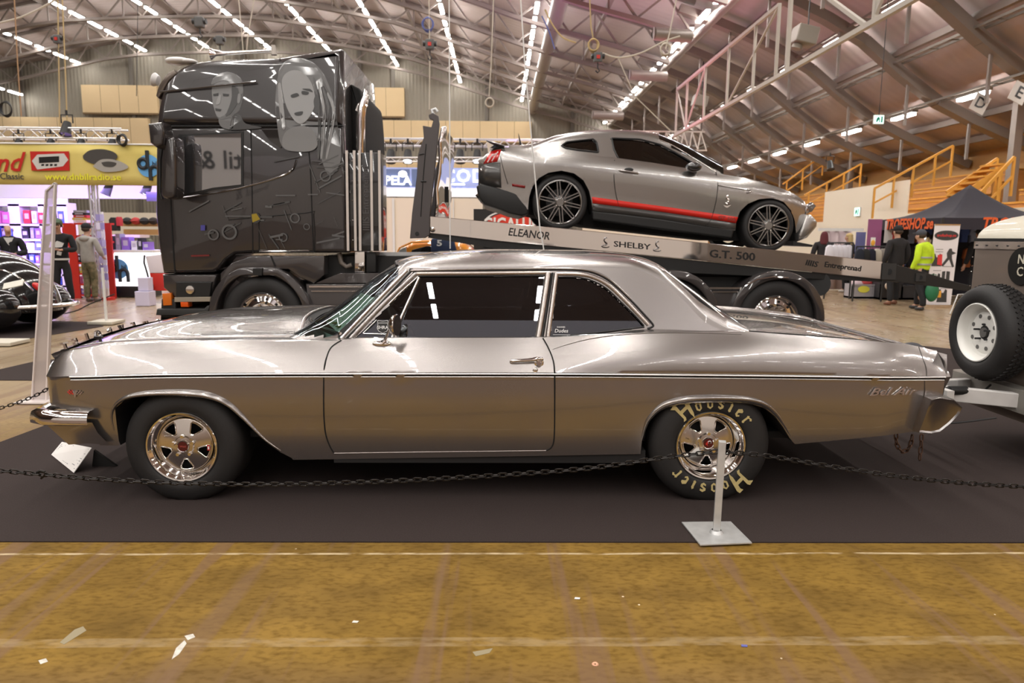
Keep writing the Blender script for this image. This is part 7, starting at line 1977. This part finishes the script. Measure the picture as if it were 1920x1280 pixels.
# wall posts of the stand hall
for x, Y in ((1596, 36), (1900, 22.2)):
    q = at(x, 300, Y); solo(MB().span((q.x - .12, Y - .12, 0), (q.x + .12, Y + .12, 6.5 if x > 1800 else 6)), 'column_steel', TRM, kind='structure')
# letter boards under the roof
for ch, x, y, Y, rz in (('D', 1838, 194, 20.5, 25), ('E', 1912, 174, 19.0, 25)):
    c = at(x, y, Y); t = thing('letter_board', 'square white board with black letter %s under the sloping roof' % ch, 'sign', c)
    u = V((math.cos(R(-rz)), 0, math.sin(R(-rz)))); v = V((-u.z, 0, u.x))
    part(MB().prism([(-.22, -.25), (.22, -.25), (.22, .25), (-.22, .25)], c, u, v, (0, .02, 0)), 'board', mat('dull white board', (.5, .47, .44), .6), t)
    part(text_mb(ch, .42, c + V((0, -.004, 0)), u, v, .004, off=.01), 'letter', BLACK, t)
# pop-up tent
YTN = 16.2
TC = mat('dark navy tent cloth', (46, 43, 52), .75, bump=.1, bscale=14)
tn = thing('pop_up_tent', 'dark pop-up tent with orange lettering in front of the wooden stand', 'tent', (at(1812, 575, YTN + 1.45).x, YTN + 1.45, 0))
xl = at(1768, 408, YTN).x; xr = xl + 3.0; yl, yr = YTN, YTN + 2.9
ze = at(1768, 408, YTN).z; pk = at(1812, 346, YTN + 1.45)
cen = V(((xl + xr) / 2, yl + 1.45, 0)); pk = V((cen.x, cen.y, pk.z))
cs_ = [V((xl, yl, ze)), V((xr, yl, ze)), V((xr, yr, ze)), V((xl, yr, ze))]
for i in range(4):
    a, b = cs_[i], cs_[(i + 1) % 4]; P = []
    for s in range(13):
        f = s / 12; sag = -.42 * math.sin(PI * f) * .5
        l, r_ = a.lerp(pk, f) + V((0, 0, sag)), b.lerp(pk, f) + V((0, 0, sag)); P.append([l.lerp(r_, k / 10) + V((0, 0, -.06 * math.sin(PI * k / 10) * (1 - f))) for k in range(11)])
    part(MB().sheet(P), 'roof_cloth', TC, tn, smooth=60, solid=.01)
    part(MB().sheet([[a, b], [a - V((0, 0, .26)), b - V((0, 0, .26))]]), 'valance', TC, tn, solid=.01)
    part(MB().span((a.x - .025, a.y - .025, 0), (a.x + .025, a.y + .025, ze)), 'leg', DARKSTEEL, tn)
OR = mat('orange lettering', (.78, .13, .03), .6)
part(text_mb('TROFESHOP.se', .36, V((xl - .012, YTN + 1.35, ze - .13)), (0, -1, 0), Z1, .006, shear=.18, off=.03, wscale=.86), 'tent_lettering', OR, tn)
part(text_mb('TROFESHOP', .36, V((xl + 1.75, YTN - .012, ze - .13)), X1, Z1, .006, shear=.18, off=.03, wscale=.86), 'tent_lettering', OR, tn)
# tall white roll-up banner with product pictures
rb = thing('roll_up_banner', 'tall white roll-up banner with black oval and vest pictures before the tent', 'banner', (at(1765, 572, YTN - .45).x, YTN - .45, 0))
yr_ = rb.location.y
B4 = [at(1750, 421, yr_), at(1803, 421, yr_), at(1783, 574, yr_), at(1741, 572, yr_)]
lx = (B4[0].x + B4[3].x) / 2; rx_ = (B4[1].x + B4[2].x) / 2; zt_ = B4[0].z; cx = (lx + rx_) / 2; wd = rx_ - lx
lean = .10
def rbp(u, v): return V((cx + (u - .5) * wd + lean * (v - .5), yr_ + .08 * v, .03 + v * (zt_ - .03)))
part(MB().sheet([[rbp(0, 0), rbp(1, 0)], [rbp(0, 1), rbp(1, 1)]]), 'print_sheet', mat('banner white', (.80, .76, .78), .6), rb, solid=.01)
part(MB().beam(rbp(-.05, 0), rbp(1.05, 0), .16, .07), 'cassette', ALU, rb); part(MB().beam(rbp(0, 1), rbp(1, 1), .03, .03), 'top_bar', ALU, rb)
ub = (rbp(1, .5) - rbp(0, .5)).normalized(); vb = (rbp(.5, 1) - rbp(.5, 0)).normalized()
def rfig(u, v, poly, m_, name, d=.014, sc=1.0):
    part(MB().prism([(a * sc, b * sc) for a, b in poly], rbp(u, v) + V((0, -d, 0)), ub, vb, (0, .004, 0)), name, m_, rb)
CH = mat('print charcoal', (.05, .05, .05), .6)
rfig(.5, .87, [(.27 * math.cos(t), .11 * math.sin(t)) for t in linsp(0, 2 * PI, 33)[:-1]], CH, 'oval_print')
part(text_mb('trofeshop.se', .085, rbp(.5, .87) + V((0, -.018, 0)), ub, vb, .002, off=.02), 'banner_lettering', mat('print red', (.7, .05, .05), .6), rb)
vest = [(-.09, .12), (-.05, .14), (-.02, .06), (.02, .06), (.05, .14), (.09, .12), (.10, -.02), (.11, -.14), (-.11, -.14), (-.10, -.02)]
rfig(.24, .57, vest, CH, 'vest_print'); rfig(.30, .575, [(-.02, -.11), (.09, -.13), (.07, .12), (-.03, .10)], mat('print red', (.7, .05, .05)), 'vest_print', .018)
rfig(.72, .60, [(-.02, .20), (.03, .20), (.05, .14), (.14, .10), (.05, .06), (.06, -.02), (.13, -.20), (.09, -.22), (.0, -.04), (-.12, -.20), (-.17, -.18), (-.05, .0), (-.07, .10), (-.04, .16)], CH, 'runner_print')
rfig(.28, .33, vest, CH, 'vest_print'); rfig(.68, .34, [(-.10, .16), (-.03, .17), (-.02, -.14), (-.09, -.15)], CH, 'trouser_print'); rfig(.78, .34, [(-.06, .17), (.02, .16), (.03, -.15), (-.05, -.14)], CH, 'trouser_print')
rfig(.62, .13, vest, CH, 'vest_print', sc=1.05)
for v, w_ in ((.70, .16), (.67, .17), (.49, .20), (.44, .18), (.26, .24), (.22, .22)): rfig(.3 if v > .6 or .4 < v < .45 else .7, v, [(-w_ / 2, -.008), (w_ / 2, -.008), (w_ / 2, .008), (-w_ / 2, .008)], mat('print grey', (.35, .33, .34), .6), 'caption_bar')
# further panels and stands
solo(quad_panel(1617, 411, 1655, 560, 18.2, .02), 'roll_up_banner', mat('plum banner', (150, 86, 128), .6), 'plain plum roll-up banner left of the dark tent', 'banner')
solo(quad_panel(1597, 435, 1624, 551, 19.0, .02), 'roll_up_banner', mat('slate blue banner', (112, 118, 168), .6), 'slate blue roll-up banner behind the blonde woman', 'banner')
solo(quad_panel(1657, 414, 1676, 455, YTN + 2.3, .01), 'hanging_poster', WHITE, 'white poster hanging at the left corner of the tent', 'poster')
ps = solo(quad_panel(1632, 445, 1642, 462, 17.0, .01), 'hanging_card', mat('card white', (.8, .79, .76), .6), 'small white card with orange tag above the clothes rail', 'card')
part(MB().ell(at(1637, 455, 16.98), (.05, .01, .07)), 'orange_tag', mat('orange tag', (.85, .42, .05), .6), ps, smooth=60)
CURT = mat('mauve curtain', (196, 178, 180), .8)
P = [[V((x, 21 + .06 * math.sin(x * 22), z)) for z in (0.02, at(1560, 432, 21).z)] for x in linsp(at(1545, 450, 21).x, at(1597, 450, 21).x, 50)]
solo(MB().sheet(P), 'curtain', CURT, 'pale mauve curtain behind the maroon-hooded person', 'curtain', smooth=60, solid=.01)
solo(quad_panel(1535, 428, 1620, 433, 20.9, .06), 'fascia_panel', WHITE, 'white fascia over the pale mauve curtain', 'panel')
# clothes rails with garments
def garment(x, y, w_, h, Y, col, lab, grp=None, rot=0):
    c = at(x, y, Y); k = Y / FPX; W = w_ * k; H = h * k
    P = [(-W * .5, -.10 * H), (-W * .18, 0), (W * .18, 0), (W * .5, -.10 * H), (W * .62, -.52 * H), (W * .44, -.55 * H), (W * .42, -H), (-W * .42, -H), (-W * .44, -.55 * H), (-W * .62, -.52 * H)]
    t = thing('garment', lab, 'shirt', c - V((0, 0, H)), grp)
    part(pillow([(c.x + a, c.z + b) for a, b in P], Y - .05, Y + .05, .03, 3), 'cloth', mat('garment %.2f %.2f %.2f' % col, col, .85), t, smooth=60)
    part(MB().tube([c + V((-W * .2, 0, 0)), c + V((0, 0, .06)), c + V((W * .2, 0, 0))], .006, 5), 'hanger', DARKSTEEL, t)
mb = MB().tube(px3([(1552, 455), (1600, 455)], 17.6), .02, 6); q0, q1 = at(1552, 455, 17.6), at(1600, 455, 17.6)
for q in (q0, q1): mb.tube([q, V((q.x, q.y, 0.02))], .02, 6)
solo(mb, 'clothes_rail', DARKSTEEL, 'clothes rail with white shirts behind the flatbed tail', 'rail', smooth=40)
for i in range(5): garment(1556 + 9 * i, 459, 13, 42, 17.5 + .04 * i, (.70, .68, .74), 'white shirt on the rail left of the blonde woman', 'white shirts on the rail')
mb = MB().tube(px3([(1606, 462), (1660, 462)], 16.9), .02, 6); q0, q1 = at(1606, 462, 16.9), at(1660, 462, 16.9)
for q in (q0, q1): mb.tube([q, V((q.x, q.y, 0.02))], .02, 6)
solo(mb, 'clothes_rail', DARKSTEEL, 'clothes rail with dark shirts right of the blonde woman', 'rail', smooth=40)
for i, (col, nm) in enumerate((((.015, .018, .03), 'black'), ((.02, .02, .02), 'black'), ((.015, .015, .03), 'black'), ((.55, .50, .42), 'sand'), ((.30, .27, .24), 'grey'))):
    garment(1612 + 11 * i, 466, 15, 48, 16.7 + .05 * i, col, {'black': 'black shirt on the rail right of the blonde woman', 'sand': 'sand coloured shirt at the right end of the dark rail', 'grey': 'taupe shirt nearest the man in the dark jacket'}[nm], 'black shirts on the rail' if nm == 'black' else None)
# goods hanging inside the tent
rnd = random.Random(21)
TCOL = [('blue', (.05, .09, .30)), ('red', (.45, .04, .03)), ('black', (.015, .015, .02)), ('pale blue', (.30, .36, .55)), ('rust', (.40, .12, .04)), ('white', (.62, .60, .62))]
solo(MB().span((xl + .1, yr - .12, .01), (xr, yr - .09, ze - .05)), 'back_cloth', mat('tent back cloth', (.02, .02, .03), .8), 'dark back cloth of the tent', 'cloth')
for r_, (y, h) in enumerate(((424, 30), (462, 36))):
    x = 1682
    while x < 1860:
        if not (1746 < x < 1806):
            nm, col = rnd.choice(TCOL); garment(x, y + rnd.uniform(-3, 3), 14, h, YTN + 2.3 + .1 * r_, col, '%s garment hanging %s inside the tent' % (nm, 'high' if r_ == 0 else 'low'), '%s garments hanging %s in the tent' % (nm, 'high' if r_ == 0 else 'low'))
        x += rnd.uniform(12, 17)
mq = at(1733, 452, 17.0); m0 = thing('mannequin_head', 'metallic mannequin head with tan visor under the tent', 'mannequin', mq)
part(MB().ell(mq, (.15, .16, .24)), 'head', ALU, m0, smooth=60); part(MB().ell(mq + V((.0, -.10, -.04)), (.07, .08, .16)), 'visor', mat('tan visor', (.55, .42, .22), .4), m0, smooth=60); part(MB().cyl(mq - V((0, 0, .2)), V((mq.x, mq.y, .02)), .025, n=8), 'pole', DARKSTEEL, m0)
# low goods on the floor
def crate(x0, x1, y0, y1, m_, lab, d=.4):
    q = at((x0 + x1) / 2, y1, Z=0); k = q.y / FPX
    t = thing('crate', lab, 'crate', V((q.x, q.y, 0))); w_ = (x1 - x0) * k; h = (y1 - y0) * k * 1.02
    mb = MB().box((q.x, q.y + d / 2, .03), (w_, d, .05))
    for s in (-1, 1): mb.box((q.x + s * (w_ / 2 - .01), q.y + d / 2, h / 2), (.02, d, h)); mb.box((q.x, q.y + d / 2 + s * (d / 2 - .01), h / 2), (w_, .02, h))
    part(mb, 'box', m_, t); part(MB().box((q.x, q.y, h - .02), (w_ + .03, .03, .04)), 'rim', m_, t)
    return t, q, w_, h
CLB = mat('cloudy plastic', (.42, .41, .45), .3)
t, q, w_, h = crate(1595, 1643, 533, 560, CLB, 'cloudy plastic crate with yellow oval sign on the floor')
part(MB().prism([(.15 * math.cos(a), .085 * math.sin(a)) for a in linsp(0, 2 * PI, 25)[:-1]], (q.x - .02, q.y - .02, h * .66), X1, Z1, (0, .01, 0)), 'oval_sign', mat('yellow oval', (.85, .82, .10), .6), t)
t, q, w_, h = crate(1648, 1690, 530, 562, mat('dark crate', (.04, .04, .045), .5), 'dark crate behind the legs of the broad man')
t, q, w_, h = crate(1690, 1715, 535, 562, mat('dark crate', (.04, .04, .045)), 'dark crate behind the neon yellow jacket')
for x, y, col, lab in ((1606, 533, (.70, .55, .58), 'pink bundle in the cloudy crate'), (1624, 531, (.42, .05, .05), 'red bundle in the cloudy crate'), (1672, 536, (.75, .62, .50), 'cream lampshade-like bundle on the dark crate')):
    c = at(x, y, 18.2 if x < 1650 else 17.4)
    solo(MB().ell(c, (.16, .14, .12)), 'bundle', mat('bundle %.2f' % col[1], col, .8, bump=.4, bscale=12), lab, 'bundle', smooth=60)
q = at(1745, 566, Z=0); t = thing('shopping_bag', 'green carrier bag held beside the neon yellow jacket', 'bag', V((q.x, q.y - .9, .12)))
gx, gy = at(1747, 552, 14.9).x, 14.9
part(MB().ell((gx, gy, .42), (.14, .10, .22)), 'bag', mat('green bag', (.02, .16, .07), .5, bump=.3, bscale=20), t, smooth=60)
part(MB().tube([V((gx - .08, gy, .62)), V((gx - .05, gy, .78)), V((gx + .05, gy, .78)), V((gx + .08, gy, .62))], .01, 6), 'handle', mat('green bag', (.02, .22, .10)), t)
part(MB().box((gx + .18, gy + .06, .36), (.10, .03, .14)), 'orange_tag', mat('orange tag', (.85, .42, .05)), t)
mb = MB(); q0 = at(1796, 552, 14.2); mb.tube([V((q0.x - .12, 14.2, .02)), q0, q0 + V((.30, 0, .02)), V((q0.x + .36, 14.2, .02))], .012, 6)
solo(mb, 'chair_frame', STEEL, 'thin metal folding chair frame behind the spare wheel', 'chair', smooth=40)
# ================================================================ suspended from the roof
WT = mat('white painted truss', (196, 190, 180), .5)
xk = 7.05
def zl(Y): return CAM.z + xk / 1.79
zlo, zhi = at(1500, 120, X=xk).z, at(1381, 75, X=xk).z
mb = MB()
ya, yb = at(1762, -20, X=xk).y, at(1262, 252, X=xk).y
mb.beam((xk, ya, zlo), (xk, yb, zlo), .10, .10)
yu0, yu1 = at(1462, 9, X=xk).y, at(1270, 165, X=xk).y
zhi = at(1462, 9, X=xk).z
mb.beam((xk, yu0, zhi), (xk, yu1, zhi), .09, .09)
for f, top in ((.0, 0), (.16, 0), (.38, 0), (.62, 0), (.85, 0), (1, 0)):
    y = yu0 + (yu1 - yu0) * f; mb.beam((xk, y, zlo), (xk, y, zhi), .07, .07, up=Y1)
y2 = at(1483, 0, X=xk).y
mb.beam((xk, y2, zlo), (xk, y2, zlo + 3.2), .09, .09, up=Y1)
y3 = at(1640, 40, X=xk).y; mb.beam((xk, y3, zlo), (xk, y3, zlo + 2.6), .09, .09, up=Y1)
mb.beam((xk, y3 + .3, zlo), (xk, y2 - .2, zlo + 2.2), .08, .08); mb.beam((xk, y3, zlo + .1), (xk, y3 - 1.3, zlo + 1.6), .06, .06)
for f0, f1 in ((.0, .38), (.85, .62), (.85, 1.0)):
    mb.beam((xk, yu0 + (yu1 - yu0) * f0, zhi if f0 < .8 else zlo), (xk, yu0 + (yu1 - yu0) * f1, zlo if f0 < .8 else zhi), .05, .05)
solo(mb, 'steel_girder', WT, 'long white painted steel girder hanging above the grey coupe', 'girder', smooth=0)
mb = MB(); c = V((xk, yb + .5, zlo))
for i in range(8):
    mb.beam(c + V((-1.4 + .36 * i, -.2, -.5)), c + V((-1.2 + .36 * i, .2, .3)), .04, .04); mb.beam(c + V((-1.2 + .36 * i, .2, .3)), c + V((-1.04 + .36 * i, -.2, -.5)), .04, .04)
for dz in (-.5, .3): mb.beam(c + V((-1.5, -.2 if dz < 0 else .2, dz)), c + V((1.5, -.2 if dz < 0 else .2, dz)), .06, .06)
solo(mb, 'cross_truss', WT, 'white lattice cross truss at the far end of the hanging girder', 'truss')
# ropes, hoists and cables that hang into view
ROPE = mat('pale rope', (.55, .50, .42), .8); YRP = 19.0
def rope(pts, lab, r=.016, m_=None, name='hanging_rope'): return solo(MB().tube(pts, r, 6), name, m_ or ROPE, lab, 'rope', smooth=50)
def rope_px(l, Y, lab, **k): return rope(px3(l, Y), lab, **k)
rope_px([(26, -20), (33, 120), (40, 218)], 20, 'brown rope hanging left of the yellow cable pair', m_=mat('brown rope', (.36, .22, .12), .8))
rope_px([(108, -20), (110, 100), (112, 240)], 19, 'left yellow rope of the pair with the red hoist', m_=mat('ochre rope', (.48, .36, .18), .8))
rope_px([(116, -20), (122, 120), (126, 236)], 19, 'right yellow rope of the pair with the red hoist', m_=mat('ochre rope', (.48, .36, .18), .8))
rope_px([(842, -20), (843, 200), (844, 466)], 6.6, 'thin white cord in front of the flatbed headboard', r=.006, m_=WHITE)
rope_px([(975, -20), (984, 120), (992, 210), (1003, 330), (1012, 425), (1020, 470)], 6.9, 'thin white cord crossing the rear wheel of the grey coupe', r=.007, m_=WHITE)
rope_px([(926, -20), (921, 120), (917, 180)], 21, 'pale rope with a loop above the flatbed headboard')
rope_px([(804, -20), (806, 100), (805, 205)], 22, 'grey rope holding the coiled hoist')
rope_px([(446, -20), (453, 60), (456, 96)], 24, 'left pale rope above the truck roof'); rope_px([(480, -20), (466, 60), (462, 96)], 24, 'right pale rope above the truck roof')
rope_px([(258, -20), (258, 40), (256, 180)], 30, 'thin dark line left of the truck roof', m_=DARKSTEEL, r=.012)
rope_px([(1272, -20), (1256, 60), (1248, 92)], 17, 'pale rope from the roof to the coil on the lamp row')
rope_px([(1105, -20), (1108, 50), (1112, 70)], 18, 'yellow rope above the hanging hook block', m_=mat('ochre rope', (.48, .36, .18)))
solo(MB().tube(spline(px3([(1130, 100), (1160, 108), (1200, 100), (1245, 78), (1275, 68)], 18), 5), .022, 6), 'slack_cable', ROPE, 'slack pale cable between the hook block and the lamp row', 'cable', smooth=50)
solo(MB().tube(spline(px3([(1022, 18), (1035, 45), (1055, 70), (1080, 80)], 20), 5), .022, 6), 'slack_cable', mat('ochre rope', (.48, .36, .18)), 'slack yellow cable beside the round duct', 'cable', smooth=50)
solo(MB().tube(spline(px3([(1016, 30), (1030, 60), (1040, 92)], 20), 5), .018, 6), 'slack_cable', mat('blue cable', (.10, .13, .35), .6), 'short blue cable beside the round duct', 'cable', smooth=50)
solo(MB().tube(spline(px3([(-10, 45), (40, 32), (90, 8), (120, -12)], 22), 5), .028, 6), 'slack_cable', ROPE, 'pale cable swinging across the top left corner', 'cable', smooth=50)
rope_px([(1158, 106), (1190, 180), (1260, 248)], 19, 'pale stay cable running down to the cross truss', r=.014)
def coil(c, r, m_, lab, n=3):
    t = thing('cable_coil', lab, 'cable', c)
    for i in range(n): part(MB().tube([c + V((r * (1 - .1 * i) * math.cos(a), .03 * i, r * (1 + .12 * i) * math.sin(a))) for a in linsp(0, 2 * PI, 21)[:-1]], .02, 6, closed=True), 'loop', m_, t, smooth=50)
coil(at(802, 45, 22), .17, mat('blue cable', (.10, .13, .35)), 'blue cable coil above the black hoist')
coil(at(1113, 84, 18), .13, mat('ochre rope', (.48, .36, .18)), 'yellow cable coil at the hook block')
coil(at(1248, 92, 17), .12, ROPE, 'pale cable coil on the tenth lamp row')
coil(at(10, 204, 24), .20, BLACK, 'black cable coil at the left edge'); coil(at(228, 262, 16.3), .10, BLACK, 'black cable coil at the end of the lattice truss')
coil(at(918, 192, 21), .12, ROPE, 'pale rope loop above the flatbed headboard', 2)
def hoist(c, lab, hook=True, s=1.0, col=None):
    t = thing('chain_hoist', lab, 'hoist', c)
    part(MB().box(c, (.26 * s, .2 * s, .30 * s)), 'motor', mat('hoist grey', (.10, .10, .10), .5), t, bevel=.04 * s)
    part(MB().cyl(c + V((-.2 * s, 0, .03)), c + V((.2 * s, 0, .03)), .08 * s, n=12), 'drum', DARKSTEEL, t)
    if col: part(MB().box(c + V((0, -.11 * s, 0)), (.1 * s, .03, .1 * s)), 'button_box', col, t)
    part(MB().tube([c + V((0, 0, -.15 * s)), c + V((0, 0, -.3 * s)), c + V((.06 * s, 0, -.38 * s)), c + V((0, 0, -.44 * s)), c + V((-.06 * s, 0, -.38 * s))], .022 * s, 6), 'hook', DARKSTEEL, t)
hoist(at(806, 84, 22), 'black chain hoist hanging from the blue coil', col=RED)
hoist(at(108, 74, 19), 'small hoist with green hook on the yellow ropes', s=.7, col=RED)
hoist(at(374, 42, 26), 'dark hoist under the roof left of the truck', s=1.2)
hoist(at(412, 76, 24), 'dark hoist hanging just above the truck roof', s=.9)
hoist(at(1121, 108, 18), 'pale hook block with red tip under the sloping roof', s=.8, col=RED)
# ventilation units under the roof
for x, y, Y, lab in ((1508, 68, 22, 'beige fan heater box under the right-hand roof'), (1312, 190, 34, 'far beige fan heater box under the right-hand roof')):
    c = at(x, y, Y); t = thing('fan_heater', lab, 'heater', c)
    part(MB().box(c, (.62, .6, .50), Matrix.Rotation(R(12), 3, 'Y')), 'casing', mat('beige casing', (140, 134, 124), .5), t, bevel=.03); part(MB().cyl(c + V((-.18, 0, -.25)), c + V((-.22, 0, -.36)), .15, n=16), 'outlet', mat('beige casing', (176, 170, 156)), t, smooth=40)
    part(MB().tube([c + V((.1, 0, .2)), V((c.x + .1, Y, ROOF(c.x + .1) - .2))], .02, 6), 'hanger_rod', DARKSTEEL, t)
for x, y, Y, l, lab in ((1225, 63, 24, 1.3, 'short grey duct pipe right of the yellow hook'), (1180, 140, 30, 1.6, 'grey duct pipe beside the red-lit roof bay'), (1110, 215, 36, 1.6, 'far grey duct pipe above the grey coupe roof')):
    c = at(x, y, Y); solo(MB().lathe([(.16, 0), (.2, .02), (.2, l), (.2, l)], c, (1, .2, 0), 16).cyl(c, c + V((.02, 0, 0)), .2, n=16), 'duct_pipe', mat('duct grey', (150, 142, 136)), lab, 'duct', smooth=40)
spotlamp(1556, 303, 30, 'dark camera-like lamp on the roof above the stand', s=1.6)
# pinkish stage light that tints the roof bay over the coupe
led('stage_light', (4.0, 26, 4.2), 150, (1.0, .22, .42), .5, (R(180), 0, 0))
led('stage_light', (0.5, 30, 4.2), 130, (.55, .3, 1.0), .5, (R(180), 0, 0))
# lettering on the wall behind the photographer (mirrored in the truck window)
c = at(1710, 648, 7.6)
solo(MB().ell((c.x, 7.6, .205), (.19, .16, .20)), 'black_bag', mat('bag charcoal', (.05, .05, .06)), 'black rounded bag on the floor behind the tail of the silver two-door', 'bag', smooth=60)
